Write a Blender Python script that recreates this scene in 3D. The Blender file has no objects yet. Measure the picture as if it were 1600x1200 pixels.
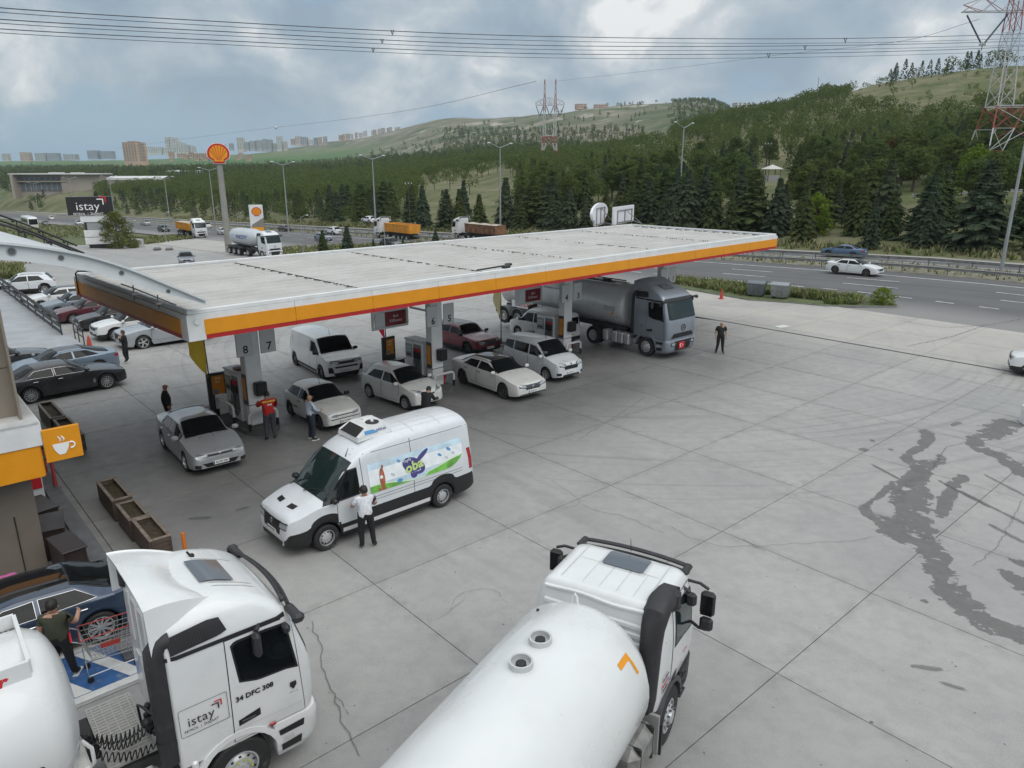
import bpy, bmesh, math, random
import numpy as np
from mathutils import Vector, Matrix
from mathutils.bvhtree import BVHTree

# ------------------------------------------------------------------ camera, sky, sun, exposure
SC = bpy.context.scene
COL = SC.collection
CAM_H, FPX, PITCH = 9.6, 1140.0, math.radians(16.6)
cam_d = bpy.data.cameras.new('camera'); cam = bpy.data.objects.new('camera', cam_d); COL.objects.link(cam)
cam.location = (0, 0, CAM_H); cam.rotation_euler = (math.pi/2 - PITCH, 0, 0)
cam_d.sensor_width = 36; cam_d.lens = 36*FPX/1600; cam_d.clip_start = .1; cam_d.clip_end = 20000
SC.camera = cam
SUN_EL, SUN_AZ = math.radians(50), math.radians(138)      # azimuth measured clockwise from +Y
sun_d = bpy.data.lights.new('sun', 'SUN'); sun_d.energy = 1.3; sun_d.angle = math.radians(55); sun_d.color = (1, .96, .9)
sun = bpy.data.objects.new('sun', sun_d); COL.objects.link(sun)
sd = Vector((math.sin(SUN_AZ)*math.cos(SUN_EL), math.cos(SUN_AZ)*math.cos(SUN_EL), math.sin(SUN_EL)))
sun.rotation_euler = sd.to_track_quat('Z', 'Y').to_euler(); sun.location = sd*50
SC.view_settings.view_transform = 'Standard'; SC.view_settings.look = 'None'
SC.view_settings.exposure = 0.15; SC.view_settings.gamma = 1.0; SC.view_settings.use_curve_mapping = False
SC.render.engine = 'CYCLES'
SC.cycles.max_bounces = 6; SC.cycles.diffuse_bounces = 3; SC.cycles.glossy_bounces = 3
SC.cycles.transmission_bounces = 4; SC.cycles.transparent_max_bounces = 12; SC.cycles.volume_bounces = 1
SC.cycles.use_denoising = True
SC.cycles.caustics_reflective = False; SC.cycles.caustics_refractive = False

def nn(nt, typ, loc=None, **kw):
	n = nt.nodes.new(typ)
	for k, v in kw.items():
		if hasattr(n, k): setattr(n, k, v)
	return n
def math_n(nt, op, a, b=None, c=None, clamp=False):
	n = nt.nodes.new('ShaderNodeMath'); n.operation = op; n.use_clamp = clamp
	for i, v in enumerate((a, b, c)):
		if v is None: continue
		if isinstance(v, (int, float)): n.inputs[i].default_value = v
		else: nt.links.new(v, n.inputs[i])
	return n.outputs[0]
def mixc(nt, fac, a, b, typ='MIX'):
	n = nt.nodes.new('ShaderNodeMix'); n.data_type = 'RGBA'; n.blend_type = typ
	for s, v in ((0, fac), (6, a), (7, b)):
		if isinstance(v, (int, float)): n.inputs[s].default_value = v
		elif isinstance(v, tuple): n.inputs[s].default_value = v if len(v) == 4 else (*v, 1)
		else: nt.links.new(v, n.inputs[s])
	return n.outputs[2]
def noise_n(nt, vec, scale, detail=4, rough=.55, dist=0.0, dim='3D'):
	n = nt.nodes.new('ShaderNodeTexNoise'); n.noise_dimensions = dim
	n.inputs['Scale'].default_value = scale; n.inputs['Detail'].default_value = detail
	n.inputs['Roughness'].default_value = rough; n.inputs['Distortion'].default_value = dist
	if vec is not None: nt.links.new(vec, n.inputs['Vector'])
	return n.outputs['Fac']
def ramp_n(nt, fac, stops, interp='LINEAR'):
	n = nt.nodes.new('ShaderNodeValToRGB'); cr = n.color_ramp; cr.interpolation = interp
	while len(cr.elements) < len(stops): cr.elements.new(.5)
	for e, (p, c) in zip(cr.elements, stops):
		e.position = p; e.color = (c, c, c, 1) if isinstance(c, (int, float)) else (*c, 1)
	nt.links.new(fac, n.inputs[0]); return n.outputs[0]
def smooth_n(nt, v, a, b, lo=0.0, hi=1.0):
	n = nt.nodes.new('ShaderNodeMapRange'); n.interpolation_type = 'SMOOTHSTEP'
	nt.links.new(v, n.inputs[0])
	for i, x in zip((1, 2, 3, 4), (a, b, lo, hi)): n.inputs[i].default_value = x
	return n.outputs[0]

def make_world():
	w = bpy.data.worlds.new('World'); SC.world = w; w.use_nodes = True
	nt = w.node_tree; nt.nodes.clear(); L = nt.links.new
	out = nt.nodes.new('ShaderNodeOutputWorld'); bg = nt.nodes.new('ShaderNodeBackground'); L(bg.outputs[0], out.inputs[0])
	bg.inputs[1].default_value = 0.1
	sky = nt.nodes.new('ShaderNodeTexSky'); sky.sky_type = 'NISHITA'; sky.sun_disc = False
	sky.sun_elevation = SUN_EL; sky.sun_rotation = SUN_AZ; sky.air_density = 1.6; sky.dust_density = 1.5; sky.ozone_density = 2.5
	tc = nt.nodes.new('ShaderNodeTexCoord'); sep = nt.nodes.new('ShaderNodeSeparateXYZ'); L(tc.outputs['Generated'], sep.inputs[0])
	z = math_n(nt, 'MAXIMUM', sep.outputs[2], 0.0)
	zz = math_n(nt, 'ADD', z, .6)
	comb = nt.nodes.new('ShaderNodeCombineXYZ')
	L(math_n(nt, 'DIVIDE', sep.outputs[0], zz), comb.inputs[0]); L(math_n(nt, 'DIVIDE', sep.outputs[1], zz), comb.inputs[1])
	comb.inputs[2].default_value = SKY_SEED
	n1 = noise_n(nt, comb.outputs[0], 3.4, 12, .55, .15)
	n2 = noise_n(nt, comb.outputs[0], 2.2, 6, .5, .2)
	# puffy detail in direction space (towers of cumulus)
	mp = nt.nodes.new('ShaderNodeMapping'); mp.inputs['Scale'].default_value = (1, 1, 1.6); mp.inputs['Location'].default_value = (.37, .1, .2)
	L(tc.outputs['Generated'], mp.inputs[0])
	n3 = noise_n(nt, mp.outputs[0], 6.0, 12, .56, .3)
	# cover: heavy overhead, opening to blue toward the horizon
	cov = math_n(nt, 'ADD', math_n(nt, 'MULTIPLY', n1, .45), math_n(nt, 'MULTIPLY', n3, .65))
	cov = math_n(nt, 'ADD', cov, smooth_n(nt, sep.outputs[2], -.01, .13, -.15, .11))
	mask = smooth_n(nt, cov, .43, .58)
	shade = math_n(nt, 'ADD', math_n(nt, 'MULTIPLY', n3, 1.15), math_n(nt, 'MULTIPLY', n2, .75)); shade = math_n(nt, 'SUBTRACT', shade, .385)
	shade = math_n(nt, 'ADD', shade, smooth_n(nt, sep.outputs[2], .05, .6, -.02, .10))
	ccol = ramp_n(nt, shade, [(.40, (2.7, 3.55, 4.4)), (.52, (3.5, 4.3, 5.05)), (.60, (4.5, 5.15, 5.65)), (.67, (5.9, 6.3, 6.6)), (.74, (8.2, 8.3, 8.3))])
	base = mixc(nt, .80, sky.outputs[0], (2.35, 3.95, 5.75))
	# cloud deck overhead (outside the frame) is the bright source of this overcast day
	top = smooth_n(nt, sep.outputs[2], .35, .9, 1.0, 1.6)
	mul = nt.nodes.new('ShaderNodeVectorMath'); mul.operation = 'SCALE'; L(ccol, mul.inputs[0]); L(top, mul.inputs['Scale'])
	L(mixc(nt, mask, base, mul.outputs[0]), bg.inputs[0])
SKY_SEED = 7.9
make_world()

# ------------------------------------------------------------------ materials
MATS = {}
def M(name, col, rough=.6, metal=0.0, coat=0.0, var=0.0, vs=3.0, bump=0.0, bs=40.0, spec=.5, emis=0.0, dirt=None):
	"""plain procedural material with a little real-world colour variation and relief"""
	if name in MATS: return MATS[name]
	m = bpy.data.materials.new(name); m.use_nodes = True; nt = m.node_tree; L = nt.links.new
	p = nt.nodes['Principled BSDF']
	p.inputs['Base Color'].default_value = (*col, 1); p.inputs['Roughness'].default_value = rough; p.inputs['Metallic'].default_value = metal
	p.inputs['Coat Weight'].default_value = coat; p.inputs['Coat Roughness'].default_value = .04; p.inputs['Specular IOR Level'].default_value = spec
	tc = None
	if var or bump or dirt:
		tc = nt.nodes.new('ShaderNodeTexCoord')
	if var:
		f = noise_n(nt, tc.outputs['Object'], vs, 5, .6)
		a = tuple(c*(1-var) for c in col); b = tuple(min(1, c*(1+var)) for c in col)
		c_ = mixc(nt, smooth_n(nt, f, .3, .7), a, b)
		if dirt:
			g = noise_n(nt, tc.outputs['Object'], dirt[1], 6, .65)
			c_ = mixc(nt, smooth_n(nt, g, .55, .8, 0, dirt[2]), c_, dirt[0])
		L(c_, p.inputs['Base Color'])
		L(smooth_n(nt, f, .2, .8, max(.02, rough-.08), min(1, rough+.08)), p.inputs['Roughness'])
	if bump:
		bn = nt.nodes.new('ShaderNodeBump'); bn.inputs['Strength'].default_value = bump; bn.inputs['Distance'].default_value = .02
		L(noise_n(nt, tc.outputs['Object'], bs, 5, .6), bn.inputs['Height']); L(bn.outputs[0], p.inputs['Normal'])
	if emis:
		p.inputs['Emission Color'].default_value = (*col, 1); p.inputs['Emission Strength'].default_value = emis
	MATS[name] = m; return m

DUST = (.33, .30, .26)
def paint(name, col, metal=0.0, rough=.32):
	return M('paint_'+name, col, rough, metal, .6, var=.04, vs=1.3, dirt=(DUST, 2.0, .12))
WHITE_P = paint('white', (.68, .69, .69)); WHITE_P2 = paint('ivory', (.62, .62, .59)); SILVER_P = paint('silver', (.44, .46, .48), .5, .32)
GREY_P = paint('bluegrey', (.22, .26, .30), .45, .33); BLACK_P = paint('black', (.018, .018, .02)); BLUE_P = paint('darkblue', (.035, .055, .095), .3)
RED_P = paint('red', (.16, .018, .028), .2); MAROON_P = paint('maroon', (.10, .022, .032), .25); LIGHTBLUE_P = paint('steelblue', (.20, .26, .33), .4)
DGREY_P = paint('darkgrey', (.05, .055, .06), .3); TRUCKSILVER_P = paint('trucksilver', (.25, .28, .32), .35, .36)
GLASS = M('dark_glass', (.006, .008, .009), .06, 0, 0, spec=.24)
GLASS_G = M('green_glass', (.013, .024, .024), .04, 0, 0, spec=.5)
TRIM = M('black_trim', (.015, .015, .016), .45, var=.1, vs=8)
PLASTIC = M('black_plastic', (.026, .026, .028), .55, var=.15, vs=6, dirt=(DUST, 5, .15))
RUBBER = M('rubber', (.02, .02, .021), .8, var=.2, vs=6, dirt=(DUST, 3, .3))
RIM = M('alloy', (.55, .56, .57), .35, .5, var=.08, vs=10)
RIMD = M('dark_alloy', (.10, .10, .10), .4, .6)
CHROME = M('chrome', (.40, .41, .42), .25, 1.0)
LAMP = M('lamp_lens', (.40, .42, .43), .15, .2, .3)
LAMPD = M('lamp_dark', (.06, .065, .07), .1, .2, .6)
TAIL = M('tail_lens', (.32, .012, .012), .15, 0, .5)
PLATE = M('plate_white', (.72, .73, .72), .4)
INK = M('ink_black', (.02, .02, .022), .5)
INKRED = M('ink_red', (.55, .02, .03), .5)
INKW = M('ink_white', (.82, .82, .82), .5)
BLUEINK = M('ink_blue', (.03, .06, .25), .5)

# ------------------------------------------------------------------ mesh builder
class MB:
	def __init__(s): s.v = []; s.f = []; s.m = []; s.mats = []; s.sm = []
	def mi(s, mat):
		if mat not in s.mats: s.mats.append(mat)
		return s.mats.index(mat)
	def add(s, vs, fs, mat, xf=None, smooth=False):
		o = len(s.v); i = s.mi(mat)
		if xf is not None: vs = [tuple(xf @ Vector(p)) for p in vs]
		s.v.extend([tuple(p) for p in vs])
		for f in fs: s.f.append(tuple(o+k for k in f)); s.m.append(i); s.sm.append(smooth)
		return s
	def box(s, c, d, mat, xf=None, rz=0, bev=0.0):
		x, y, z = (k/2 for k in d)
		if bev <= 0:
			vs = [(a*x, b*y, e*z) for e in (-1, 1) for b in (-1, 1) for a in (-1, 1)]
			fs = [(0, 2, 3, 1), (4, 5, 7, 6), (0, 1, 5, 4), (2, 6, 7, 3), (0, 4, 6, 2), (1, 3, 7, 5)]
		else:
			b_ = min(bev, x*.95, y*.95, z*.95); vs = []; fs = []; idx = {}
			for sx in (-1, 1):
				for sy in (-1, 1):
					for sz in (-1, 1):
						for ax in range(3):
							p = [sx*(x-b_), sy*(y-b_), sz*(z-b_)]; p[ax] = (sx*x, sy*y, sz*z)[ax]
							idx[(sx, sy, sz, ax)] = len(vs); vs.append(tuple(p))
			def q(a): fs.append(tuple(a))
			for ax in range(3):
				o1, o2 = [k for k in range(3) if k != ax]
				for sg in (-1, 1):
					def key(a, b):
						t = [0, 0, 0]; t[ax] = sg; t[o1] = a; t[o2] = b; return idx[(*t, ax)]
					r = [key(-1, -1), key(1, -1), key(1, 1), key(-1, 1)]
					n = (sg if ax != 1 else -sg)
					q(r if n > 0 else r[::-1])
			for ax in range(3):       # edges along ax
				o1, o2 = [k for k in range(3) if k != ax]
				for a in (-1, 1):
					for b in (-1, 1):
						def key(e, face):
							t = [0, 0, 0]; t[ax] = e; t[o1] = a; t[o2] = b; return idx[(*t, face)]
						r = [key(-1, o1), key(1, o1), key(1, o2), key(-1, o2)]
						q(r)
			for sx in (-1, 1):
				for sy in (-1, 1):
					for sz in (-1, 1): q([idx[(sx, sy, sz, k)] for k in range(3)])
			# orient outward
			ff = []
			for f in fs:
				p = [Vector(vs[k]) for k in f]; n = (p[1]-p[0]).cross(p[2]-p[0]); cc = sum(p, Vector())/len(p)
				ff.append(f if n.dot(cc) > 0 else f[::-1])
			fs = ff
		t = Matrix.Translation(Vector(c)) @ Matrix.Rotation(rz, 4, 'Z')
		return s.add(vs, fs, mat, (xf @ t) if xf is not None else t)
	def tube(s, pts, r, mat, n=8, xf=None, caps=True, smooth=True, sq=None):
		pts = [Vector(p) for p in pts]; m = len(pts); rs = r if isinstance(r, (list, tuple)) else [r]*m
		vs = []; fs = []; up = None
		for i, p in enumerate(pts):
			t = (pts[min(i+1, m-1)]-pts[max(i-1, 0)]).normalized()
			if up is None:
				up = Vector((0, 0, 1)) if abs(t.z) < .9 else Vector((1, 0, 0))
			a = t.cross(up)
			if a.length < 1e-6: a = t.orthogonal()
			a.normalize(); b = a.cross(t).normalized(); up = b
			for k in range(n):
				w = 2*math.pi*(k+.5)/n; vs.append(tuple(p+(a*math.cos(w)+b*math.sin(w)*(sq or 1))*rs[i]))
		for i in range(m-1):
			for k in range(n): fs.append((i*n+k, i*n+(k+1) % n, (i+1)*n+(k+1) % n, (i+1)*n+k))
		o = len(s.f); s.add(vs, fs, mat, xf, smooth)
		if caps: s.add(vs, [tuple(range(n))[::-1], tuple(range((m-1)*n, m*n))], mat, xf)
		return s
	def lathe(s, prof, mat, n=24, xf=None, smooth=True, a0=0, a1=2*math.pi):
		"""prof: (radius, height) pairs round local Z"""
		full = abs(a1-a0-2*math.pi) < 1e-6; nn_ = n if full else n+1
		vs = [(r*math.cos(a0+(a1-a0)*k/n), r*math.sin(a0+(a1-a0)*k/n), z) for r, z in prof for k in range(nn_)]
		fs = []
		for i in range(len(prof)-1):
			for k in range(n):
				k2 = (k+1) % nn_ if full else k+1
				fs.append((i*nn_+k, i*nn_+k2, (i+1)*nn_+k2, (i+1)*nn_+k))
		return s.add(vs, fs, mat, xf, smooth)
	def prism(s, poly, z0, z1, mat, xf=None, side=None):
		n = len(poly)
		vs = [(*p[:2], z0) for p in poly]+[(*p[:2], z1) for p in poly]
		s.add(vs, [tuple(range(n))[::-1], tuple(range(n, 2*n))], mat, xf)
		s.add(vs, [(i, (i+1) % n, n+(i+1) % n, n+i) for i in range(n)], side or mat, xf); return s
	def grid(s, rows, mat, xf=None, smooth=True, close=False, flip=False):
		m = len(rows[0]); vs = [tuple(p) for r in rows for p in r]; fs = []
		for i in range(len(rows)-1):
			for k in range(m if close else m-1):
				f = (i*m+k, i*m+(k+1) % m, (i+1)*m+(k+1) % m, (i+1)*m+k); fs.append(f[::-1] if flip else f)
		return s.add(vs, fs, mat, xf, smooth)
	def quad(s, a, b, c, d, mat, xf=None): return s.add([a, b, c, d], [(0, 1, 2, 3)], mat, xf)
	def ball(s, c, r, mat, nu=10, nv=7, xf=None, sc=(1, 1, 1)):
		rows = []
		for j in range(nv+1):
			t = math.pi*j/nv
			rows.append([(c[0]+r*sc[0]*math.sin(t)*math.cos(2*math.pi*k/nu), c[1]+r*sc[1]*math.sin(t)*math.sin(2*math.pi*k/nu), c[2]-r*sc[2]*math.cos(t)) for k in range(nu)])
		return s.grid(rows, mat, xf, True, True)
	def text(s, txt, size, mat, xf, extrude=.002, align='CENTER', shear=0.0, bold=0.0, res=2):
		vs, fs = text_geo(txt, size, extrude, align, shear, bold, res)
		return s.add(vs, fs, mat, xf)
	def mesh(s, name, ang=35):
		me = bpy.data.meshes.new(name); me.from_pydata(s.v, [], s.f)
		for m in s.mats: me.materials.append(m)
		me.polygons.foreach_set('material_index', s.m)
		me.polygons.foreach_set('use_smooth', s.sm)
		me.update()
		if any(s.sm):
			me.polygons.foreach_set('use_smooth', [True]*len(s.f))
			me.set_sharp_from_angle(angle=math.radians(ang))
		return me
	def build(s, name, parent=None, loc=(0, 0, 0), rz=0, ang=35, label=None):
		o = bpy.data.objects.new(name, s.mesh(name, ang)); COL.objects.link(o)
		o.location = loc; o.rotation_euler = (0, 0, rz)
		if parent is not None: o.parent = parent
		if label: o['label'] = label
		return o

_TXT = {}
def text_geo(txt, size, extrude, align, shear, bold, res=2):
	k = (txt, size, extrude, align, shear, bold, res)
	if k in _TXT: return _TXT[k]
	c = bpy.data.curves.new('lettering', 'FONT'); c.body = txt; c.size = size; c.extrude = extrude; c.align_x = align; c.align_y = 'CENTER'
	c.shear = shear; c.offset = bold; c.resolution_u = res
	o = bpy.data.objects.new('lettering', c); COL.objects.link(o)
	bpy.context.view_layer.update()
	ev = o.evaluated_get(bpy.context.evaluated_depsgraph_get()); me = ev.to_mesh()
	vs = [tuple(v.co) for v in me.vertices]; fs = [tuple(p.vertices) for p in me.polygons]
	ev.to_mesh_clear(); bpy.data.objects.remove(o); bpy.data.curves.remove(c)
	_TXT[k] = (vs, fs); return vs, fs

def thing(name, label, cat, loc=(0, 0, 0), rz=0, group=None):
	o = bpy.data.objects.new(name, None); COL.objects.link(o); o.empty_display_size = .3
	o.location = loc; o.rotation_euler = (0, 0, rz); o['label'] = label; o['category'] = cat
	if group: o['group'] = group
	return o
def tag(o, label, cat, group=None):
	o['label'] = label; o['category'] = cat
	if group: o['group'] = group
	return o
def structure(o, label=None):
	o['kind'] = 'structure'
	if label: o['label'] = label
	return o
def stuff(o, label=None, cat=None):
	o['kind'] = 'stuff'
	if label: o['label'] = label
	if cat: o['category'] = cat
	return o
CHILDREN = {}
def kids(o):
	return o.children
def dup(o, loc, rz, label, swap=None, group=None):
	"""copy a thing with copies of its parts and sub-parts; swap maps materials to others on the copy"""
	def one(src, par):
		c = src.copy(); COL.objects.link(c); c.parent = par
		if swap and src.type == 'MESH':
			for i, sl in enumerate(c.material_slots):
				if sl.material in swap:
					new = swap[sl.material]; sl.link = 'OBJECT'; sl.material = new
		for ch in src.children: one(ch, c)
		return c
	r = one(o, None); r.location = loc; r.rotation_euler = (0, 0, rz); r['label'] = label
	if group: r['group'] = group
	return r

# measured points: a photograph pixel (1600 wide) to the place on the ground it shows
def ray(x, y):
	u = (x-800)/FPX; v = (600-y)/FPX
	return Vector((u, math.cos(PITCH)+v*math.sin(PITCH), -math.sin(PITCH)+v*math.cos(PITCH)))
def gp(x, y, z=0.0):
	d = ray(x, y); t = (z-CAM_H)/d.z; return Vector((0, 0, CAM_H))+d*t
def at(x, y, Y):
	d = ray(x, y); return Vector((0, 0, CAM_H))+d*(Y/d.y)
def rot2(p, a): return (p[0]*math.cos(a)-p[1]*math.sin(a), p[0]*math.sin(a)+p[1]*math.cos(a))
def pchip(xs, ys):
	xs = np.array(xs, float); ys = np.array(ys, float)
	if xs[0] > xs[-1]: xs = xs[::-1]; ys = ys[::-1]
	h = np.diff(xs); d = np.diff(ys)/h; m = np.zeros(len(xs))
	for i in range(1, len(xs)-1):
		if d[i-1]*d[i] > 0:
			w1 = 2*h[i]+h[i-1]; w2 = h[i]+2*h[i-1]; m[i] = (w1+w2)/(w1/d[i-1]+w2/d[i])
	m[0] = d[0]; m[-1] = d[-1]
	def f(x):
		x = min(max(x, xs[0]), xs[-1]); i = min(int(np.searchsorted(xs, x, 'right'))-1, len(h)-1); i = max(i, 0)
		t = (x-xs[i])/h[i]
		return float(ys[i]*(1+2*t)*(1-t)**2+m[i]*h[i]*t*(1-t)**2+ys[i+1]*t*t*(3-2*t)+m[i+1]*h[i]*t*t*(t-1))
	return f
def lerp(a, b, t): return a+(b-a)*t
random.seed(7)
UH = math.radians(41.5)                       # the concrete grid's first axis
UV, WV = Vector((math.cos(UH), math.sin(UH), 0)), Vector((-math.sin(UH), math.cos(UH), 0))
def uw(u, w, z=0.0): return UV*u+WV*w+Vector((0, 0, z))
# ------------------------------------------------------------------ ground heights
W_FLAT = 13.72+3*4.03
def sstep(a, b, x):
	t = min(1, max(0, (x-a)/(b-a))); return t*t*(3-2*t)
def Gz(x, y):
	u = x*UV.x+y*UV.y; w = x*WV.x+y*WV.y
	return -.0345*(w-W_FLAT)*sstep(4, 33, u) if w > W_FLAT else 0.0
def gz(px, py, dz=0.0):
	"""ground point (station yard or highway) shown at a pixel"""
	p = gp(px, py)
	for _ in range(25):
		p = gp(px, py, Gz(p.x, p.y)+dz)
	return p
def top_z(p, py):
	"""height at the vertical through p of the pixel row py"""
	d = ray(800, py); return CAM_H+d.z/d.y*p.y
U_NEAR, U_MED0, U_MED1, U_FAR = 51.5, 75.5, 82.0, 90.5
TABLE = {
 -900: [(700, 335), (800, 318), (950, 300), (1200, 285), (1800, 270), (2800, 260), (4200, 254)],
 0: [(563, 335), (620, 318), (750, 298), (1000, 280), (1500, 268), (2500, 259), (4000, 253)],
 200: [(316, 345), (360, 325), (450, 305), (700, 284), (1100, 270), (2000, 260), (4000, 251)],
 400: [(219, 350), (250, 338), (320, 318), (450, 295), (700, 276), (1200, 265), (2200, 252), (3800, 240)],
 500: [(189, 353), (215, 342), (270, 320), (380, 298), (600, 278), (1000, 266), (1800, 253), (2600, 240), (3800, 225)],
 600: [(165, 357), (190, 345), (240, 322), (340, 298), (520, 276), (800, 262), (1300, 250), (2200, 228), (3200, 210)],
 700: [(150, 360), (172, 346), (210, 322), (300, 296), (450, 270), (700, 254), (1100, 240), (1800, 205), (2600, 186)],
 800: [(136, 363), (158, 345), (200, 318), (280, 285), (420, 259), (620, 247), (1000, 234), (1500, 205), (2100, 184)],
 900: [(123, 366), (145, 345), (185, 315), (260, 278), (380, 255), (560, 243), (900, 232), (1300, 195), (1700, 174)],
 1000: [(112, 370), (135, 345), (170, 310), (240, 272), (350, 247), (500, 226), (800, 238), (1300, 180), (1600, 163)],
 1100: [(104, 374), (125, 348), (160, 310), (220, 270), (320, 232), (470, 196), (750, 215), (1200, 175), (1500, 160)],
 1200: [(98, 379), (118, 350), (150, 312), (210, 268), (300, 224), (450, 178), (700, 195), (1200, 205)],
 1300: [(92, 382), (112, 352), (145, 312), (200, 265), (290, 215), (440, 146), (650, 160), (1200, 200)],
 1400: [(86, 385), (106, 352), (138, 310), (190, 262), (280, 210), (420, 124), (600, 130), (1200, 200)],
 1500: [(81, 388), (100, 350), (130, 308), (180, 258), (270, 200), (410, 108), (600, 112), (1200, 190)],
 1600: [(77, 391), (96, 350), (125, 305), (175, 255), (260, 195), (400, 104), (600, 106), (1200, 190)],
 2500: [(60, 400), (78, 355), (105, 310), (150, 255), (230, 195), (380, 104), (600, 106), (1200, 190)],
}
NR = 64
TX = np.arange(-900, 2501, 12.5)
def kx(px): return (px-800)/FPX*math.cos(PITCH)
def y0_of(px):
	den = kx(px)*UV.x+UV.y
	return min(600, U_FAR/den) if den > .15 else 600
def _terrain():
	keys = sorted(TABLE); cols = []
	for k in keys:
		t = TABLE[k]; Y = [math.log(a) for a, _ in t]+[math.log(7000)]; yy = [b for _, b in t]+[t[-1][1]+22]
		f = pchip(Y, yy); Y0 = t[0][0]
		cols.append([f(math.log(Y0)+(math.log(6500)-math.log(Y0))*j/NR) for j in range(NR+1)])
	cols = np.array(cols); G = np.zeros((len(TX), NR+1, 3)); rng = np.random.RandomState(4)
	fs = [pchip(keys, cols[:, j]) for j in range(NR+1)]
	for i, px in enumerate(TX):
		Y0 = y0_of(px); r = kx(px)
		for j in range(NR+1):
			Y = math.exp(math.log(Y0)+(math.log(6500)-math.log(Y0))*j/NR); d = ray(800, fs[j](px))
			z = CAM_H+d.z/d.y*Y
			if j == 0: z = Gz(r*Y, Y)-.06
			elif j == 1: z = .5*z+.5*(Gz(r*Y0, Y0)-.06)
			if j > 2: z += Y*.0016*math.sin(px*.05+j*.9)*math.sin(j*1.7+px*.013)
			G[i, j] = (r*Y, Y, z)
	return G
TG = _terrain()
def Tz(x, y):
	"""terrain height beyond the highway"""
	px = 800+FPX*(x/y)/math.cos(PITCH)
	i = min(max((px-TX[0])/12.5, 0), len(TX)-1.001); i0 = int(i); fi = i-i0
	def col(c):
		Y = TG[c, :, 1]; j = min(max(int(np.searchsorted(Y, y))-1, 0), NR-1)
		t = (y-Y[j])/(Y[j+1]-Y[j]); return TG[c, j, 2]*(1-t)+TG[c, j+1, 2]*t
	return col(i0)*(1-fi)+col(i0+1)*fi
def tz_at(px, Y):
	x = kx(px)*Y; return Vector((x, Y, Tz(x, Y)))

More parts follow.
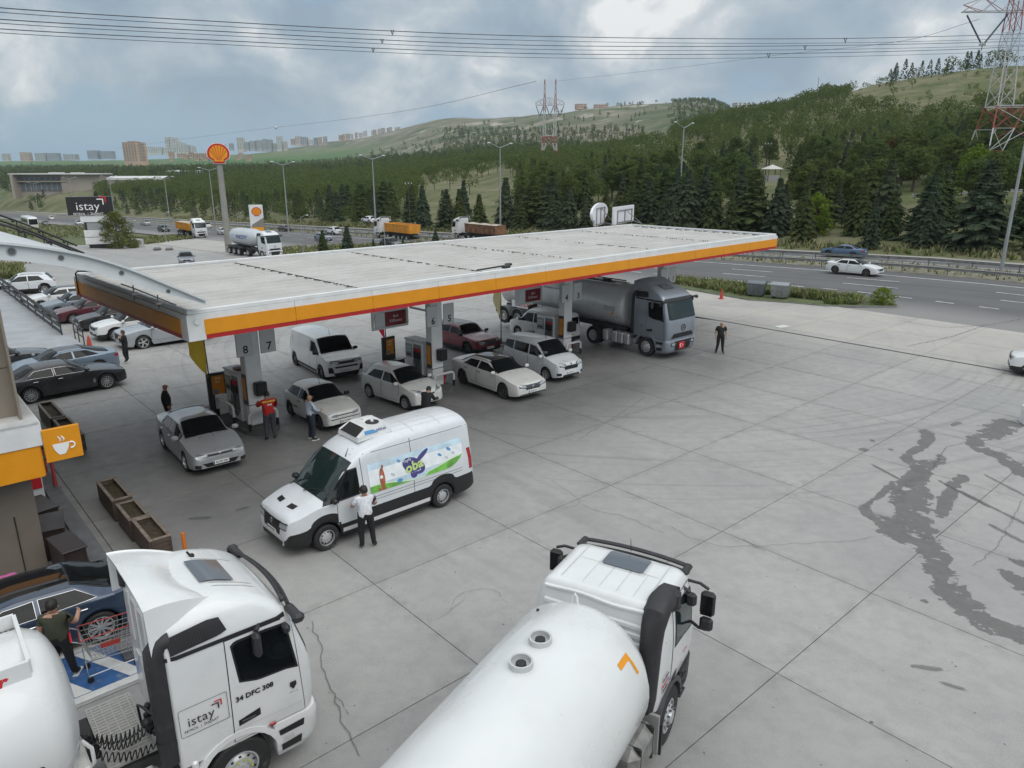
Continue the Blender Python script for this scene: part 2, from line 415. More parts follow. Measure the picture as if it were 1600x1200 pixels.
# ------------------------------------------------------------------ ground materials
SU, SW, U0, W0 = 4.27, 4.03, 12.0, 13.72
def concrete_mat():
	m = bpy.data.materials.new('cast_concrete'); m.use_nodes = True; nt = m.node_tree; L = nt.links.new; p = nt.nodes['Principled BSDF']
	g = nt.nodes.new('ShaderNodeNewGeometry'); pos = g.outputs['Position']; oi = nt.nodes.new('ShaderNodeObjectInfo')
	n1 = noise_n(nt, pos, .22, 6, .6, .4); n2 = noise_n(nt, pos, 2.3, 7, .65); n3 = noise_n(nt, pos, 30, 3, .6); n5 = noise_n(nt, pos, 7.5, 5, .7, .6)
	c = mixc(nt, smooth_n(nt, n1, .3, .7), (.292, .288, .278), (.362, .355, .338))
	c = mixc(nt, smooth_n(nt, n2, .35, .75, 0, .38), c, (.215, .217, .217))
	c = mixc(nt, smooth_n(nt, n3, .35, .7, 0, .20), c, (.50, .495, .48))
	c = mixc(nt, math_n(nt, 'MULTIPLY', oi.outputs['Random'], .26), c, (.21, .21, .208))
	# arcs of tyre rubber where lorries swing round the pumps
	sub = nt.nodes.new('ShaderNodeVectorMath'); sub.operation = 'SUBTRACT'; L(pos, sub.inputs[0]); sub.inputs[1].default_value = (6.5, 47, 0)
	ln = nt.nodes.new('ShaderNodeVectorMath'); ln.operation = 'LENGTH'; L(sub.outputs[0], ln.inputs[0])
	sp = nt.nodes.new('ShaderNodeSeparateXYZ'); L(sub.outputs[0], sp.inputs[0])
	an = math_n(nt, 'ARCTAN2', sp.outputs[1], sp.outputs[0])
	cb = nt.nodes.new('ShaderNodeCombineXYZ'); L(math_n(nt, 'MULTIPLY', ln.outputs['Value'], 3.2), cb.inputs[0]); L(math_n(nt, 'MULTIPLY', an, 2.2), cb.inputs[1])
	n4 = noise_n(nt, cb.outputs[0], 1.0, 4, .55)
	band = math_n(nt, 'MULTIPLY', smooth_n(nt, ln.outputs['Value'], 13, 19), smooth_n(nt, ln.outputs['Value'], 30, 25))
	arc = math_n(nt, 'MULTIPLY', smooth_n(nt, n4, .50, .70, 0, .36), band)
	c = mixc(nt, arc, c, (.15, .15, .152))
	# oil and rubber worn into pump lanes, plus canopy shade painted into the colour
	ru = nt.nodes.new('ShaderNodeVectorMath'); ru.operation = 'DOT_PRODUCT'; L(pos, ru.inputs[0]); ru.inputs[1].default_value = UV
	rw = nt.nodes.new('ShaderNodeVectorMath'); rw.operation = 'DOT_PRODUCT'; L(pos, rw.inputs[0]); rw.inputs[1].default_value = WV
	U, W = ru.outputs['Value'], rw.outputs['Value']
	def joint_d(v, o, s_):
		f = math_n(nt, 'FRACT', math_n(nt, 'DIVIDE', math_n(nt, 'SUBTRACT', v, o), s_)); return math_n(nt, 'MULTIPLY', math_n(nt, 'MINIMUM', f, math_n(nt, 'SUBTRACT', 1.0, f)), s_)
	jd = math_n(nt, 'MINIMUM', joint_d(U, U0, SU), joint_d(W, W0, SW))
	c = mixc(nt, math_n(nt, 'MULTIPLY', smooth_n(nt, jd, .35, .0, 0, .32), smooth_n(nt, n2, .3, .7)), c, (.17, .168, .16))
	stw = nt.nodes.new('ShaderNodeCombineXYZ'); L(math_n(nt, 'MULTIPLY', U, .9), stw.inputs[0]); L(math_n(nt, 'MULTIPLY', W, .10), stw.inputs[1])
	c = mixc(nt, smooth_n(nt, noise_n(nt, stw.outputs[0], 1.0, 5, .6), .52, .72, 0, .35), c, (.20, .198, .192))
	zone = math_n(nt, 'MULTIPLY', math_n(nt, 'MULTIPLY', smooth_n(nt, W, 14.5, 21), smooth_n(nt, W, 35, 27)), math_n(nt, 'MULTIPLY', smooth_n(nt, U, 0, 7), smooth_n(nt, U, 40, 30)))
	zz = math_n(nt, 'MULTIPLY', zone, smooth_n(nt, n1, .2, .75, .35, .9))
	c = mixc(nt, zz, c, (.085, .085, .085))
	c = mixc(nt, smooth_n(nt, n5, .66, .80, 0, .38), c, (.15, .148, .142))
	# warmer, paler slabs towards the highway
	c = mixc(nt, math_n(nt, 'MULTIPLY', smooth_n(nt, U, 37, 44), smooth_n(nt, n1, .2, .7, .2, .7)), c, (.46, .43, .385))
	L(c, p.inputs['Base Color'])
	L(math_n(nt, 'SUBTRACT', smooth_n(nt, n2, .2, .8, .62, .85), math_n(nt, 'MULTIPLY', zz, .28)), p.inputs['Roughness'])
	bn = nt.nodes.new('ShaderNodeBump'); bn.inputs['Strength'].default_value = .25; bn.inputs['Distance'].default_value = .012
	L(math_n(nt, 'ADD', n3, n2), bn.inputs['Height']); L(bn.outputs[0], p.inputs['Normal'])
	return m
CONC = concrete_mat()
JOINT = M('joint_filler', (.11, .11, .108), .9)
def asphalt_mat():
	m = bpy.data.materials.new('asphalt'); m.use_nodes = True; nt = m.node_tree; L = nt.links.new; p = nt.nodes['Principled BSDF']
	g = nt.nodes.new('ShaderNodeNewGeometry'); pos = g.outputs['Position']
	rw = nt.nodes.new('ShaderNodeVectorMath'); rw.operation = 'DOT_PRODUCT'; L(pos, rw.inputs[0]); rw.inputs[1].default_value = WV
	ru = nt.nodes.new('ShaderNodeVectorMath'); ru.operation = 'DOT_PRODUCT'; L(pos, ru.inputs[0]); ru.inputs[1].default_value = UV
	cb = nt.nodes.new('ShaderNodeCombineXYZ'); L(math_n(nt, 'MULTIPLY', rw.outputs['Value'], .03), cb.inputs[0]); L(ru.outputs['Value'], cb.inputs[1])
	lanes = noise_n(nt, cb.outputs[0], .55, 4, .6); n2 = noise_n(nt, pos, .15, 6, .6); n3 = noise_n(nt, pos, 14, 4, .6)
	c = mixc(nt, smooth_n(nt, lanes, .3, .7), (.068, .070, .076), (.115, .116, .118))
	c = mixc(nt, smooth_n(nt, n2, .4, .7, 0, .5), c, (.13, .13, .13)); c = mixc(nt, smooth_n(nt, n3, .3, .7, 0, .25), c, (.16, .158, .152))
	c = mixc(nt, smooth_n(nt, ru.outputs['Value'], 60, 53, 0, .75), c, (.26, .255, .245))
	c = mixc(nt, smooth_n(nt, ru.outputs['Value'], U_FAR-3.2, U_FAR-1.2, 0, .85), c, (.36, .35, .325))
	L(c, p.inputs['Base Color']); p.inputs['Roughness'].default_value = .82
	return m
ASPH = asphalt_mat()
ROADPAINT = M('road_paint', (.62, .62, .60), .6, var=.25, vs=1.2)
def earth_mat():
	m = bpy.data.materials.new('hill_grass'); m.use_nodes = True; nt = m.node_tree; L = nt.links.new; p = nt.nodes['Principled BSDF']
	g = nt.nodes.new('ShaderNodeNewGeometry'); pos = g.outputs['Position']
	n1 = noise_n(nt, pos, .012, 6, .6, .5); n2 = noise_n(nt, pos, .06, 7, .65, .3); n3 = noise_n(nt, pos, .6, 5, .65); nb = noise_n(nt, pos, .0022, 5, .55, .4)
	nq = noise_n(nt, pos, .16, 6, .7, .4)
	c = mixc(nt, smooth_n(nt, n1, .38, .62), (.095, .115, .045), (.165, .16, .09)); c = mixc(nt, smooth_n(nt, nq, .50, .62, 0, .7), c, (.055, .07, .03)); c = mixc(nt, smooth_n(nt, nq, .42, .30, 0, .55), c, (.24, .215, .15))
	c = mixc(nt, smooth_n(nt, n2, .45, .68, 0, .75), c, (.215, .19, .13))
	c = mixc(nt, smooth_n(nt, n2, .44, .30, 0, .7), c, (.055, .085, .028))
	c = mixc(nt, smooth_n(nt, n3, .35, .7, 0, .35), c, (.12, .135, .06))
	# far open hills: grey-green steppe with pale bare scars
	sp = nt.nodes.new('ShaderNodeSeparateXYZ'); L(pos, sp.inputs[0])
	far = smooth_n(nt, sp.outputs[1], 650, 1100)
	nf = noise_n(nt, pos, .005, 7, .62, .8); ns = noise_n(nt, pos, .011, 6, .6, 1.2)
	cf = mixc(nt, smooth_n(nt, nf, .38, .62), (.07, .095, .045), (.20, .185, .135))
	cf = mixc(nt, smooth_n(nt, ns, .56, .66, 0, .85), cf, (.40, .37, .31))
	cf = mixc(nt, smooth_n(nt, ns, .42, .30, 0, .8), cf, (.045, .075, .035))
	# green arable plain on the low ground to the west
	flat = math_n(nt, 'MULTIPLY', smooth_n(nt, sp.outputs[2], 95, 45), smooth_n(nt, sp.outputs[0], -200, -560))
	fld = mixc(nt, smooth_n(nt, nb, .40, .56), (.050, .125, .030), (.105, .150, .055))
	cf = mixc(nt, flat, cf, fld)
	c = mixc(nt, far, c, cf)
	L(c, p.inputs['Base Color']); p.inputs['Roughness'].default_value = .95; p.inputs['Specular IOR Level'].default_value = .15
	bn = nt.nodes.new('ShaderNodeBump'); bn.inputs['Strength'].default_value = .6; bn.inputs['Distance'].default_value = .4
	L(n3, bn.inputs['Height']); L(bn.outputs[0], p.inputs['Normal'])
	return m
EARTH = earth_mat()
VERGE = M('verge_grass', (.085, .105, .040), .95, var=.4, vs=.8, dirt=((.24, .21, .15), .35, .6), bump=.6, bs=6)

# ------------------------------------------------------------------ terrain, road, forecourt
mb = MB(); mb.grid([[tuple(p) for p in col] for col in TG], EARTH, flip=True); o = mb.build('hill_terrain', ang=180); structure(o)
mb = MB()       # broad base ground under everything on this side of the hills
us = [-900, -300, -120, -60, -20]+list(np.arange(4, 33.1, 2.07))+[40, 60, 91]; ws = [-900, -200, -60, 0, 25.8, 36, 50, 80, 120, 180, 260, 380, 520, 800]
mb.grid([[tuple(uw(u, w, Gz(*uw(u, w).xy)-.2)) for u in us] for w in ws], VERGE); structure(mb.build('ground'))

def clip_halfplane(poly, f):
	out = []
	for i in range(len(poly)):
		a, b = poly[i], poly[(i+1) % len(poly)]; fa, fb = f(a), f(b)
		if fa >= 0: out.append(a)
		if fa*fb < 0: t = fa/(fa-fb); out.append((a[0]+(b[0]-a[0])*t, a[1]+(b[1]-a[1])*t))
	return out
def strip(name, u0, u1, w0, w1, mat, dz, step=10, parent=None):
	n = max(1, int(abs(w1-w0)/step)); mb = MB()
	mb.grid([[tuple(uw(u, w0+(w1-w0)*i/n, Gz(*uw(u, w0+(w1-w0)*i/n).xy)+dz)) for u in np.linspace(u0, u1, 3)] for i in range(n+1)], mat, smooth=False)
	return mb.build(name, parent)
road = structure(strip('highway', U_NEAR, U_MED0-1.0, -120, 640, ASPH, -.035))
road2 = structure(strip('highway', U_MED1+.6, U_FAR+.3, -120, 640, ASPH, -.035))
med = structure(strip('median_strip', U_MED0-1.0, U_MED1+.6, -120, 640, M('median_soil', (.17, .16, .115), .95, var=.4, vs=1.5, dirt=((.42, .40, .36), .9, .8), bump=.8, bs=5), -.02))
def solid_line(u, w0, w1, wd=.18, par=None):
	strip('edge_line', u-wd/2, u+wd/2, w0, w1, ROADPAINT, -.031, parent=par)
solid_line(71.6, -120, 500, .2, road); solid_line(U_MED1+1.2, -120, 500, .2, road2); solid_line(U_FAR-2.6, -120, 500, .2, road2)
dash_me = {}
def dash(u, w, ln, wd, par):
	k = (ln, wd)
	p = uw(u, w); q = uw(u, w+ln)
	mb = MB(); a, b = Gz(*p.xy)-.031, Gz(*q.xy)-.031
	mb.quad(tuple(uw(u-wd/2, w, a)), tuple(uw(u+wd/2, w, a)), tuple(uw(u+wd/2, w+ln, b)), tuple(uw(u-wd/2, w+ln, b)), ROADPAINT); mb.build('lane_marking', par)
for k in range(-3, 15): dash(67.4, 13.2+k*12, 4.6, .16, road); dash(63.6, 11.8+k*12, 4.6, .16, road)
for k in range(-6, 26): dash(59.4, 12.4+k*2.9, 1.25, .17, road)
for k in range(-3, 15): dash(85.7, 15+k*12, 4.6, .16, road2)

# cast slabs, each a piece of its own with an open joint round it
fore = structure(MB().grid([[tuple(uw(u, w, Gz(*uw(u, w).xy)-(.05 if w < 26 else .12))) for u in list(np.arange(-32, 46, 2.135))+[46, U_NEAR+.1]] for w in [-8, 4, 16]+list(np.arange(25.81, 160, 4.03))], JOINT).build('forecourt'))
def in_view(p):
	q = p-Vector((0, 0, CAM_H)); fw = q.y*math.cos(PITCH)-q.z*math.sin(PITCH)
	if fw < 1: return False
	x = 800+FPX*q.x/fw; y = 600-FPX*(q.y*math.sin(PITCH)+q.z*math.cos(PITCH))/fw
	return -160 < x < 1760 and y < 1330
slab_me = None; nslab = 0
for i in range(-10, 11):
	for j in range(-5, 36):
		u0, w0 = U0+(i-1)*SU, W0+(j-1)*SW; big = 1
		if not any(in_view(uw(u0+a*SU, w0+b*SW)) for a in (0, 1) for b in (0, 1)): continue
		if j > 11:                                  # far yard: larger bays
			if (j-12) % 2: continue
			big = 2
		e = .010
		poly = [(u0+e, w0+e), (u0+SU-e, w0+e), (u0+SU-e, w0+big*SW-e), (u0+e, w0+big*SW-e)]
		full = True
		for (uu) in (41.0,):                        # drain channel splits the slabs it crosses
			if u0 < uu < u0+SU: full = False
		polys = [poly] if full else [clip_halfplane(poly, lambda p: 40.9-p[0]), clip_halfplane(poly, lambda p: p[0]-41.13)]
		for pl in polys:
			pl = clip_halfplane(pl, lambda p: U_NEAR+.05-p[0])
			if len(pl) < 3: continue
			flat = all(abs(Gz(*uw(*p).xy)) < 1e-6 for p in pl) and full and big == 1 and len(pl) == 4 and abs(pl[1][0]-pl[0][0]-SU+2*e) < 1e-3
			if flat:
				if slab_me is None:
					mb = MB(); vs = [tuple(uw(a, b, z)) for z in (-.05, 0) for a, b in ((e, e), (SU-e, e), (SU-e, SW-e), (e, SW-e))]
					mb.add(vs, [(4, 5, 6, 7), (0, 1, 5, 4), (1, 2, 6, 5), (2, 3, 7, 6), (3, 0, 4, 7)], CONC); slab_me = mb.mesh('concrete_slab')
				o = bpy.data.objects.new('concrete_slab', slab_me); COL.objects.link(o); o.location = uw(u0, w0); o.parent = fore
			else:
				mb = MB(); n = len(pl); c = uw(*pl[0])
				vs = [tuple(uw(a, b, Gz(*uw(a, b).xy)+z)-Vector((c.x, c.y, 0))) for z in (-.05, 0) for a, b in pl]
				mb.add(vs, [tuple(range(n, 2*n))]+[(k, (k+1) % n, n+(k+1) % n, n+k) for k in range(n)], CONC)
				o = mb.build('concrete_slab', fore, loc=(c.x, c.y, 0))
			nslab += 1
print('slabs', nslab)
# ------------------------------------------------------------------ station canopy
ZC = 5.75
WHITE_M = M('white_panel', (.70, .71, .71), .42, var=.05, vs=2, dirt=((.42, .40, .36), 1.5, .18))
ORANGE_M = M('orange_panel', (.72, .285, .008), .42, var=.04, vs=1.5)
REDBAND = M('red_band', (.42, .015, .018), .4, var=.05, vs=1.5)
def roof_mat():
	m = bpy.data.materials.new('roof_sheet_metal'); m.use_nodes = True; nt = m.node_tree; L = nt.links.new; p = nt.nodes['Principled BSDF']
	tc = nt.nodes.new('ShaderNodeTexCoord'); pos = tc.outputs['Object']
	mp = nt.nodes.new('ShaderNodeMapping'); mp.inputs['Scale'].default_value = (.16, 2.2, 1); L(pos, mp.inputs[0])
	n1 = noise_n(nt, mp.outputs[0], 1.2, 7, .65, .3); n2 = noise_n(nt, pos, .5, 6, .6); n3 = noise_n(nt, pos, 9, 5, .7)
	c = mixc(nt, smooth_n(nt, n2, .3, .7), (.41, .405, .385), (.49, .485, .465))
	c = mixc(nt, smooth_n(nt, n1, .52, .75, 0, .55), c, (.36, .345, .315))
	c = mixc(nt, math_n(nt, 'MULTIPLY', smooth_n(nt, n3, .62, .74), smooth_n(nt, n2, .5, .64)), c, (.10, .095, .085))
	L(c, p.inputs['Base Color']); p.inputs['Roughness'].default_value = .6
	return m
ROOFM = roof_mat()
CA, CB, CC, CD = (gp(*q, ZC) for q in ((291.5, 486), (1214.3, 365), (999.4, 349.8), (141, 422.4)))
can_h = math.atan2(CB.y-CA.y, CB.x-CA.x); CL = ((CB-CA).length+(CC-CD).length)/2
cu = Vector((math.cos(can_h), math.sin(can_h), 0)); cw = Vector((-cu.y, cu.x, 0)); CW_ = ((CD-CA).dot(cw)+(CC-CB).dot(cw))/2
print('canopy', CL, CW_, math.degrees(can_h), CA[:], cu.dot(CD-CA))
can = thing('station_canopy', 'long white flat-roofed fuel canopy with orange and red fascia bands over the pumps', 'canopy', (CA.x, CA.y, 0), can_h)
FH = .86
def C(u, w, z=0): return Vector((CA.x, CA.y, 0))+cu*u+cw*w+Vector((0, 0, z))
# roof deck: ribbed sheets in bays, laid slightly below the white parapet
nb = 6; by = (CL-.5)/nb
for k in range(nb):
	rows = []; n = 15; mb = MB()
	ys = []
	for r in range(n):
		y0 = .22+(CW_-.44)*r/n; st = (CW_-.44)/n
		ys += [(y0, 0), (y0+st*.70, 0), (y0+st*.75, .06), (y0+st*.95, .06)]
	ys.append((CW_-.22, 0))
	x0, x1 = .25+k*by+.004, .25+(k+1)*by-.004
	zz = lambda x: ZC-.16+(.006 if k % 2 else 0)
	mb.grid([[(x, y, zz(x)+h) for y, h in ys] for x in (x0, x1)], ROOFM, smooth=False, flip=True)
	mb.build('roof_sheet', can)
mb = MB()        # open ends of the ribs where two bays lap: rows of dark slots
for k in (1, 2, 3, 4, 5, 5.92):
	for r in range(72):
		y = .5+(CW_-1.0)*r/72
		if random.random() < (.9 if k < 2.5 else .5): mb.box((.25+k*by+random.uniform(-.02, .02), y, ZC-.105), (.07, .05, .035), INK, rz=.2)
stuff(mb.build('rib_end_slot', can))
mb = MB()        # parapet caps, butted at the corners
t = .13
for (c, d) in (((CL/2, t/2, ZC-.06), (CL, t, .12)), ((CL/2, CW_-t/2, ZC-.06), (CL, t, .12)), ((t/2, CW_/2, ZC-.06), (t, CW_-2*t, .12)), ((CL-t/2, CW_/2, ZC-.06), (t, CW_-2*t, .12))):
	mb.box(c, d, WHITE_M, bev=.015)
mb.build('parapet_cap', can)
mb = MB(); mb.box((CL/2, CW_/2, ZC-FH+.10), (CL-.2, CW_-.2, .08), M('soffit', (.62, .62, .61), .6, var=.05)); mb.build('soffit', can)
# fascia: panel by panel, three bands each; the near-left and far ends have plain white corner posts
def fascia(side, n):
	ln = CL if side in 'fb' else CW_; e0 = .42
	w_ = (ln-2*e0)/n
	for k in range(n):
		a, b = e0+k*w_+.006, e0+(k+1)*w_-.006; m = (a+b)/2; mb = MB(); zt = ZC-.124
		for (z0, z1, mat, pr) in ((zt-.175, zt, WHITE_M, .0), (zt-.605, zt-.178, ORANGE_M, .035), (ZC-FH, zt-.608, REDBAND, .022)):
			if side == 'f': c, d = (m, -pr/2, (z0+z1)/2), (b-a, .05+pr, z1-z0)
			elif side == 'b': c, d = (m, CW_+pr/2, (z0+z1)/2), (b-a, .05+pr, z1-z0)
			elif side == 'l': c, d = (-pr/2, m, (z0+z1)/2), (.05+pr, b-a, z1-z0)
			else: c, d = (CL+pr/2, m, (z0+z1)/2), (.05+pr, b-a, z1-z0)
			mb.box(c, d, mat)
		mb.build('fascia_panel', can)
fascia('f', 12); fascia('b', 12); fascia('l', 4); fascia('r', 4)
for (x, y) in ((.2, .2), (.2, CW_-.2), (CL-.2, CW_-.2), (CL-.2, .2)):
	mb = MB()
	near = (x < 1 and y < 1)
	mats = ((ZC-FH-.02, ZC-.125, WHITE_M),) if near else ((ZC-.30, ZC-.125, WHITE_M), (ZC-.735, ZC-.303, ORANGE_M), (ZC-FH, ZC-.738, REDBAND))
	for z0, z1, m_ in mats: mb.box((x, y, (z0+z1)/2), (.47+(.03 if near else .05), .47+(.03 if near else .05), z1-z0), m_, bev=.01)
	if near: mb.tube([(x+.02, y-.25, ZC-.32), (x+.02, y-.31, ZC-.32)], .085, WHITE_M, 14)
	mb.build('corner_post', can)
# debris: an aerial stick and two lumps lying on the roof
mb = MB(); p = (CL*.36, .9); mb.tube([(p[0]-.9, p[1], ZC-.06), (p[0]+.9, p[1]+.25, ZC-.06)], .035, PLASTIC, 6); mb.box((p[0]+.55, p[1]-.12, ZC-.04), (.34, .24, .12), PLASTIC, bev=.03); mb.box((p[0]+1.1, p[1]+.3, ZC-.04), (.3, .2, .1), PLASTIC, bev=.03)
tag(mb.build('roof_debris', None, loc=(CA.x, CA.y, 0), rz=can_h), 'dark rod and two lumps lying on the middle of the canopy roof', 'debris')
# columns with number plates
COLX = [4.1, 12.3, 20.9, 29.5]; COLY = CW_*.47
COL_M = M('column_cladding', (.72, .72, .71), .38, 0, var=.04, vs=2)
PLATE_G = M('number_plate_grey', (.62, .62, .61), .4, 0)
nums = [('8', '7'), ('6', '5'), ('4', '3'), ('2', '1')]
COLPOS = []
for k, (px, py) in enumerate(((402, 668), (681, 607), (882, 556), (0, 0))):
	if k < 3: q = gp(px, py); lx, ly = (q-Vector((CA.x, CA.y, 0))).dot(cu), (q-Vector((CA.x, CA.y, 0))).dot(cw)
	else: lx, ly = COLPOS[-1][0]+8.7, COLPOS[-1][1]
	COLPOS.append((lx, ly)); mb = MB()
	mb.box((lx, ly, (ZC-FH+.06)/2+.09), (.62, .42, ZC-FH-.12), COL_M, bev=.03); mb.box((lx, ly, 1.0), (.66, .46, .02), TRIM)
	col = mb.build('column', can)
	for s_, tx in ((0, nums[k][0]), (1, nums[k][1])):
		mb = MB(); ox = -.36 if s_ == 0 else .62
		ctr = (lx+(-.30 if s_ == 0 else .62), ly-.27, 3.38)
		mb.box(ctr, (.62, .06, .92), PLATE_G, bev=.028)
		xf = Matrix.Translation((ctr[0]+.03, ctr[1]-.034, ctr[2]-.22)) @ Matrix.Rotation(math.pi/2, 4, 'X')
		mb.text(tx, .42, INK, xf, .003, bold=.008)
		mb.build('number_plate', col)
	if k in (1, 2):
		mb = MB(); ln_ = 2.3        # hanging promotion frame across the lane on the left of the column
		fx0 = lx-.5; fy0 = ly+1.3
		mb.box((fx0-.9, fy0, 3.58), (1.9, .12, .10), COL_M, bev=.02); mb.box((fx0-.9, fy0, 2.85), (1.9, .12, .10), COL_M, bev=.02)
		for xx in (fx0+.02, fx0-1.8): mb.box((xx, fy0, 3.215), (.10, .12, .64), COL_M, bev=.02)
		mb.box((fx0-.62, fy0-.005, 3.215), (1.1, .06, .62), M('promo_red', (.20, .02, .03), .4, var=.2, vs=4)); mb.box((fx0-1.44, fy0-.005, 3.215), (.5, .06, .62), WHITE_M)
		xf = Matrix.Translation((fx0-.62, fy0-.04, 3.21)) @ Matrix.Rotation(math.pi/2, 4, 'X')
		mb.text('Shell', .15, INKW, Matrix.Translation((0, 0, .1)) @ xf, .002); mb.text('V-Power', .19, INKW, Matrix.Translation((0, 0, -.1)) @ xf, .002)
		mb.box((fx0+.2, fy0-.6, 3.58), (.08, 1.2, .08), COL_M)
		mb.build('promotion_frame', can)
# ------------------------------------------------------------------ vehicles: lofted bodies, everything else laid on them by ray casting
class Body:
	"""half-profile loft. top/sh/wd: (x, value) knots along the car (x forward); rings run from the sill over the roof"""
	def __init__(s, P):
		s.P = P; L = P['L']; s.L = L
		s.top, s.sh, s.wd = pchip(*zip(*P['top'])), pchip(*zip(*P['sh'])), pchip(*zip(*P['wd']))
		s.xf = P['xf']; s.xr = P['xr']; s.R = P['R']; s.roofw = P.get('roofw', .74); s.gc = P.get('gc', .2)
		xs = set(np.linspace(-L/2, L/2, P.get('n', 44)).round(4))
		for c in (s.xf, s.xr):
			for k in range(-9, 10): xs.add(round(c+(s.R+.055)*math.sin(math.pi/2*k/9), 4))
		for e in (.012, .03, .06, .1, .15, .22): xs.add(round(L/2-e, 4)); xs.add(round(-L/2+e, 4))
		xs.update(P.get('xs', []))
		s.xs = sorted(xs); xs = [s.xs[0]]
		for x in s.xs[1:]:
			if x-xs[-1] > .006: xs.append(x)
		s.xs = xs
	def bot(s, x):
		e = min(1, max(0, (abs(x)-(s.L/2-.55))/.55)); b = s.gc+.10*e*e
		for c in (s.xf, s.xr):
			r = s.R+.055
			if abs(x-c) < r: b = max(b, s.R*.97+math.sqrt(r*r-(x-c)**2))
		return b
	def ring(s, x):
		P = s.P; w = s.wd(x); zt = s.top(x); zs = min(s.sh(x), zt-.004); zb = min(s.bot(x), zs-.05)
		bul = P.get('bulge', .985); pts = [(0, zb), (w*.55, zb), (w*.93, zb), (w*.965, zb+.02)]
		low = s.gc+.06
		for f in (.16, .34, .52, .68, .82, .93, 1.0):
			z = lerp(max(zb+.03, low) if zb < low+.1 else zb+.025, zs, f)
			q = (z-s.gc)/max(.1, zs-s.gc)
			k = .965+.035*math.sin(math.pi*min(1, max(0, q))**.8) if q < .6 else lerp(.998, P.get('shw', .955), ((q-.6)/.4)**1.5)
			pts.append((w*k, z))
		ws = w*P.get('shw', .955); dh = zt-zs; g = sstep(.06, P.get('gh', .34), dh)
		wr = min(ws*.985, w*s.roofw+P.get('roofk', 0)*max(0, P['H']-zt))
		rd = P.get('rr', .11)
		for i in range(1, 11):
			t = i/10
			hy, hz = ws*(1-t**1.15), zs+dh*(1-(1-t)**2.6)
			if t <= .5: q = t/.5; gy, gz_ = lerp(ws, wr, q), lerp(zs, max(zs, zt-rd), q**.95)
			else:
				q = (t-.5)/.5; gy = wr*(1-q**1.35); gz_ = lerp(max(zs, zt-rd), zt, 1-(1-q)**2.4)
			pts.append((lerp(hy, gy, g), lerp(hz, gz_, g)))
		return pts
	def make(s, mat, under=TRIM, lower=None):
		mb = MB(); R = [s.ring(x) for x in s.xs]; n = len(R[0])
		full = [[(x, -y, z) for y, z in r[::-1]]+[(x, y, z) for y, z in r[1:]] for x, r in zip(s.xs, R)]
		# full ring: roof centre -> right side -> belly -> left side -> roof centre(excluded duplicate at the belly)
		m = len(full[0]); vs = [p for r in full for p in r]; fs, fm = [], []
		for i in range(len(full)-1):
			for k in range(m-1):
				f = (i*m+k, (i+1)*m+k, (i+1)*m+k+1, i*m+k+1); kk = abs(k-(n-1)+.5)
				fs.append(f); fm.append(kk < 2.9 or (lower and kk < 2.9+lower))
		mb.add(vs, [f for f, b in zip(fs, fm) if not b], mat, smooth=True); mb.add(vs, [f for f, b in zip(fs, fm) if b], under, smooth=True)
		mb.add(vs, [tuple(range(m))], mat); mb.add(vs, [tuple(range((len(full)-1)*m, len(full)*m))[::-1]], mat)
		# weld is not needed: the loft shares vertices inside each add()
		s.bvh = BVHTree.FromPolygons([Vector(p) for p in vs], fs+[tuple(range(m)), tuple(range((len(full)-1)*m, len(full)*m))])
		return mb
	def hit(s, p, d, off):
		d = Vector(d).normalized(); o = Vector(p)-d*6
		h = s.bvh.ray_cast(o, d)
		if h[0] is None: return None
		nrm = h[1] if h[1].dot(d) < 0 else -h[1]
		return h[0]+nrm*off
	def patch(s, mb, rows, d, off, mat):
		"""rows of 3-D guide points thrown on to the body along d"""
		H = [[s.hit(p, d, off) for p in r] for r in rows]; m = len(rows[0])
		vs, idx = [], {}
		for i, r in enumerate(H):
			for k, p in enumerate(r):
				if p is not None: idx[(i, k)] = len(vs); vs.append(tuple(p))
		fs = []
		for i in range(len(H)-1):
			for k in range(m-1):
				q = [(i, k), (i, k+1), (i+1, k+1), (i+1, k)]
				if all(a in idx for a in q): fs.append(tuple(idx[a] for a in q))
		if not fs: return mb
		a = [Vector(vs[k]) for k in fs[len(fs)//2]]; nr = (a[1]-a[0]).cross(a[2]-a[0])
		if nr.dot(Vector(d)) > 0: fs = [f[::-1] for f in fs]
		return mb.add(vs, fs, mat, smooth=True)
	def side(s, mb, bot, top, sgn, off, mat, n=10, m=5):
		"""bot/top: two (x, z) outlines thrown sideways on to flank sgn (+1 left, -1 right)"""
		def along(pl, t):
			ln = [0]
			for a, b in zip(pl, pl[1:]): ln.append(ln[-1]+math.hypot(a[0]-b[0], a[1]-b[1]))
			v = t*ln[-1]
			for i in range(len(pl)-1):
				if v <= ln[i+1]+1e-9: q = (v-ln[i])/max(1e-9, ln[i+1]-ln[i]); return (lerp(pl[i][0], pl[i+1][0], q), lerp(pl[i][1], pl[i+1][1], q))
			return pl[-1]
		B = [along(bot, k/n) for k in range(n+1)]; T = [along(top, k/n) for k in range(n+1)]
		rows = [[(lerp(b[0], t[0], j/m), sgn*2.0, lerp(b[1], t[1], j/m)) for b, t in zip(B, T)] for j in range(m+1)]
		return s.patch(mb, rows, (0, -sgn, 0), off, mat)
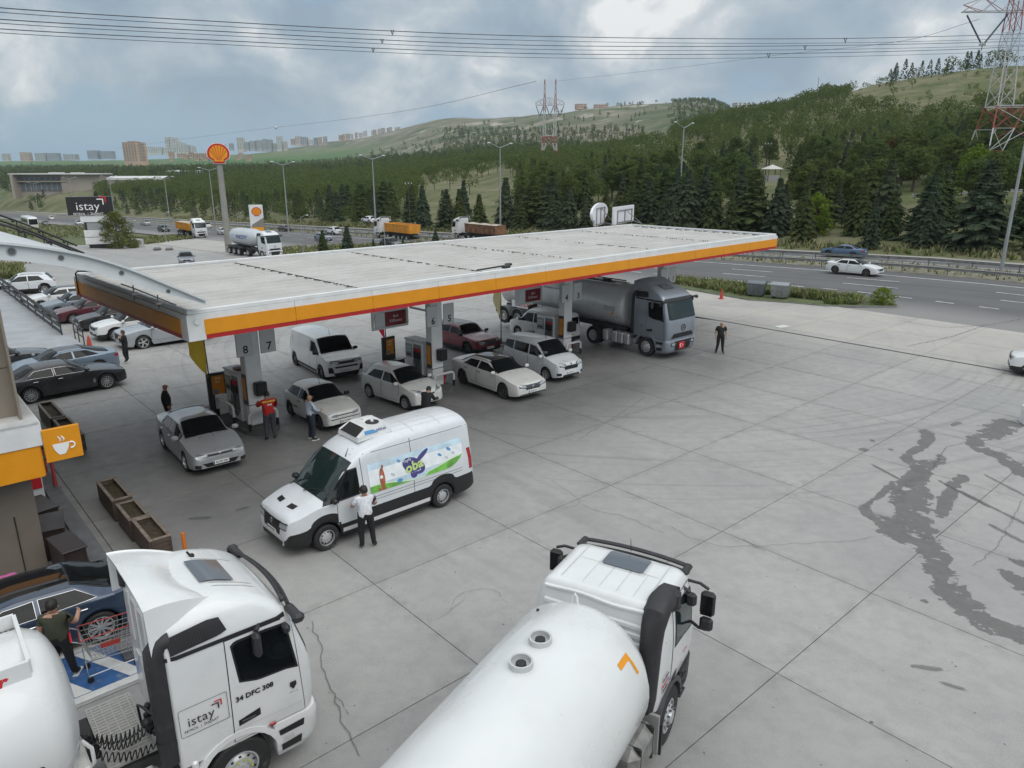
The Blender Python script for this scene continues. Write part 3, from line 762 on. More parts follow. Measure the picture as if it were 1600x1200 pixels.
	def front(s, mb, pts4, sg, off, mat, n=8, m=4, yaw=0.0):
		"""pts4: four (y, z) corners bottom-left, bottom-right, top-right, top-left seen from ahead (sg 1) or behind (sg -1); yaw slants the throw"""
		(a, b, c, d) = pts4; dr = Vector((-sg*math.cos(yaw), -math.sin(yaw), 0)); ax = Vector((-dr.y, dr.x, 0))*(-1)
		rows = []
		for j in range(m+1):
			r = []
			for k in range(n+1):
				y = lerp(lerp(a[0], b[0], k/n), lerp(d[0], c[0], k/n), j/m); z = lerp(lerp(a[1], b[1], k/n), lerp(d[1], c[1], k/n), j/m)
				r.append((sg*s.L/2*.9, y, z) if yaw == 0 else (sg*s.L/2*.93, y, z))
			rows.append(r)
		return s.patch(mb, rows, dr, off, mat)

def wheel_mesh(R, w, rimr, spokes, mat_rim, mat_hub=None, tw=1.0, style='spoke'):
	"""tyre and rim meshes round local Y (outer face at +Y)"""
	ty = MB(); rx = Matrix.Rotation(-math.pi/2, 4, 'X')
	ty.lathe([(rimr*.96, -w/2+.01), (rimr+.01, -w/2), (R-.03, -w/2), (R, -w/2+.035), (R, w/2-.035), (R-.03, w/2), (rimr+.01, w/2), (rimr*.96, w/2-.025)], RUBBER, 28, rx)
	rm = MB(); y = w/2-.05
	rm.lathe([(rimr*.99, w/2-.012), (rimr*.93, w/2-.008), (rimr*.90, y-.02)], mat_rim, 28, rx)
	rm.lathe([(rimr*.91, y-.045), (.0, y-.045)], TRIM, 20, rx)
	if style == 'disc':
		rm.lathe([(rimr*.80, y-.02), (rimr*.55, y+.02), (rimr*.2, y+.025), (0, y+.025)], mat_rim, 20, rx)
		for k in range(spokes):
			a = 2*math.pi*k/spokes; c = Vector((math.cos(a)*rimr*.68, y+.012, math.sin(a)*rimr*.68)); rm.ball(c, rimr*.10, TRIM, 6, 4, sc=(1, .25, 1))
	else:
		for k in range(spokes):
			a = 2*math.pi*k/spokes; t = Matrix.Rotation(-a, 4, 'Y')
			wd = rimr*(.17 if spokes <= 6 else .10)*tw
			vs = [(rimr*.15, y-.01, -wd*.8), (rimr*.93, y-.03, -wd), (rimr*.93, y-.03, wd), (rimr*.15, y-.01, wd*.8), (rimr*.15, y+.02, -wd*.5), (rimr*.93, y+.008, -wd*.75), (rimr*.93, y+.008, wd*.75), (rimr*.15, y+.02, wd*.5)]
			rm.add(vs, [(4, 5, 6, 7)[::-1], (0, 1, 5, 4), (2, 3, 7, 6), (1, 2, 6, 5)], mat_rim, t)
		rm.lathe([(rimr*.24, y-.01), (rimr*.22, y+.022), (0, y+.026)], mat_rim, 14, rx)
	return ty, rm

def add_wheels(root, P, rim=None, dual=()):
	R, w = P['R'], P.get('tw', .21); rimr = R*P.get('rimf', .68)
	ty, rm = wheel_mesh(R, w, rimr, P.get('spokes', 10), rim or P.get('rim', RIM), style=P.get('wstyle', 'spoke'))
	tm, rmm = ty.mesh('tyre'), rm.mesh('rim')
	for x in (P['xf'], P['xr']):
		for sg in (1, -1):
			y = sg*(P['W']/2-w/2-.015)
			o = bpy.data.objects.new('wheel', tm); COL.objects.link(o); o.parent = root; o.location = (x, y, R)
			if sg < 0: o.rotation_euler = (0, 0, math.pi)
			r = bpy.data.objects.new('rim', rmm); COL.objects.link(r); r.parent = o

def rr_poly(w, h, r, n=3):
	pts = []
	for cx, cy, a0 in ((w/2-r, h/2-r, 0), (-w/2+r, h/2-r, 90), (-w/2+r, -h/2+r, 180), (w/2-r, -h/2+r, 270)):
		for k in range(n+1): a = math.radians(a0+90*k/n); pts.append((cx+r*math.cos(a), cy+r*math.sin(a)))
	return pts

def plate(b, root, sg, z, y=0.0, txt='06 ABC 123', w=.5):
	mb = MB(); h = b.hit((sg*b.L/2*.9, y, z), (-sg, 0, 0), .012)
	if h is None: return
	xf = Matrix.Translation(h) @ Matrix.Rotation(math.pi/2 if sg > 0 else -math.pi/2, 4, 'Z') @ Matrix.Rotation(math.pi/2, 4, 'X')
	mb.prism(rr_poly(w, .115, .012, 1), -.012, .008, PLATE, xf); mb.text(txt, .082, INK, xf @ Matrix.Translation((.015, 0, .009)), .0008, bold=.002)
	mb.prism([(-w/2+.005, -.052), (-w/2+.04, -.052), (-w/2+.04, .052), (-w/2+.005, .052)], .008, .010, BLUEINK, xf)
	mb.build('number_plate', root)

def car(P, name, label, cat, pmat, loc=(0, 0, 0), rz=0, group=None, txt='06 ABC 123', plates=True, detail=True):
	b = Body(P); root = thing(name, label, cat, loc, rz, group)
	H, L, W = P['H'], P['L'], P['W']
	roofmat = P.get('roofmat')
	body = b.make(pmat, lower=P.get('clad', 0)).build('body', root, ang=50)
	xw0, xw1 = P['ws']       # windscreen base x, windscreen top x
	xb0, xb1 = P['rw']       # rear glass base x, top x
	# windscreen: thrown from ahead and above
	def screen(x0, x1, nm, wb, wt, gl=GLASS):
		mb = MB(); z0, z1 = b.top(x0), b.top(x1); d = Vector((z1-z0, 0, -(x1-x0) if x1 > x0 else (x1-x0)))
		d = Vector((-(z1-z0), 0, -abs(x1-x0))) if x0 > x1 else Vector(((z1-z0), 0, -abs(x1-x0)))
		for off, mat, k in ((.009, TRIM, 1.0), (.015, gl, .955)):
			rows = []
			for j in range(15):
				t = .5+(j/14-.5)*k
				x, z = lerp(x0, x1, t), b.top(lerp(x0, x1, t)); hw = lerp(wb, wt, t)*k
				rows.append([(x, lerp(-hw, hw, q/22), z) for q in range(23)])
			b.patch(mb, rows, d, off, mat)
		mb.build(nm, root)
	wz = lambda x: b.wd(x)*P.get('shw', .955)
	screen(xw0, xw1, 'windscreen', P.get('wsb', wz(xw0)*.90), P.get('wst', W/2*b.roofw*.93), P.get('glass', GLASS))
	if xb0 is not None: screen(xb0, xb1, 'rear_window', P.get('rwb', wz(xb0)*.80), P.get('rwt', W/2*b.roofw*.88))
	if roofmat:
		mb = MB(); rows = [[(lerp(xb1+.02, xw1-.02, i/10), lerp(-1, 1, k/8)*W/2*b.roofw*.96, H+.3) for k in range(9)] for i in range(11)]
		b.patch(mb, rows, (0, 0, -1), .005, roofmat); mb.build('roof_panel', root)
	# side glass: a black frame with panes laid over it
	for sg in (1, -1):
		for i, pane in enumerate(P['panes']):
			bot, top = pane; mb = MB()
			def zz(pl, dz): return [(x, z+dz) for x, z in pl]
			b.side(mb, bot, top, sg, .004, P.get('frame', TRIM), 12, 5)
			cx = sum(p[0] for p in bot+top)/len(bot+top); cz = sum(p[1] for p in bot+top)/len(bot+top)
			kx_, kz_ = (.975, .945) if P.get('frame') else (.94, .89)
			f = lambda pl: [(cx+(x-cx)*kx_, cz+(z-cz)*kz_) for x, z in pl]
			b.side(mb, f(bot), f(top), sg, .008, GLASS, 12, 5)
			mb.build('side_window', root)
		for dr in P.get('doors', []):
			mb = MB(); x0, x1, z0, z1 = dr[:4]
			e = .012
			b.side(mb, [(x0-e, z0-e), (x1+e, z0-e)], [(x0-e, z1), (x1+e, z1)], sg, .0035, TRIM, 8, 6)
			b.side(mb, [(x0, z0), (x1, z0)], [(x0, z1), (x1, z1)], sg, .007, pmat, 8, 6)
			d = mb.build('door', root)
			hb = MB(); hx = dr[4]
			h = b.hit((hx, sg*2, z1-.10), (0, -sg, 0), .025)
			if h is not None: hb.box(h, (.20, .035, .035), P.get('handle', pmat), bev=.012); hb.build('handle', d)
		# mirrors
		mx, mz = P['mirror']; h = b.hit((mx, sg*2, mz), (0, -sg, 0), 0)
		if h is not None:
			mb = MB(); mb.box(h+Vector((.02, sg*.13, .06)), (.14, .22, .15), P.get('mirmat', pmat), bev=.045); mb.box(h+Vector((0, sg*.03, .01)), (.08, .10, .05), TRIM, bev=.015)
			mb.box(h+Vector((-.055, sg*.13, .06)), (.012, .18, .11), GLASS); mb.build('wing_mirror', root)
	for nm, sgx, quad, yaw, mats in P.get('lamps', []):
		for sg in (1, -1):
			mb = MB(); q = [(y*sg, z) for y, z in quad]
			if sg < 0: q = [q[1], q[0], q[3], q[2]]
			b.front(mb, q, sgx, .006, mats[0], 8, 4, yaw*sg)
			if len(mats) > 1:
				cy = sum(p[0] for p in q)/4; cz = sum(p[1] for p in q)/4
				b.front(mb, [(cy+(y-cy)*.72, cz+(z-cz)*.66) for y, z in q], sgx, .012, mats[1], 8, 4, yaw*sg)
			mb.build(nm, root)
	for nm, sgx, quad, mat in P.get('faces', []):
		mb = MB(); b.front(mb, quad, sgx, .007, mat, 12, 4)
		if nm == 'grille':
			z0, z1 = quad[0][1], quad[2][1]; n = 3
			for k in range(n):
				z = lerp(z0, z1, (k+.7)/(n+.4)); b.front(mb, [(lerp(quad[0][0], quad[3][0], (z-z0)/(z1-z0))*.93, z-.008), (lerp(quad[1][0], quad[2][0], (z-z0)/(z1-z0))*.93, z-.008), (lerp(quad[1][0], quad[2][0], (z-z0)/(z1-z0))*.93, z+.008), (lerp(quad[0][0], quad[3][0], (z-z0)/(z1-z0))*.93, z+.008)], sgx, .014, P.get('grillebar', PLASTIC), 12, 1)
		mb.build(nm, root)
	if P.get('badge'):
		sgx, z, rad = P['badge']; h = b.hit((sgx*L/2*.9, 0, z), (-sgx, 0, 0), .012)
		if h is not None: mb = MB(); mb.ball(h, rad, CHROME, 10, 6, sc=(.3, 1, 1)); mb.build('badge', root)
	if plates:
		plate(b, root, 1, P['plz'][0], txt=txt); plate(b, root, -1, P['plz'][1], txt=txt)
	if P.get('strips'):
		for sg in (1, -1):
			mb = MB()
			for x0, x1, z0, z1, mat in P['strips']: b.side(mb, [(x0, z0), (x1, z0)], [(x0, z1), (x1, z1)], sg, .006, mat, 12, 1)
			mb.build('side_trim', root)
	if P.get('rails'):
		for sg in (1, -1):
			mb = MB(); pts = []
			for i in range(8):
				x = lerp(P['rails'][0], P['rails'][1], i/7); h = b.hit((x, sg*W/2*b.roofw*.93, H+1), (0, 0, -1), .0)
				if h is not None: pts.append(h+Vector((0, 0, .05 if 0 < i < 7 else .005)))
			if len(pts) > 2: mb.tube(pts, .02, P.get('railmat', TRIM), 6); mb.build('roof_rail', root)
	if P.get('aerial') is not None:
		h = b.hit((P['aerial'], 0, H+1), (0, 0, -1), 0); mb = MB(); mb.tube([h, h+Vector((-.10, 0, .30))], [.012, .004], TRIM, 5); mb.build('aerial', root)
	add_wheels(root, P)
	root['_b'] = 0; del root['_b']
	return root, b

def shape(L, W, H, xf, xr, R, hood, deck=None, **k):
	"""common passenger-car outline. hood=(nose z, hood z at screen, screen base x, roof front x), deck=(rear kind params)"""
	nz, hz, xs, xt = hood; f = L/2; P = dict(L=L, W=W, H=H, xf=xf, xr=xr, R=R)
	top = [(f, nz-.16), (f-.025, nz-.05), (f-.10, nz+.01), (f-.35, nz+.07), ((f-.35+xs)/2, lerp(nz+.07, hz, .60)), (xs+.10, hz-.015), (xs, hz), (lerp(xs, xt, .5), lerp(hz, H-.035, .55)), (xt, H-.04), (xt-.30, H-.008)]
	sh = [(f, nz-.22), (f-.08, nz-.06), (f-.35, nz+.015), (xs, hz-.07)]
	return P, top, sh, f
def sedan(L, W, H, xf, xr, R, nose, hz, xs, xt, xroof, xdeck, dz, belt, tail=.62, **k):
	P, top, sh, f = shape(L, W, H, xf, xr, R, (nose, hz, xs, xt))
	top += [(xroof, H-.03), (lerp(xroof, xdeck, .5), lerp(H-.03, dz, .47)), (xdeck, dz+.01), (-f+.28, dz-.015), (-f+.10, dz-.03), (-f+.03, dz-.16), (-f, tail)]
	sh += [(0, belt), (xdeck, belt+.02), (-f+.25, dz-.09), (-f+.06, dz-.14), (-f, tail-.05)]
	wd = [(f, W*.36), (f-.025, W*.415), (f-.10, W*.45), (f-.34, W*.482), (f-.8, W*.498), (0, W*.5), (-f+1.0, W*.498), (-f+.38, W*.475), (-f+.12, W*.44), (-f+.03, W*.40), (-f, W*.36)]
	P.update(top=top, sh=sh, wd=wd, ws=(xs-.02, xt+.02), rw=(xdeck+.05, xroof-.03)); P.update(k)
	return P
def hatch(L, W, H, xf, xr, R, nose, hz, xs, xt, xroof, zt_, belt, rearx=.12, tail=.6, **k):
	"""two-box car: xroof = where the roof ends, zt_ = rear glass base height, rearx = how far the tailgate slopes"""
	P, top, sh, f = shape(L, W, H, xf, xr, R, (nose, hz, xs, xt))
	top += [(0, H), (xroof, H-.06), (lerp(xroof, -f+rearx, .35), H-.13), (-f+rearx, zt_), (-f+.07, zt_-.12), (-f+.02, tail+.06), (-f, tail-.05)]
	sh += [(0, belt), (-f+.6, belt+.02), (-f+.2, min(belt+.02, zt_-.05)), (-f+.06, min(zt_-.16, belt-.1)), (-f, tail-.10)]
	wd = [(f, W*.36), (f-.025, W*.415), (f-.10, W*.45), (f-.34, W*.482), (f-.8, W*.498), (0, W*.5), (-f+.9, W*.498), (-f+.35, W*.48), (-f+.12, W*.45), (-f+.03, W*.42), (-f, W*.38)]
	P.update(top=top, sh=sh, wd=wd, ws=(xs-.02, xt+.02), rw=(-f+rearx+.0, xroof-.06)); P.update(k)
	return P
def panes(belt, top, fb, ft, B, rb, rt, extra=None, rise=.03):
	p = [([(fb, belt-.01), (B+.035, belt)], [(ft, top-.02), (B+.035, top)]), ([(B-.035, belt), (rb, belt+rise)], [(B-.035, top), (rt, top-.03)])]
	if extra: p.append(([(extra[0], belt+rise), (extra[1], belt+rise+.02)], [(extra[2], top-.03), (extra[3], top-.06)]))
	return p
FWH = [('headlight', 1)]
def lamps(y0, y1, z0, z1, ry0, ry1, rz0, rz1, dark=False, slant=.05, yaw=.75, ryaw=.5):
	return [('headlight', 1, [(y0, z0), (y1, z0+slant), (y1, z1+slant), (y0, z1)], -yaw, (LAMPD, LAMP) if dark else (LAMP, M('lamp_inner', (.22, .23, .24), .2, .4))),
			('tail_light', -1, [(ry0, rz0), (ry1, rz0), (ry1, rz1), (ry0, rz1)], ryaw, (TAIL,))]
def grille(w0, w1, z0, z1, nm='grille', mat=TRIM): return (nm, 1, [(-w0, z0), (w0, z0), (w1, z1), (-w1, z1)], mat)

FOCUS = sedan(4.49, 1.84, 1.46, 1.33, -1.31, .325, .76, 1.02, 1.05, .28, -.95, -1.62, 1.12, .97, roofw=.70,
	panes=panes(.99, 1.31, .92, .22, -.28, -1.28, -.98), doors=[(-.25, .95, .34, .95, -.12), (-1.12, -.31, .36, .97, -1.0)], mirror=(.86, .97), plz=(.43, .78),
	lamps=lamps(.46, .84, .60, .76, .52, .84, .80, .98), faces=[grille(.40, .46, .66, .73), ('lower_grille', 1, [(-.40, .28), (.40, .28), (.58, .46), (-.58, .46)], TRIM), ('fog_lamp_recess', 1, [(.62, .33), (.80, .33), (.80, .46), (.62, .42)], TRIM), ('fog_lamp_recess', 1, [(-.80, .33), (-.62, .33), (-.62, .42), (-.80, .46)], TRIM)], badge=(1, .695, .055), spokes=7, handle=CHROME, wsb=.70)
PALIO = hatch(3.74, 1.62, 1.45, 1.19, -1.18, .285, .76, .99, .72, .05, -1.15, .98, .93, .28, roofw=.72, rim=RIMD,
	panes=[([(.60, .94), (-.36, .95)], [(.02, 1.26), (-.36, 1.30)]), ([(-.42, .95), (-1.38, 1.0)], [(-.42, 1.30), (-1.14, 1.27)])], doors=[(-.40, .62, .33, .92, -.28)], mirror=(.52, .95), mirmat=TRIM, plz=(.40, .62), handle=TRIM,
	lamps=lamps(.42, .68, .58, .70, .48, .72, .70, .95, slant=.03), faces=[grille(.34, .34, .635, .66), ('lower_grille', 1, [(-.52, .25), (.52, .25), (.52, .32), (-.52, .32)], TRIM), ('bumper_strip', 1, [(-.70, .50), (.70, .50), (.70, .53), (-.70, .53)], TRIM)], strips=[(-1.3, 1.1, .52, .57, PLASTIC)], spokes=8, wstyle='disc', aerial=.0)
MICRA = hatch(3.78, 1.67, 1.54, 1.22, -1.23, .29, .84, 1.06, .98, .22, -1.25, 1.05, .98, .26, roofw=.70,
	panes=panes(1.0, 1.35, .86, .20, -.28, -1.30, -.95), doors=[(-.25, .88, .34, .96, -.12), (-1.05, -.31, .36, .98, -.92)], mirror=(.80, 1.0), plz=(.42, .75),
	lamps=lamps(.40, .70, .70, .90, .50, .74, .85, 1.08, slant=.06), faces=[grille(.22, .28, .64, .70), ('lower_grille', 1, [(-.50, .28), (.50, .28), (.42, .46), (-.42, .46)], TRIM)], badge=(1, .76, .05), spokes=7)
MERC = sedan(4.92, 1.85, 1.46, 1.49, -1.45, .335, .78, 1.04, 1.08, .28, -.98, -1.85, 1.10, .97, roofw=.69, roofmat=M('dark_roof', (.04, .042, .045), .06, spec=.8),
	panes=panes(1.0, 1.31, .95, .22, -.32, -1.42, -1.02), doors=[(-.28, 1.0, .34, .96, -.15), (-1.25, -.35, .36, .98, -1.1)], mirror=(.90, .99), plz=(.43, .80),
	lamps=lamps(.48, .86, .58, .74, .45, .85, .78, .92, dark=True), faces=[grille(.38, .46, .52, .73, mat=PLASTIC), ('lower_grille', 1, [(-.78, .26), (.78, .26), (.70, .36), (-.70, .36)], TRIM)], grillebar=CHROME, badge=(1, .62, .07), spokes=10, rim=M('bronze_alloy', (.18, .16, .13), .35, .8), tw=.23, handle=CHROME)
COURIER = hatch(4.16, 1.77, 1.74, 1.24, -1.25, .305, .92, 1.14, 1.22, .45, -1.80, 1.12, 1.06, .14, roofw=.80, rr=.10,
	panes=[([(1.12, 1.05), (.05, 1.08)], [(.46, 1.50), (.05, 1.53)]), ([(-.02, 1.08), (-1.05, 1.10)], [(-.02, 1.53), (-1.05, 1.53)]), ([(-1.12, 1.10), (-1.86, 1.16)], [(-1.12, 1.53), (-1.72, 1.48)])], doors=[(.02, 1.05, .36, 1.03, .15), (-1.05, -.02, .38, 1.05, -.2)], mirror=(.98, 1.08), plz=(.46, .70),
	lamps=lamps(.44, .80, .72, .90, .68, .84, .85, 1.25, dark=True), faces=[grille(.40, .46, .62, .80), ('lower_grille', 1, [(-.55, .28), (.55, .28), (.50, .38), (-.50, .38)], TRIM), ('fog_lamp_recess', 1, [(.60, .36), (.80, .38), (.80, .50), (.60, .48)], TRIM), ('fog_lamp_recess', 1, [(-.80, .38), (-.60, .36), (-.60, .48), (-.80, .50)], TRIM)], badge=(1, .86, .05), spokes=9, aerial=.35)
VIVARO = hatch(4.96, 1.92, 1.92, 1.60, -1.675, .335, 1.02, 1.24, 1.62, .92, -2.30, 1.25, 1.15, .08, roofw=.84, rr=.11, gc=.2,
	panes=[([(1.48, 1.14), (.42, 1.17)], [(.90, 1.66), (.42, 1.69)])], doors=[(.40, 1.28, .40, 1.13, .52), (-.95, .34, .40, 1.72, .15)], mirror=(1.30, 1.18), mirmat=TRIM, plz=(.52, .7), rim=RIMD,
	lamps=lamps(.46, .88, .84, .98, .74, .9, .8, 1.4, dark=True), faces=[grille(.47, .47, .84, .96), ('lower_grille', 1, [(-.60, .30), (.60, .30), (.66, .44), (-.66, .44)], TRIM), ('fog_lamp_recess', 1, [(.62, .44), (.86, .46), (.86, .72), (.70, .72)], TRIM), ('fog_lamp_recess', 1, [(-.86, .46), (-.62, .44), (-.70, .72), (-.86, .72)], TRIM), ('centre_strip', 1, [(-.55, .66), (.55, .66), (.60, .74), (-.60, .74)], TRIM)], strips=[(-1.2, 1.15, .26, .40, TRIM)], spokes=10, wstyle='disc', rw=(None, None), aerial=.75)
SUVRED = hatch(4.38, 1.79, 1.54, 1.28, -1.28, .335, .86, 1.06, .95, .30, -1.45, 1.08, 1.0, .24, roofw=.70, clad=2, roofmat=M('grey_roof', (.12, .125, .13), .15, spec=.7),
	panes=panes(1.02, 1.36, .84, .26, -.30, -1.40, -1.05), doors=[(-.27, .88, .42, .99, -.14), (-1.1, -.33, .42, 1.0, -1.0)], mirror=(.80, 1.02), mirmat=TRIM, plz=(.46, .8),
	lamps=lamps(.50, .84, .74, .82, .5, .8, .85, 1.0, dark=True), faces=[grille(.62, .66, .66, .84, 'front_visor', LAMPD), ('lower_grille', 1, [(-.65, .30), (.65, .30), (.60, .52), (-.60, .52)], TRIM)], spokes=5, rim=RIMD)
SUV = hatch(4.5, 1.87, 1.64, 1.33, -1.34, .355, .92, 1.12, 1.02, .32, -1.5, 1.14, 1.04, .24, roofw=.72, clad=2,
	panes=panes(1.06, 1.45, .90, .28, -.30, -1.42, -1.05, (-1.25, -1.62, -1.25, -1.35) if False else None), doors=[(-.27, .92, .46, 1.03, -.14), (-1.12, -.33, .46, 1.05, -1.0)], mirror=(.84, 1.06), plz=(.50, .85),
	lamps=lamps(.48, .86, .72, .90, .5, .86, .95, 1.1), faces=[grille(.42, .48, .66, .84), ('lower_grille', 1, [(-.70, .32), (.70, .32), (.62, .50), (-.62, .50)], TRIM)], badge=(1, .76, .06), rails=(-1.4, .2), railmat=CHROME, spokes=10, rim=RIM)
BIGSUV = hatch(5.05, 1.97, 1.72, 1.52, -1.45, .385, .96, 1.16, 1.15, .40, -1.75, 1.16, 1.06, .26, roofw=.72,
	panes=panes(1.09, 1.52, 1.03, .36, -.28, -1.62, -1.25), doors=[(-.25, 1.05, .46, 1.05, -.12), (-1.2, -.31, .46, 1.07, -1.05)], mirror=(.96, 1.1), plz=(.52, .9),
	lamps=lamps(.48, .90, .74, .92, .5, .9, .95, 1.1), faces=[grille(.40, .44, .42, .88), ('lower_grille', 1, [(-.80, .32), (-.5, .32), (-.5, .48), (-.80, .48)], TRIM)], rails=(-1.5, .3), railmat=CHROME, spokes=5, rim=RIM, tw=.26, rimf=.72)
BMW = sedan(4.98, 1.87, 1.47, 1.58, -1.40, .345, .78, 1.02, 1.05, .22, -1.05, -1.90, 1.12, .98, roofw=.68,
	panes=panes(1.0, 1.32, .90, .15, -.40, -1.48, -1.10), doors=[(-.36, .95, .34, .96, -.22), (-1.30, -.43, .36, .98, -1.15)], mirror=(.82, 1.0), plz=(.43, .8),
	lamps=lamps(.44, .88, .64, .76, .45, .88, .80, .94, dark=True), faces=[grille(.24, .24, .56, .74), ('lower_grille', 1, [(-.7, .28), (.7, .28), (.6, .42), (-.6, .42)], TRIM)], frame=CHROME, spokes=12, rimf=.74, handle=CHROME, strips=[(1.02, 1.12, .42, .60, CHROME)], tw=.24)
COUPE = sedan(4.85, 1.86, 1.42, 1.45, -1.40, .34, .78, 1.02, .95, .15, -.85, -2.05, 1.06, .95, roofw=.67,
	panes=panes(.98, 1.28, .82, .10, -.42, -1.50, -1.02), doors=[(-.38, .9, .34, .94, -.25)], mirror=(.75, .98), plz=(.43, .75),
	lamps=lamps(.46, .86, .62, .76, .40, .88, .76, .90, dark=True), faces=[grille(.38, .44, .50, .72)], spokes=10, roofmat=M('glass_roof', (.06, .07, .08), .05, spec=.8))
TALISMAN = sedan(4.85, 1.87, 1.46, 1.42, -1.39, .345, .80, 1.04, 1.05, .22, -1.0, -1.95, 1.10, .98, roofw=.70, roofmat=M('black_roof', (.012, .013, .015), .05, spec=.9),
	panes=panes(1.01, 1.31, .92, .16, -.38, -1.42, -1.08), doors=[(-.34, .98, .34, .97, -.20), (-1.28, -.41, .36, .99, -1.12)], mirror=(.84, 1.0), plz=(.43, .8),
	lamps=lamps(.46, .88, .62, .78, .30, .88, .80, .94, dark=True), faces=[grille(.42, .48, .48, .72)], frame=CHROME, spokes=10, rimf=.74, handle=CHROME)
TRANSIT = dict(L=5.98, W=2.06, H=2.62, xf=1.97, xr=-1.78, R=.355, gc=.24, roofw=.80, rr=.20, gh=.5, n=60, clad=3, rimf=.62,
	top=[(2.99, .66), (2.97, .95), (2.90, 1.08), (2.60, 1.18), (2.25, 1.30), (2.08, 1.38), (1.55, 1.88), (1.18, 2.20), (.85, 2.40), (.40, 2.54), (-.2, 2.61), (-2.3, 2.62), (-2.75, 2.58), (-2.90, 2.45), (-2.955, 1.6), (-2.985, .8), (-2.99, .6)],
	sh=[(2.99, .60), (2.90, .98), (2.60, 1.08), (2.1, 1.22), (1.5, 1.26), (1.0, 1.28), (-2.7, 1.30), (-2.9, 1.28), (-2.97, .75), (-2.99, .55)],
	wd=[(2.99, .66), (2.96, .76), (2.85, .86), (2.5, .96), (2.0, 1.01), (1.2, 1.03), (-2.2, 1.03), (-2.75, 1.0), (-2.93, .96), (-2.99, .92)], shw=.975,
	ws=(2.02, 1.12), rw=(None, None), wsb=.93, wst=.80, glass=GLASS_G,
	panes=[([(2.02, 1.24), (.92, 1.28)], [(1.22, 1.98), (.92, 2.0)])], doors=[(.82, 1.62, .62, 1.24, .98)], mirror=(1.72, 1.30), mirmat=TRIM, plz=(.62, .8), handle=TRIM,
	lamps=[('headlight', 1, [(.50, .76), (1.0, .80), (1.0, .99), (.52, .95)], -.62, (LAMPD, LAMP)), ('tail_light', -1, [(.86, .95), (1.0, .95), (1.0, 1.60), (.86, 1.60)], .7, (TAIL,))],
	faces=[grille(.44, .50, .60, .97), ('lower_grille', 1, [(-.55, .34), (.55, .34), (.6, .46), (-.6, .46)], TRIM), ('bonnet_vent', 1, [(.18, 1.17), (.46, 1.17), (.46, 1.22), (.18, 1.22)], TRIM), ('bonnet_vent', 1, [(-.46, 1.17), (-.18, 1.17), (-.18, 1.22), (-.46, 1.22)], TRIM)], badge=(1, .86, .08),
	strips=[(-1.30, 1.50, .37, .49, WHITE_P)], spokes=10, wstyle='disc', tw=.235)

def wrap(P, F, R, side, cls_heading=None):
	"""body placed so that the wheels of one flank stand on two measured ground points"""
	a, b = gz(*F), gz(*R); h = math.atan2(a.y-b.y, a.x-b.x) if cls_heading is None else math.radians(cls_heading)
	mx = (P['xf']+P['xr'])/2; m = (a+b)/2 if cls_heading is None else a
	off = rot2((mx if cls_heading is None else P['xf'], side*(P['W']/2-.02)), h)
	x, y = m.x-off[0], m.y-off[1]; return (x, y, Gz(x, y)), h
W2 = paint('pearl', (.61, .61, .59)); W3 = paint('coolwhite', (.62, .645, .67))
loc, h = wrap(FOCUS, (290, 736.7), (255, 700.5), -1); car(FOCUS, 'silver_sedan', 'silver four-door saloon with a dark windscreen waiting at the near lane of pump 8', 'car', SILVER_P, loc, h, txt='06 DD 328')
loc, h = wrap(PALIO, (498.7, 672.5), (453, 649), -1); car(PALIO, 'small_hatchback', 'old white three-door hatchback with black bumper strips and a man beside its bonnet', 'car', WHITE_P2, loc, h, txt='06 TU 9380')
loc, h = wrap(MICRA, (632.6, 641), (575.8, 621.8), -1); car(MICRA, 'round_hatchback', 'round-eyed white five-door hatchback filling up at pump 6', 'car', W2, loc, h, txt='34 KR 671')
loc, h = wrap(MERC, (785, 623.3), (721.7, 600), -1); car(MERC, 'white_saloon', 'large white saloon with chrome-barred grille and black glass roof leaving pump 5', 'car', W2, loc, h, txt='06 EK 204')
loc, h = wrap(COURIER, (851.7, 595), (790, 573), -1, -50); car(COURIER, 'white_people_carrier', 'tall white people carrier with dark rear windows beside pump 4', 'car', W3, loc, h, txt='06 BR 117')
loc, h = wrap(VIVARO, (499.6, 591), (462.9, 571.9), -1); car(VIVARO, 'panel_van', 'white low-roof panel van with black front strip standing behind the pumps', 'van', WHITE_P, loc, h, txt='34 CEP 60')
loc, h = wrap(SUVRED, (730, 554), (690, 543), -1, -47); car(SUVRED, 'red_crossover', 'red crossover with a grey roof and black face between pumps 5 and 4', 'car', RED_P, loc, h)
pr = gz(890, 541); hh = math.radians(131); q = rot2((COURIER['L']/2, 0), hh)
DOBLO = dict(COURIER); DOBLO.update(L=4.4, H=1.84, W=1.83)
DOBLO = hatch(4.4, 1.83, 1.84, 1.32, -1.40, .32, .95, 1.16, 1.30, .55, -2.0, 1.16, 1.08, .10, roofw=.84, rr=.1, panes=[([(1.18, 1.07), (.05, 1.10)], [(.55, 1.58), (.05, 1.62)]), ([(-.02, 1.10), (-1.1, 1.12)], [(-.02, 1.62), (-1.1, 1.62)]), ([(-1.17, 1.12), (-2.0, 1.16)], [(-1.17, 1.62), (-1.92, 1.58)])], doors=[(.02, 1.1, .36, 1.05, .15)], mirror=(1.05, 1.1), plz=(.5, .62),
	lamps=lamps(.46, .82, .74, .92, .74, .88, .75, 1.25), faces=[grille(.4, .45, .62, .8), ('rear_bumper', -1, [(-.85, .30), (.85, .30), (.85, .50), (-.85, .50)], PLASTIC)], spokes=9)
car(DOBLO, 'white_delivery_car', 'white high-backed car seen from its dark rear window beyond pump 4', 'car', WHITE_P, (pr.x+q[0], pr.y+q[1], 0), hh, txt='06 GN 842')
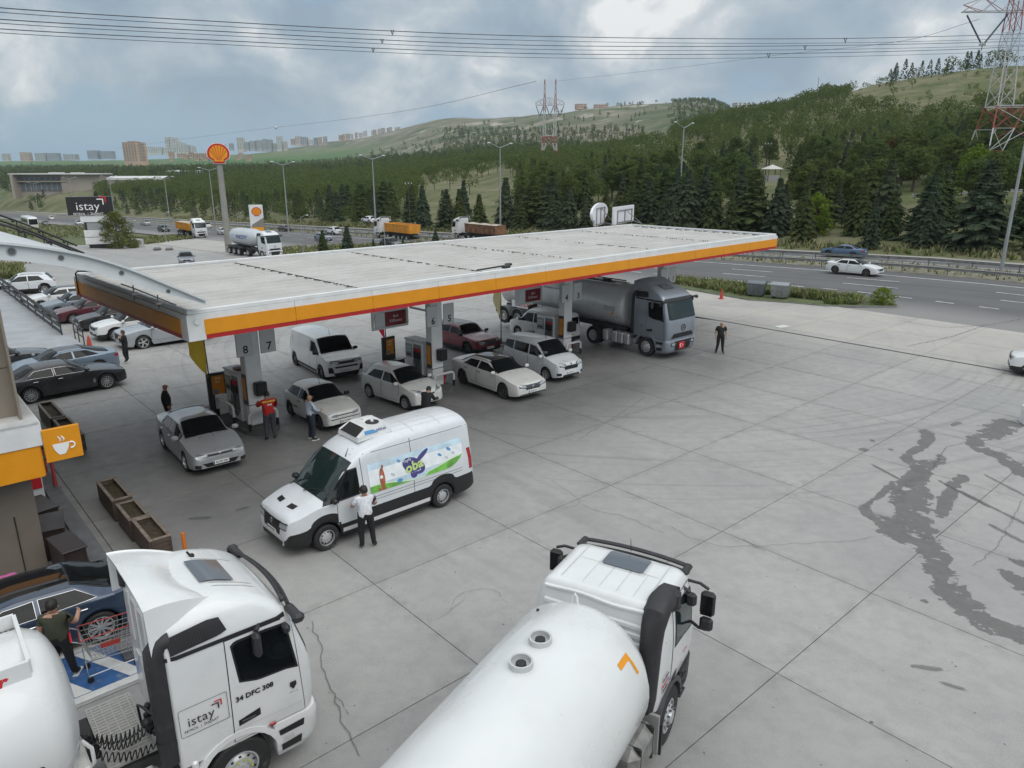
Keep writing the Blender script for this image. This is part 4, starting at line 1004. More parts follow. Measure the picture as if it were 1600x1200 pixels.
loc, h = wrap(BMW, (171, 607.5), (50, 631), -1); car(BMW, 'black_saloon', 'black saloon with chrome window frame and multi-spoke wheels nearest the shop wall', 'car', BLACK_P, loc, h)
bl, bh = loc, h
q = rot2((.75, 2.75), bh); car(COUPE, 'steel_coupe', 'steel-blue coupe with its red tail light showing behind the black saloon', 'car', LIGHTBLUE_P, (bl[0]+q[0], bl[1]+q[1], 0), bh+math.pi)
q = rot2((-1.3, 5.6), bh); car(BMW, 'dark_saloon', 'dark saloon half hidden behind the shop wall, chrome window line showing', 'car', DGREY_P, (bl[0]+q[0], bl[1]+q[1], 0), bh)
loc, h = wrap(BIGSUV, (226, 545), (300, 520), 1, -135); car(BIGSUV, 'silver_suv', 'big silver SUV at the near end of the parked row, woman standing at its front', 'car', paint('paleblue', (.42, .45, .48), .5), loc, h)
o1, ob = car(SUV, 'white_suv', 'white SUV with roof rails parked between the silver SUV and a black hatchback', 'car', WHITE_P, (0, 0, 0), 0)
loc, h = wrap(SUV, (182.5, 532.5), (250, 500), 1, -136); o1.location = loc; o1.rotation_euler = (0, 0, h)
HATCH = hatch(4.25, 1.79, 1.47, 1.28, -1.33, .32, .80, 1.0, .95, .25, -1.3, 1.02, .95, .30, roofw=.70, panes=panes(.98, 1.31, .84, .20, -.30, -1.36, -1.0), doors=[(-.27, .88, .34, .94, -.14), (-1.1, -.33, .36, .96, -1.0)], mirror=(.78, .98), plz=(.42, .8),
	lamps=lamps(.46, .82, .62, .78, .5, .82, .8, 1.0, dark=True), faces=[grille(.4, .46, .62, .72), ('lower_grille', 1, [(-.6, .28), (.6, .28), (.5, .44), (-.5, .44)], TRIM)], badge=(1, .70, .05), spokes=10)
PG = 'cars parked in the row facing the ramp'
def row(px, py, P, pm, nm, lab):
	loc, h = wrap(P, (px, py), (px+60, py-20), 1, -136); return car(P, nm, lab, 'car', pm, loc, h, PG)[0]
row(152, 517, HATCH, BLACK_P, 'black_hatchback', 'black hatchback parked between the white SUV with roof rails and a maroon hatchback')
row(116, 505.5, HATCH, MAROON_P, 'maroon_hatchback', 'dusty maroon hatchback parked in the row facing the ramp railing')
row(93, 494, HATCH, GREY_P, 'grey_hatchback', 'blue-grey hatchback parked between the maroon one and a white saloon')
row(66, 484, MERC, WHITE_P, 'parked_white_saloon', 'white saloon with dark side windows at the far end of the parked row')
o1['group'] = PG
a = gz(71, 458.7); hh = math.radians(-150); q = rot2((SUV['xr'], SUV['W']/2), hh)
FARSUV = car(SUV, 'passing_white_suv', 'white SUV driving alone behind the far end of the ramp railing', 'car', W3, (a.x-q[0], a.y-q[1], Gz(a.x, a.y)), hh)[0]
# refrigerated delivery van
loc, h = wrap(TRANSIT, (513.7, 859.8), (693, 792.7), 1); TR, tb = car(TRANSIT, 'refrigerated_van', 'white high-roof delivery van with a cooling unit on its roof and a dairy picture panel', 'van', W3, loc, h, txt='06 FN 4471')
mb = MB()       # rear corner cladding is on the body; load-door seams and grooves
for sg in (1, -1):
	for x in (.80, -.78): tb.side(mb, [(x-.008, .70), (x+.008, .70)], [(x-.008, 2.38), (x+.008, 2.38)], sg, .004, TRIM, 1, 10)
	for z in (.98, 1.06): tb.side(mb, [(-2.5, z), (.70, z)], [(-2.5, z+.012), (.70, z+.012)], sg, .003, TRIM, 14, 1)
	tb.side(mb, [(-2.8, 2.28), (.95, 2.28)], [(-2.8, 2.292), (.95, 2.292)], sg, .003, TRIM, 14, 1)
mb.build('panel_seam', TR)
# roof ribs
mb = MB()
for y in (-.5, -.25, 0, .25, .5):
	tb.patch(mb, [[(x, y+d, 3.5) for x in np.linspace(-2.7, -.3, 14)] for d in (-.03, .03)], (0, 0, -1), .005, W3)
for x in (-1.0, -1.95): tb.patch(mb, [[(x+d, y, 3.5) for y in np.linspace(-.72, .72, 10)] for d in (-.02, .02)], (0, 0, -1), .008, M('roof_seam', (.55, .56, .57), .5))
mb.build('roof_rib', TR)
# picture panel along the flank
SKYB = M('print_sky', (.55, .70, .80), .4, var=.15, vs=2.5); MEADOW = M('print_meadow', (.16, .42, .07), .45, var=.4, vs=3); VIOLET = M('print_violet', (.07, .06, .22), .45); PALEG = M('print_pale', (.66, .78, .60), .45); SAUS = M('print_sausage', (.36, .11, .06), .45, var=.4, vs=9); PRB = M('print_blue', (.10, .30, .55), .4)
mb = MB(); n = 26
X = np.linspace(.62, -2.55, n)
wav = lambda x: 1.30+.10*math.sin(x*2.1+.6)+(.10 if x < -1.2 else 0)
for sg in (1,):
	def sheet(f0, f1, mat, off, xs=X):
		rows = [[(x, 2*sg, lerp(f0(x), f1(x), j/4)) for x in xs] for j in range(5)]; tb.patch(mb, rows, (0, -sg, 0), off, mat)
	lowz = lambda x: 1.18+(.30*max(0, (-1.9-x)/.65)**2 if x < -1.9 else 0)
	sheet(lowz, lambda x: 1.98, SKYB, .008); sheet(lambda x: 1.40, lambda x: 1.80, M('print_cloud', (.78, .82, .84), .45, var=.08, vs=4), .009)
	sheet(lowz, wav, MEADOW, .011); sheet(lambda x: max(lowz(x), wav(x)-.035), wav, PALEG, .012)
	def disc(cx, cz, rx, rz_, mat, off, tilt=0, n=18):
		rows = [[(cx+rx*r*math.cos(a)*1.0+rz_*r*math.sin(a)*math.sin(tilt), 2*sg, cz+rz_*r*math.sin(a)*math.cos(tilt)+rx*r*math.cos(a)*math.sin(tilt)) for a in np.linspace(0, 2*math.pi, n)] for r in (.02, .35, .7, 1)]
		tb.patch(mb, rows, (0, -sg, 0), off, mat)
	disc(-.82, 1.58, .36, .27, VIOLET, .014, .25); disc(-1.12, 1.80, .22, .13, VIOLET, .0142, -.5); disc(-.80, 1.36, .12, .12, VIOLET, .0144)
	disc(.22, 1.50, .085, .30, SAUS, .014); disc(.18, 1.82, .03, .06, SAUS, .0142); disc(.25, 1.22, .13, .035, SAUS, .0144)
	disc(.24, 1.55, .05, .05, INKW, .016)
	for x, z, r in ((-.05, 1.86, .06), (-.35, 1.84, .06), (-.12, 1.52, .07), (-1.72, 1.66, .07), (-2.05, 1.75, .08), (-2.2, 1.60, .06), (-1.95, 1.52, .06)): disc(x, z, r, r*.8, random.choice([PRB, M('print_grey', (.5, .55, .6), .5)]), .013, .3, 8)
	disc(-.32, 1.30, .09, .06, PRB, .014)
mb.build('picture_panel', TR)
xo = tb.hit((-.82, 2, 1.58), (0, -1, 0), .03); mb = MB()
xf = Matrix.Translation(xo) @ Matrix.Rotation(math.pi, 4, 'Z') @ Matrix.Rotation(math.pi/2-.05, 4, 'X') @ Matrix.Rotation(math.radians(8), 4, 'Z')
mb.text('oba', .40, M('print_lime', (.55, .72, .25), .4), xf, .004, bold=.012); mb.text('SÜTLERİ', .10, INKW, xf @ Matrix.Translation((0, -.22, 0)), .003, bold=.003); mb.text('Yayla', .13, INKW, xf @ Matrix.Translation((-.2, .25, 0)), .003)
mb.build('picture_lettering', TR)
# cooling unit on the roof
mb = MB(); cz = 2.60; cx = .05
hz = tb.top(cx)
prof = [(-.52, 0, .02), (-.46, 0, .26), (.34, 0, .30), (.62, 0, .06)]
vs = []
for y in (-.52, .52):
	for (x, _, z) in ((-.50, 0, -.06), (-.44, 0, .27), (.22, 0, .29), (.56, 0, .02), (.60, 0, -.16)): vs.append((cx+x, y*(1 if z < .1 else .86), hz+z*.72+.03))
mb.add(vs, [(0, 1, 6, 5), (1, 2, 7, 6), (2, 3, 8, 7), (3, 4, 9, 8), (0, 5, 9, 4), (4, 3, 2, 1, 0), (5, 6, 7, 8, 9)], WHITE_P)
cu_ = mb.build('cooling_unit', TR)
mb = MB(); mb.add([(cx+.575, -.42, hz+.04), (cx+.575, .42, hz+.04), (cx+.285, .36, hz+.222), (cx+.285, -.36, hz+.222)], [(0, 1, 2, 3)], TRIM)
for k in range(9): y = -.36+.09*k; mb.tube([(cx+.585, y, hz+.045), (cx+.295, y, hz+.225)], .008, PLASTIC, 4)
mb.build('intake_grille', cu_)
mb = MB(); mb.lathe([(.19, .22), (.19, .252), (.15, .257), (0, .257)], TRIM, 20, Matrix.Translation((cx-.12, .12, hz))); mb.ball((cx-.12, .12, hz+.27), .05, WHITE_P, 8, 5); mb.box((cx-.15, -.25, hz+.25), (.30, .22, .06), WHITE_P, bev=.015); mb.build('fan', cu_)
mb = MB(); xf = Matrix.Translation((cx+.03, .492, hz+.12)) @ Matrix.Rotation(math.pi, 4, 'Z') @ Matrix.Rotation(math.pi/2-.28, 4, 'X')
mb.prism([(-.32, -.05), (.1, -.05), (-.05, .05), (-.32, .05)], 0, .006, PRB, xf); mb.text('SAFKAR', .09, BLUEINK, xf @ Matrix.Translation((.2, 0, 0)), .003, shear=.2); mb.build('unit_lettering', cu_)
mb = MB(); mb.tube([(1.05, .55, tb.top(1.05)-.05), (.95, .56, tb.top(1.05)+.18)], [.014, .006], TRIM, 5); mb.build('aerial', TR)
mb = MB(); p = tb.hit((1.75, 0, 3), (0, 0, -1), .02); mb.box((1.62, -.18, 1.64), (.02, .26, .16), WHITE_P); mb.build('dashboard_paper', TR)
mb = MB()
for y0, y1 in ((-.75, -.05), (.05, .7)):
	pts = [tb.hit((x, lerp(y0, y1, t), 3), (0, 0, -1), .03) for t, x in ((0, 2.06), (.5, 1.9), (1, 1.78))]
	mb.tube(pts, .012, TRIM, 5)
mb.build('wiper', TR)

h = math.radians(220.3); q = rot2((-1.12, .935), h); car(TALISMAN, 'dark_blue_saloon', 'dark blue saloon with a black roof parked against the shop behind the tank trailer', 'car', BLUE_P, (-8.78-q[0], 12.98-q[1], 0), h)
# ------------------------------------------------------------------ lorries
class Cab(Body):
	"""cab shell lofted upward: every ring is a rounded rectangle in plan"""
	def __init__(s, lv, L, rf=.34, rb=.07):
		s.L = 2*L; s.lv = lv; z = [a[0] for a in lv]
		s.fx, s.bx, s.hw = pchip(z, [a[1] for a in lv]), pchip(z, [a[2] for a in lv]), pchip(z, [a[3] for a in lv]); s.z0, s.z1 = z[0], z[-1]; s.rf = rf; s.rb = rb
	def plan(s, z, n=7):
		xf, xb, w = s.fx(z), s.bx(z), s.hw(z); rf = min(s.rf, w*.8); rb = s.rb; pts = []
		wy = rf*.75
		for k in range(n+1): a = math.pi/2*k/n; pts.append((xf-rf*(1-math.cos(a))*.62, (w-wy)+wy*math.sin(a)))
		pts.insert(0, (xf+.012, (w-wy)*.5)); pts.insert(0, (xf+.016, 0))
		for k in range(5): pts.append((lerp(pts[-1][0], xb+rb, .3), w))
		for k in range(4): a = math.pi/2*k/3; pts.append((xb+rb*(1-math.sin(a)), w-rb*(1-math.cos(a))))
		pts.append((xb, (w-rb)*.5)); pts.append((xb, 0))
		return pts
	def make(s, mat, zs=None):
		mb = MB(); zz = zs or sorted(set([round(v, 3) for v in np.linspace(s.z0, s.z1, 26)]+[round(s.z1-d, 3) for d in (.01, .03, .06, .10)]))
		R = []
		for z in zz:
			h = s.plan(z); R.append([(x, y, z) for x, y in h]+[(x, -y, z) for x, y in h[-2:0:-1]])
		m = len(R[0]); vs = [p for r in R for p in r]; fs = [(i*m+k, i*m+(k+1) % m, (i+1)*m+(k+1) % m, (i+1)*m+k) for i in range(len(R)-1) for k in range(m)]
		caps = [tuple(range((len(R)-1)*m, len(R)*m)), tuple(range(m))[::-1]]
		mb.add(vs, fs, mat, smooth=True); mb.add(vs, caps, mat)
		s.bvh = BVHTree.FromPolygons([Vector(p) for p in vs], fs+caps); return mb
	def top(s, mb, x0, x1, y0, y1, off, mat, n=8, m=6):
		rows = [[(lerp(x0, x1, i/n), lerp(y0, y1, k/m), s.z1+2) for k in range(m+1)] for i in range(n+1)]
		return s.patch(mb, rows, (0, 0, -1), off, mat)
	def face(s, mb, y0, y1, z0, z1, off, mat, sg=1, n=12, m=6, y0t=None, y1t=None):
		y0t = y0 if y0t is None else y0t; y1t = y1 if y1t is None else y1t
		rows = [[(s.L/2, lerp(lerp(y0, y0t, j/m), lerp(y1, y1t, j/m), k/n), lerp(z0, z1, j/m)) for k in range(n+1)] for j in range(m+1)]
		return s.patch(mb, rows, (-sg, 0, 0), off, mat)
SMOKE = M('smoked_panel', (.10, .115, .135), .12, 0, .3)
TYRE_T = wheel_mesh(.52, .30, .30, 10, RIM, style='disc'); TYRE_TM = (TYRE_T[0].mesh('tyre'), None)
def truck_rim(dish):
	rm = MB(); rx = Matrix.Rotation(-math.pi/2, 4, 'X'); y = .15
	if dish > 0: pr = [(.30, y-.01), (.275, y-.005), (.26, y-.05), (.20, y+.0), (.17, y+.015), (.12, y+.02), (.11, y+.06), (0, y+.065)]
	else: pr = [(.30, y-.01), (.275, y-.01), (.25, y-.12), (.18, y-.13), (.13, y-.12), (.12, y-.03), (0, y-.02)]
	rm.lathe(pr, RIM, 26, rx)
	for k in range(10):
		a = 2*math.pi*k/10; yy = y+.02 if dish > 0 else y-.12
		rm.lathe([(.02, 0), (.018, .035), (0, .04)], M('nut_cap', (.45, .47, .10), .5) if dish > 1 else CHROME, 6, Matrix.Translation((.165*math.cos(a), yy, .165*math.sin(a))) @ Matrix.Rotation(-math.pi/2, 4, 'X'))
		if dish > 0: rm.lathe([(.026, 0), (.0, .003)], TRIM, 8, Matrix.Translation((.228*math.cos(a+.3), yy-.02, .228*math.sin(a+.3))) @ Matrix.Rotation(-math.pi/2, 4, 'X'))
	return rm.mesh('rim')
RIM_F, RIM_R, RIM_Y = truck_rim(1), truck_rim(0), truck_rim(2)
def truck_wheels(root, axles, R=.52, rimf=None, zoff=0):
	"""axles: (x, half track, dual?)"""
	for x, ht, kind in axles:
		for sg in (1, -1):
			o = bpy.data.objects.new('wheel', TYRE_TM[0]); COL.objects.link(o); o.parent = root; o.location = (x, sg*(ht-.15), R)
			if kind == 2: o.scale = (1, 1.9, 1); o.location = (x, sg*(ht-.29), R)
			if sg < 0: o.rotation_euler = (0, 0, math.pi)
			r = bpy.data.objects.new('rim', RIM_R if kind == 2 else (rimf or RIM_F)); COL.objects.link(r); r.parent = o
			if kind == 2: r.scale = (1, 1/1.9, 1); r.location = (0, .0+.29-.15*1, 0) if False else (0, .0735, 0)
def arch(mb, x, y0, y1, R, mat, a0=10, a1=170, t=.03, zc=.52, n=12):
	rows = []
	for k in range(n+1):
		a = math.radians(lerp(a0, a1, k/n)); c, s_ = math.cos(a), math.sin(a)
		rows.append([(x+(R)*c, y0, zc+R*s_), (x+(R+t)*c, y0, zc+(R+t)*s_), (x+(R+t)*c, y1, zc+(R+t)*s_), (x+R*c, y1, zc+R*s_)])
	mb.grid(rows, mat, close=True); mb.add(rows[0]+rows[-1], [(0, 1, 2, 3), (7, 6, 5, 4)], mat)
def star(mb, xf, r, mat):
	mb.tube([(r*math.cos(a), r*math.sin(a), 0) for a in np.linspace(0, 2*math.pi, 25)], r*.09, mat, 6, xf)
	for k in range(3):
		a = math.pi/2+k*2*math.pi/3; c = Vector((math.cos(a), math.sin(a), 0)); d = Vector((-c.y, c.x, 0))*r*.14
		mb.add([tuple(d), tuple(-d), tuple(c*r), (0, 0, r*.12)], [(0, 2, 3), (2, 1, 3), (0, 3, 1)], mat, xf)
BIG = [(1.02, 2.24, 0, 1.20), (1.35, 2.28, 0, 1.235), (1.9, 2.27, 0, 1.245), (2.1, 2.235, 0, 1.245), (2.6, 2.09, 0, 1.24), (3.0, 1.96, 0, 1.225), (3.2, 1.80, .0, 1.19), (3.4, 1.52, .02, 1.13), (3.55, 1.18, .05, 1.03), (3.64, .92, .10, .90), (3.67, .70, .16, .74)]
DAY = [(1.0, 1.28, -.62, 1.10), (1.3, 1.33, -.63, 1.14), (1.75, 1.34, -.64, 1.15), (1.95, 1.31, -.64, 1.15), (2.4, 1.17, -.63, 1.12), (2.72, 1.05, -.60, 1.06), (2.84, .92, -.57, 1.0), (2.90, .78, -.53, .92), (2.92, .66, -.48, .84)]
def big_cab(root, pm, detail=2, spoiler=True, dark_grille=False, logo=None, lattice=True):
	"""tall tractor cab; origin under the middle of the cab's rear wall"""
	c = Cab(BIG, 2.4); cab = c.make(pm).build('cab', root, ang=40)
	DK = TRIM
	mb = MB()
	for off, mat, k in ((.006, DK, 0), (.011, GLASS_G, .04)): c.face(mb, -1.12+k, 1.12-k, 2.08+k, 2.98-k, off, mat, n=18, m=8, y0t=-1.08+k, y1t=1.08-k)
	mb.build('windscreen', root)
	for sg in (1, -1):
		mb = MB(); outl = ([(1.0, 2.16), (1.30, 2.06), (1.78, 2.03), (1.98, 1.98)], [(.93, 2.86), (1.0, 2.92), (1.50, 2.92), (1.84, 2.90)])
		c.side(mb, *outl, sg, .013, DK, 14, 6); f = lambda pl: [(1.42+(x-1.42)*.93, 2.46+(z-2.46)*.9) for x, z in pl]
		c.side(mb, f(outl[0]), f(outl[1]), sg, .017, GLASS, 14, 6); mb.build('side_window', root)
		mb = MB(); e = .014        # door: a proud panel over its dark gap
		c.side(mb, [(.84-e, 1.06), (2.04+e, 1.06)], [(.86-e, 2.99), (1.93+e, 2.99)], sg, .004, DK, 12, 14); c.side(mb, [(.84, 1.075), (2.04, 1.075)], [(.86, 2.97), (1.93, 2.97)], sg, .009, pm, 12, 14)
		d = mb.build('door', root)
		mb = MB(); c.side(mb, [(.92, 1.36), (1.28, 1.40)], [(.92, 1.47), (1.28, 1.54)], sg, .018, DK, 6, 3)
		h = c.hit((1.08, 2*sg, 1.43), (0, -sg, 0), .03); mb.box(h, (.24, .03, .05), PLASTIC, bev=.012); mb.build('handle', d)
		mb = MB(); c.side(mb, [(0.01, 2.99), (1.98, 2.99)], [(0.01, 3.055), (1.98, 3.055)], sg, .020, DK, 14, 2); mb.build('side_moulding', root)
		if detail > 1:
			mb = MB(); c.side(mb, [(.84, 1.30), (2.0, 1.26)], [(.84, 1.31), (2.0, 1.27)], sg, .011, M('soft_crease', (.5, .5, .51), .5), 10, 1)
			for z in (1.60,): c.side(mb, [(.03, z), (.82, z)], [(.03, z+.008), (.82, z+.008)], sg, .004, M('soft_crease', (.5, .5, .51), .5), 6, 1)
			mb.build('panel_crease', root)
		# mirrors: two hanging dark housings ahead of the window, plus a camera arm on the roof corner
		mb = MB(); y = sg*1.33
		mb.box((1.30, y+sg*.06, 2.80), (.12, .20, .42), PLASTIC, bev=.05); mb.box((1.80, y+sg*.02, 2.86), (.11, .18, .16), PLASTIC, bev=.04); mb.tube([(1.42, sg*1.20, 3.02), (1.32, y, 3.0)], .04, PLASTIC, 6); mb.build('wing_mirror', root)
		mb = MB(); mb.box((1.98, sg*1.24, 3.05), (.16, .40, .11), PLASTIC, bev=.04, rz=0); mb.box((1.98, sg*1.45, 3.03), (.20, .15, .17), PLASTIC, bev=.05); mb.build('mirror_camera', root)
	# visor with its lattice
	mb = MB(); pts = []
	for k in range(15):
		y = lerp(-1.08, 1.08, k/14); x = 1.97+.13*(1-(y/1.1)**2)
		pts.append(Vector((x, y, 3.10)))
	if lattice: mb.tube(pts, .035, PLASTIC, 6); mb.tube([p+Vector((-.10, 0, .10)) for p in pts], .03, PLASTIC, 6)
	else: c.face(mb, -1.12, 1.12, 2.97, 3.12, .05, TRIM, n=16, m=3)
	for k in range(14 if lattice else 0): mb.tube([pts[k], pts[k+1]+Vector((-.10, 0, .10))], .012, PLASTIC, 4); mb.tube([pts[k+1], pts[k]+Vector((-.10, 0, .10))], .012, PLASTIC, 4)
	mb.build('sun_visor', root)
	# roof light, horns
	mb = MB(); c.top(mb, .82, 1.34, -.46, .36, .03, SMOKE, 8, 8); mb.build('skylight', root)
	if detail > 1:
		mb = MB()
		for y in (-.62, -.5, .46): c.top(mb, .95, 1.6, y-.012, y+.012, .008, M('soft_crease', (.5, .5, .51), .5), 8, 1)
		mb.ball((1.02, .58, 3.62), .05, TRIM, 8, 5); mb.tube([(1.02, .58, 3.6), (.95, .58, 3.72)], .02, TRIM, 6); mb.build('roof_fitting', root)
	if spoiler:
		mb = MB(); rows = []
		for i in range(13):
			t = i/12; x = lerp(1.12, -.16, t); zt = 3.58+.36*math.sin(t*math.pi/2)**1.1; hw = lerp(.80, 1.17, t**.6)
			low = 3.60-.42*t**.7-.02
			r = [(x, -hw-.02, low)]+[(x, -hw+.06*(1-abs(1-q)), lerp(low, zt-.06, q)) for q in (.5, 1)]+[(x, y*hw, zt-.10*abs(y)**3) for y in np.linspace(-.93, .93, 11)]+[(x, hw-.06*(1-abs(1-q)), lerp(low, zt-.06, q)) for q in (1, .5)]+[(x, hw+.02, low)]
			rows.append(r)
		rows = [[(x-(.46*(1-min(1, abs(y)/.85)**2.2))*(1-i/12)**1.5*(1 if i < 12 else 0), y, z) for x, y, z in r] for i, r in enumerate(rows)]
		mb.grid(rows, pm, smooth=True, flip=True)
		mb.grid([[(x, y*.975, z-.035) for x, y, z in r] for r in rows], pm, smooth=True)
		e0, e1 = rows[-1], [(x, y*.975, z-.035) for x, y, z in rows[-1]]; mb.grid([e0, e1], pm, flip=True); mb.build('roof_spoiler', root)
		mb = MB()
		for sg in (1, -1):
			mb.box((-.02, sg*.98, 3.48), (.10, .12, .46), PLASTIC, bev=.03); mb.tube([(-.05, sg*.9, 3.75), (-.02, sg*.98, 3.3)], .03, TRIM, 6)
		mb.build('spoiler_bracket', root)
	# side air intake grille
	for sg in (1, -1):
		mb = MB(); c.side(mb, [(-.02, 3.07), (.80, 3.12), (.92, 3.16)], [(-.02, 3.34), (.66, 3.40), (.84, 3.38)], sg, .03, TRIM, 10, 4); g = mb.build('side_intake', root)
		mb = MB()
		for k in range(15): x = .10+.042*k; c.side(mb, [(x, 3.15), (x+.014, 3.15)], [(x, 3.33), (x+.014, 3.33)], sg, .045, PLASTIC, 1, 3)
		mb.build('louvre', g)
	# intake pipe rising behind the near corner
	mb = MB(); mb.tube([(-.10, -1.06, 1.15), (-.10, -1.06, 1.5), (-.10, -1.06, 2.9), (-.09, -1.05, 3.15), (0.0, -1.06, 3.27), (.14, -1.08, 3.30)], [.135, .15, .16, .16, .15, .14], PLASTIC, 12)
	mb.lathe([(.165, 0), (.165, .1)], PLASTIC, 12, Matrix.Translation((-.10, -1.06, 1.5))); mb.build('intake_pipe', root)
	# rear wall ribs
	mb = MB(); RB = lambda y0, y1, z0, z1, o=.014: c.face(mb, y0, y1, z0, z1, o, pm, -1, 2, 4)
	def RBk(y0, y1, z0, z1):
		rows = [[(-3, lerp(y0, y1, k/2), lerp(z0, z1, j/3)) for k in range(3)] for j in range(4)]; c.patch(mb, rows, (1, 0, 0), .028, pm)
		b_ = [c.hit((-3, y, z), (1, 0, 0), .0) for y, z in ((y0, z0), (y1, z0), (y1, z1), (y0, z1))]; t_ = [p+Vector((-.028, 0, 0)) for p in b_]; b_ = [p+Vector((0, (p.y-(y0+y1)/2)*.12, 0)) for p in b_]
		mb.add([tuple(p) for p in b_+t_], [(k, 4+k, 4+(k+1) % 4, (k+1) % 4) for k in range(4)], pm)
	for y in (-.85, -.42, 0, .42, .85): RBk(y-.14, y+.14, 2.35, 3.25)
	for y in (-.62, -.2, .2, .62): RBk(y-.12, y+.12, 1.2, 2.15)
	mb.build('rear_rib', root)
	mb = MB(); mb.box((-.025, -.15, 1.9), (.03, .06, .14), TRIM, bev=.012); mb.build('rear_latch', root)
	# lower front: bumper, steps, arches
	mb = MB(); lw = Cab([(.34, 2.16, 1.52, 1.16), (.5, 2.28, 1.50, 1.22), (.9, 2.33, 1.48, 1.245), (1.03, 2.30, 1.48, 1.235)], 2.4, .40, .03); b2 = lw.make(pm); o = b2.build('front_bumper', root, ang=40)
	for sg in (1, -1):
		mb = MB(); lw.side(mb, [(1.56, .80), (1.98, .80)], [(1.54, .91), (2.0, .93)], sg, .012, TRIM, 6, 2); mb.build('cab_step', root)
		mb = MB(); lw.side(mb, [(1.58, .46), (1.92, .47)], [(1.57, .60), (1.94, .63)], sg, .012, TRIM, 6, 2); mb.build('cab_step', root)
		mb = MB(); lw.side(mb, [(1.62, .66), (1.80, .66)], [(1.62, .73), (1.80, .73)], sg, .010, M('sticker_grey', (.55, .55, .55), .5), 3, 1); mb.build('sticker', root)
	mb = MB(); c.face(mb, -.95, .95, 1.12, 1.36, .012, TRIM, 1, 14, 3, -.75, .75); lw.face(mb, -.60, .60, .46, .96, .012, TRIM, 1, 10, 4, -.72, .72); mb.build('grille', root)
	mb = MB(); h = c.hit((6, 0, 1.62), (-1, 0, 0), .03); star(mb, Matrix.Translation(h) @ Matrix.Rotation(math.pi/2, 4, 'Z') @ Matrix.Rotation(math.pi/2, 4, 'X'), .16, CHROME if not dark_grille else TRIM); mb.build('badge', root)
	for sg in (1, -1):
		mb = MB(); lw.face(mb, sg*.78-.20, sg*.78+.20, .72, .92, .012, LAMPD); lw.face(mb, sg*.80-.12, sg*.80+.12, .76, .89, .018, LAMP); mb.build('headlight', root)
		mb = MB(); arch(mb, .88, sg*.80, sg*1.245, .64, pm, 8, 172, .10); mb.box((.20, sg*1.02, .80), (.10, .44, .55), pm if detail > 1 else PLASTIC, bev=.03); mb.build('wheel_arch', root)
		if detail > 1: mb = MB(); mb.box((1.46, sg*1.25, 1.10), (.11, .03, .06), TAIL, bev=.01); mb.build('side_marker', root)
	mb = MB(); mb.box((.95, 0, .85), (1.9, 1.5, .5), TRIM); mb.build('underbody', root)
	return c, lw
def chassis(root, x0, x1, z=.78, w=.42, name='chassis_rail'):
	mb = MB()
	for sg in (1, -1): mb.box(((x0+x1)/2, sg*w, z), (abs(x1-x0), .09, .26), M('chassis_grey', (.06, .06, .062), .6, var=.2, vs=3, dirt=(DUST, 3, .4)))
	for k in range(int(abs(x1-x0)/1.0)): mb.box((min(x0, x1)+.4+k, 0, z), (.12, w*2, .16), MATS['chassis_grey'])
	mb.build(name, root)
def tank_mesh(x0, x1, r, zc, mat, name, root, d0=.32, d1=.32, n=40, sy=1.0, taper=None):
	"""horizontal tank with dished ends"""
	mb = MB(); prof = []
	for k in range(9): a = math.pi/2*k/8; prof.append((x0+d0*(1-math.sin(a)), r*math.sin(a)**.0 if False else r*math.sqrt(max(0, 1-(1-math.sin(a))**2)) if False else r*math.sin(math.pi/2*k/8)))
	prof = [(x0+d0*(1-math.cos(math.pi/2*(1-k/10)))*1.0 if False else x0+d0*(1-math.sqrt(max(0, 1-(k/10)**2.4))), r*k/10) for k in range(11)]
	L_ = [(x0+d0+(x1-x0-d0-d1)*k/8, r) for k in range(1, 8)]
	pr2 = [(x1-d1*(1-math.sqrt(max(0, 1-(k/10)**2.4))), r*k/10) for k in range(10, -1, -1)]
	P_ = prof+L_+pr2
	rows = [[(x, rr*sy*math.sin(2*math.pi*k/n), zc+rr*math.cos(2*math.pi*k/n)) for k in range(n)] for x, rr in P_]
	mb.grid(rows, mat, smooth=True, close=True)
	return mb.build(name, root, ang=60), rows
def cyl_bvh(rows):
	m = len(rows[0]); vs = [Vector(p) for r in rows for p in r]
	fs = [(i*m+k, i*m+(k+1) % m, (i+1)*m+(k+1) % m, (i+1)*m+k) for i in range(len(rows)-1) for k in range(m)]
	b = Body.__new__(Body); b.bvh = BVHTree.FromPolygons(vs, fs); b.L = 10; return b
TANKW = M('tank_white', (.67, .68, .68), .3, 0, .4, var=.03, vs=.8, dirt=(DUST, .9, .12))
def logo_istay(mb, xf, s, dark=INK, red=INKRED, sub=INK):
	mb.text('istay', s, dark, xf, .002, bold=-.002*s/.3)
	mb.text('PETROL  |  İNŞAAT', s*.26, sub, xf @ Matrix.Translation((-.02*s, -.62*s, 0)), .001)
	for k, mt in ((0, red), (1, dark)):
		o = Matrix.Translation((s*(1.28-.20*k), s*(.62-.18*k), .001))
		a = s*.34
		mb.prism([(-a, a*.55), (a*.0+a*.45, a*.55), (a*.45, -a*.9), (a*.2, -a*.9), (a*.2, a*.3), (-a, a*.3)], 0, .002, mt, xf @ o)

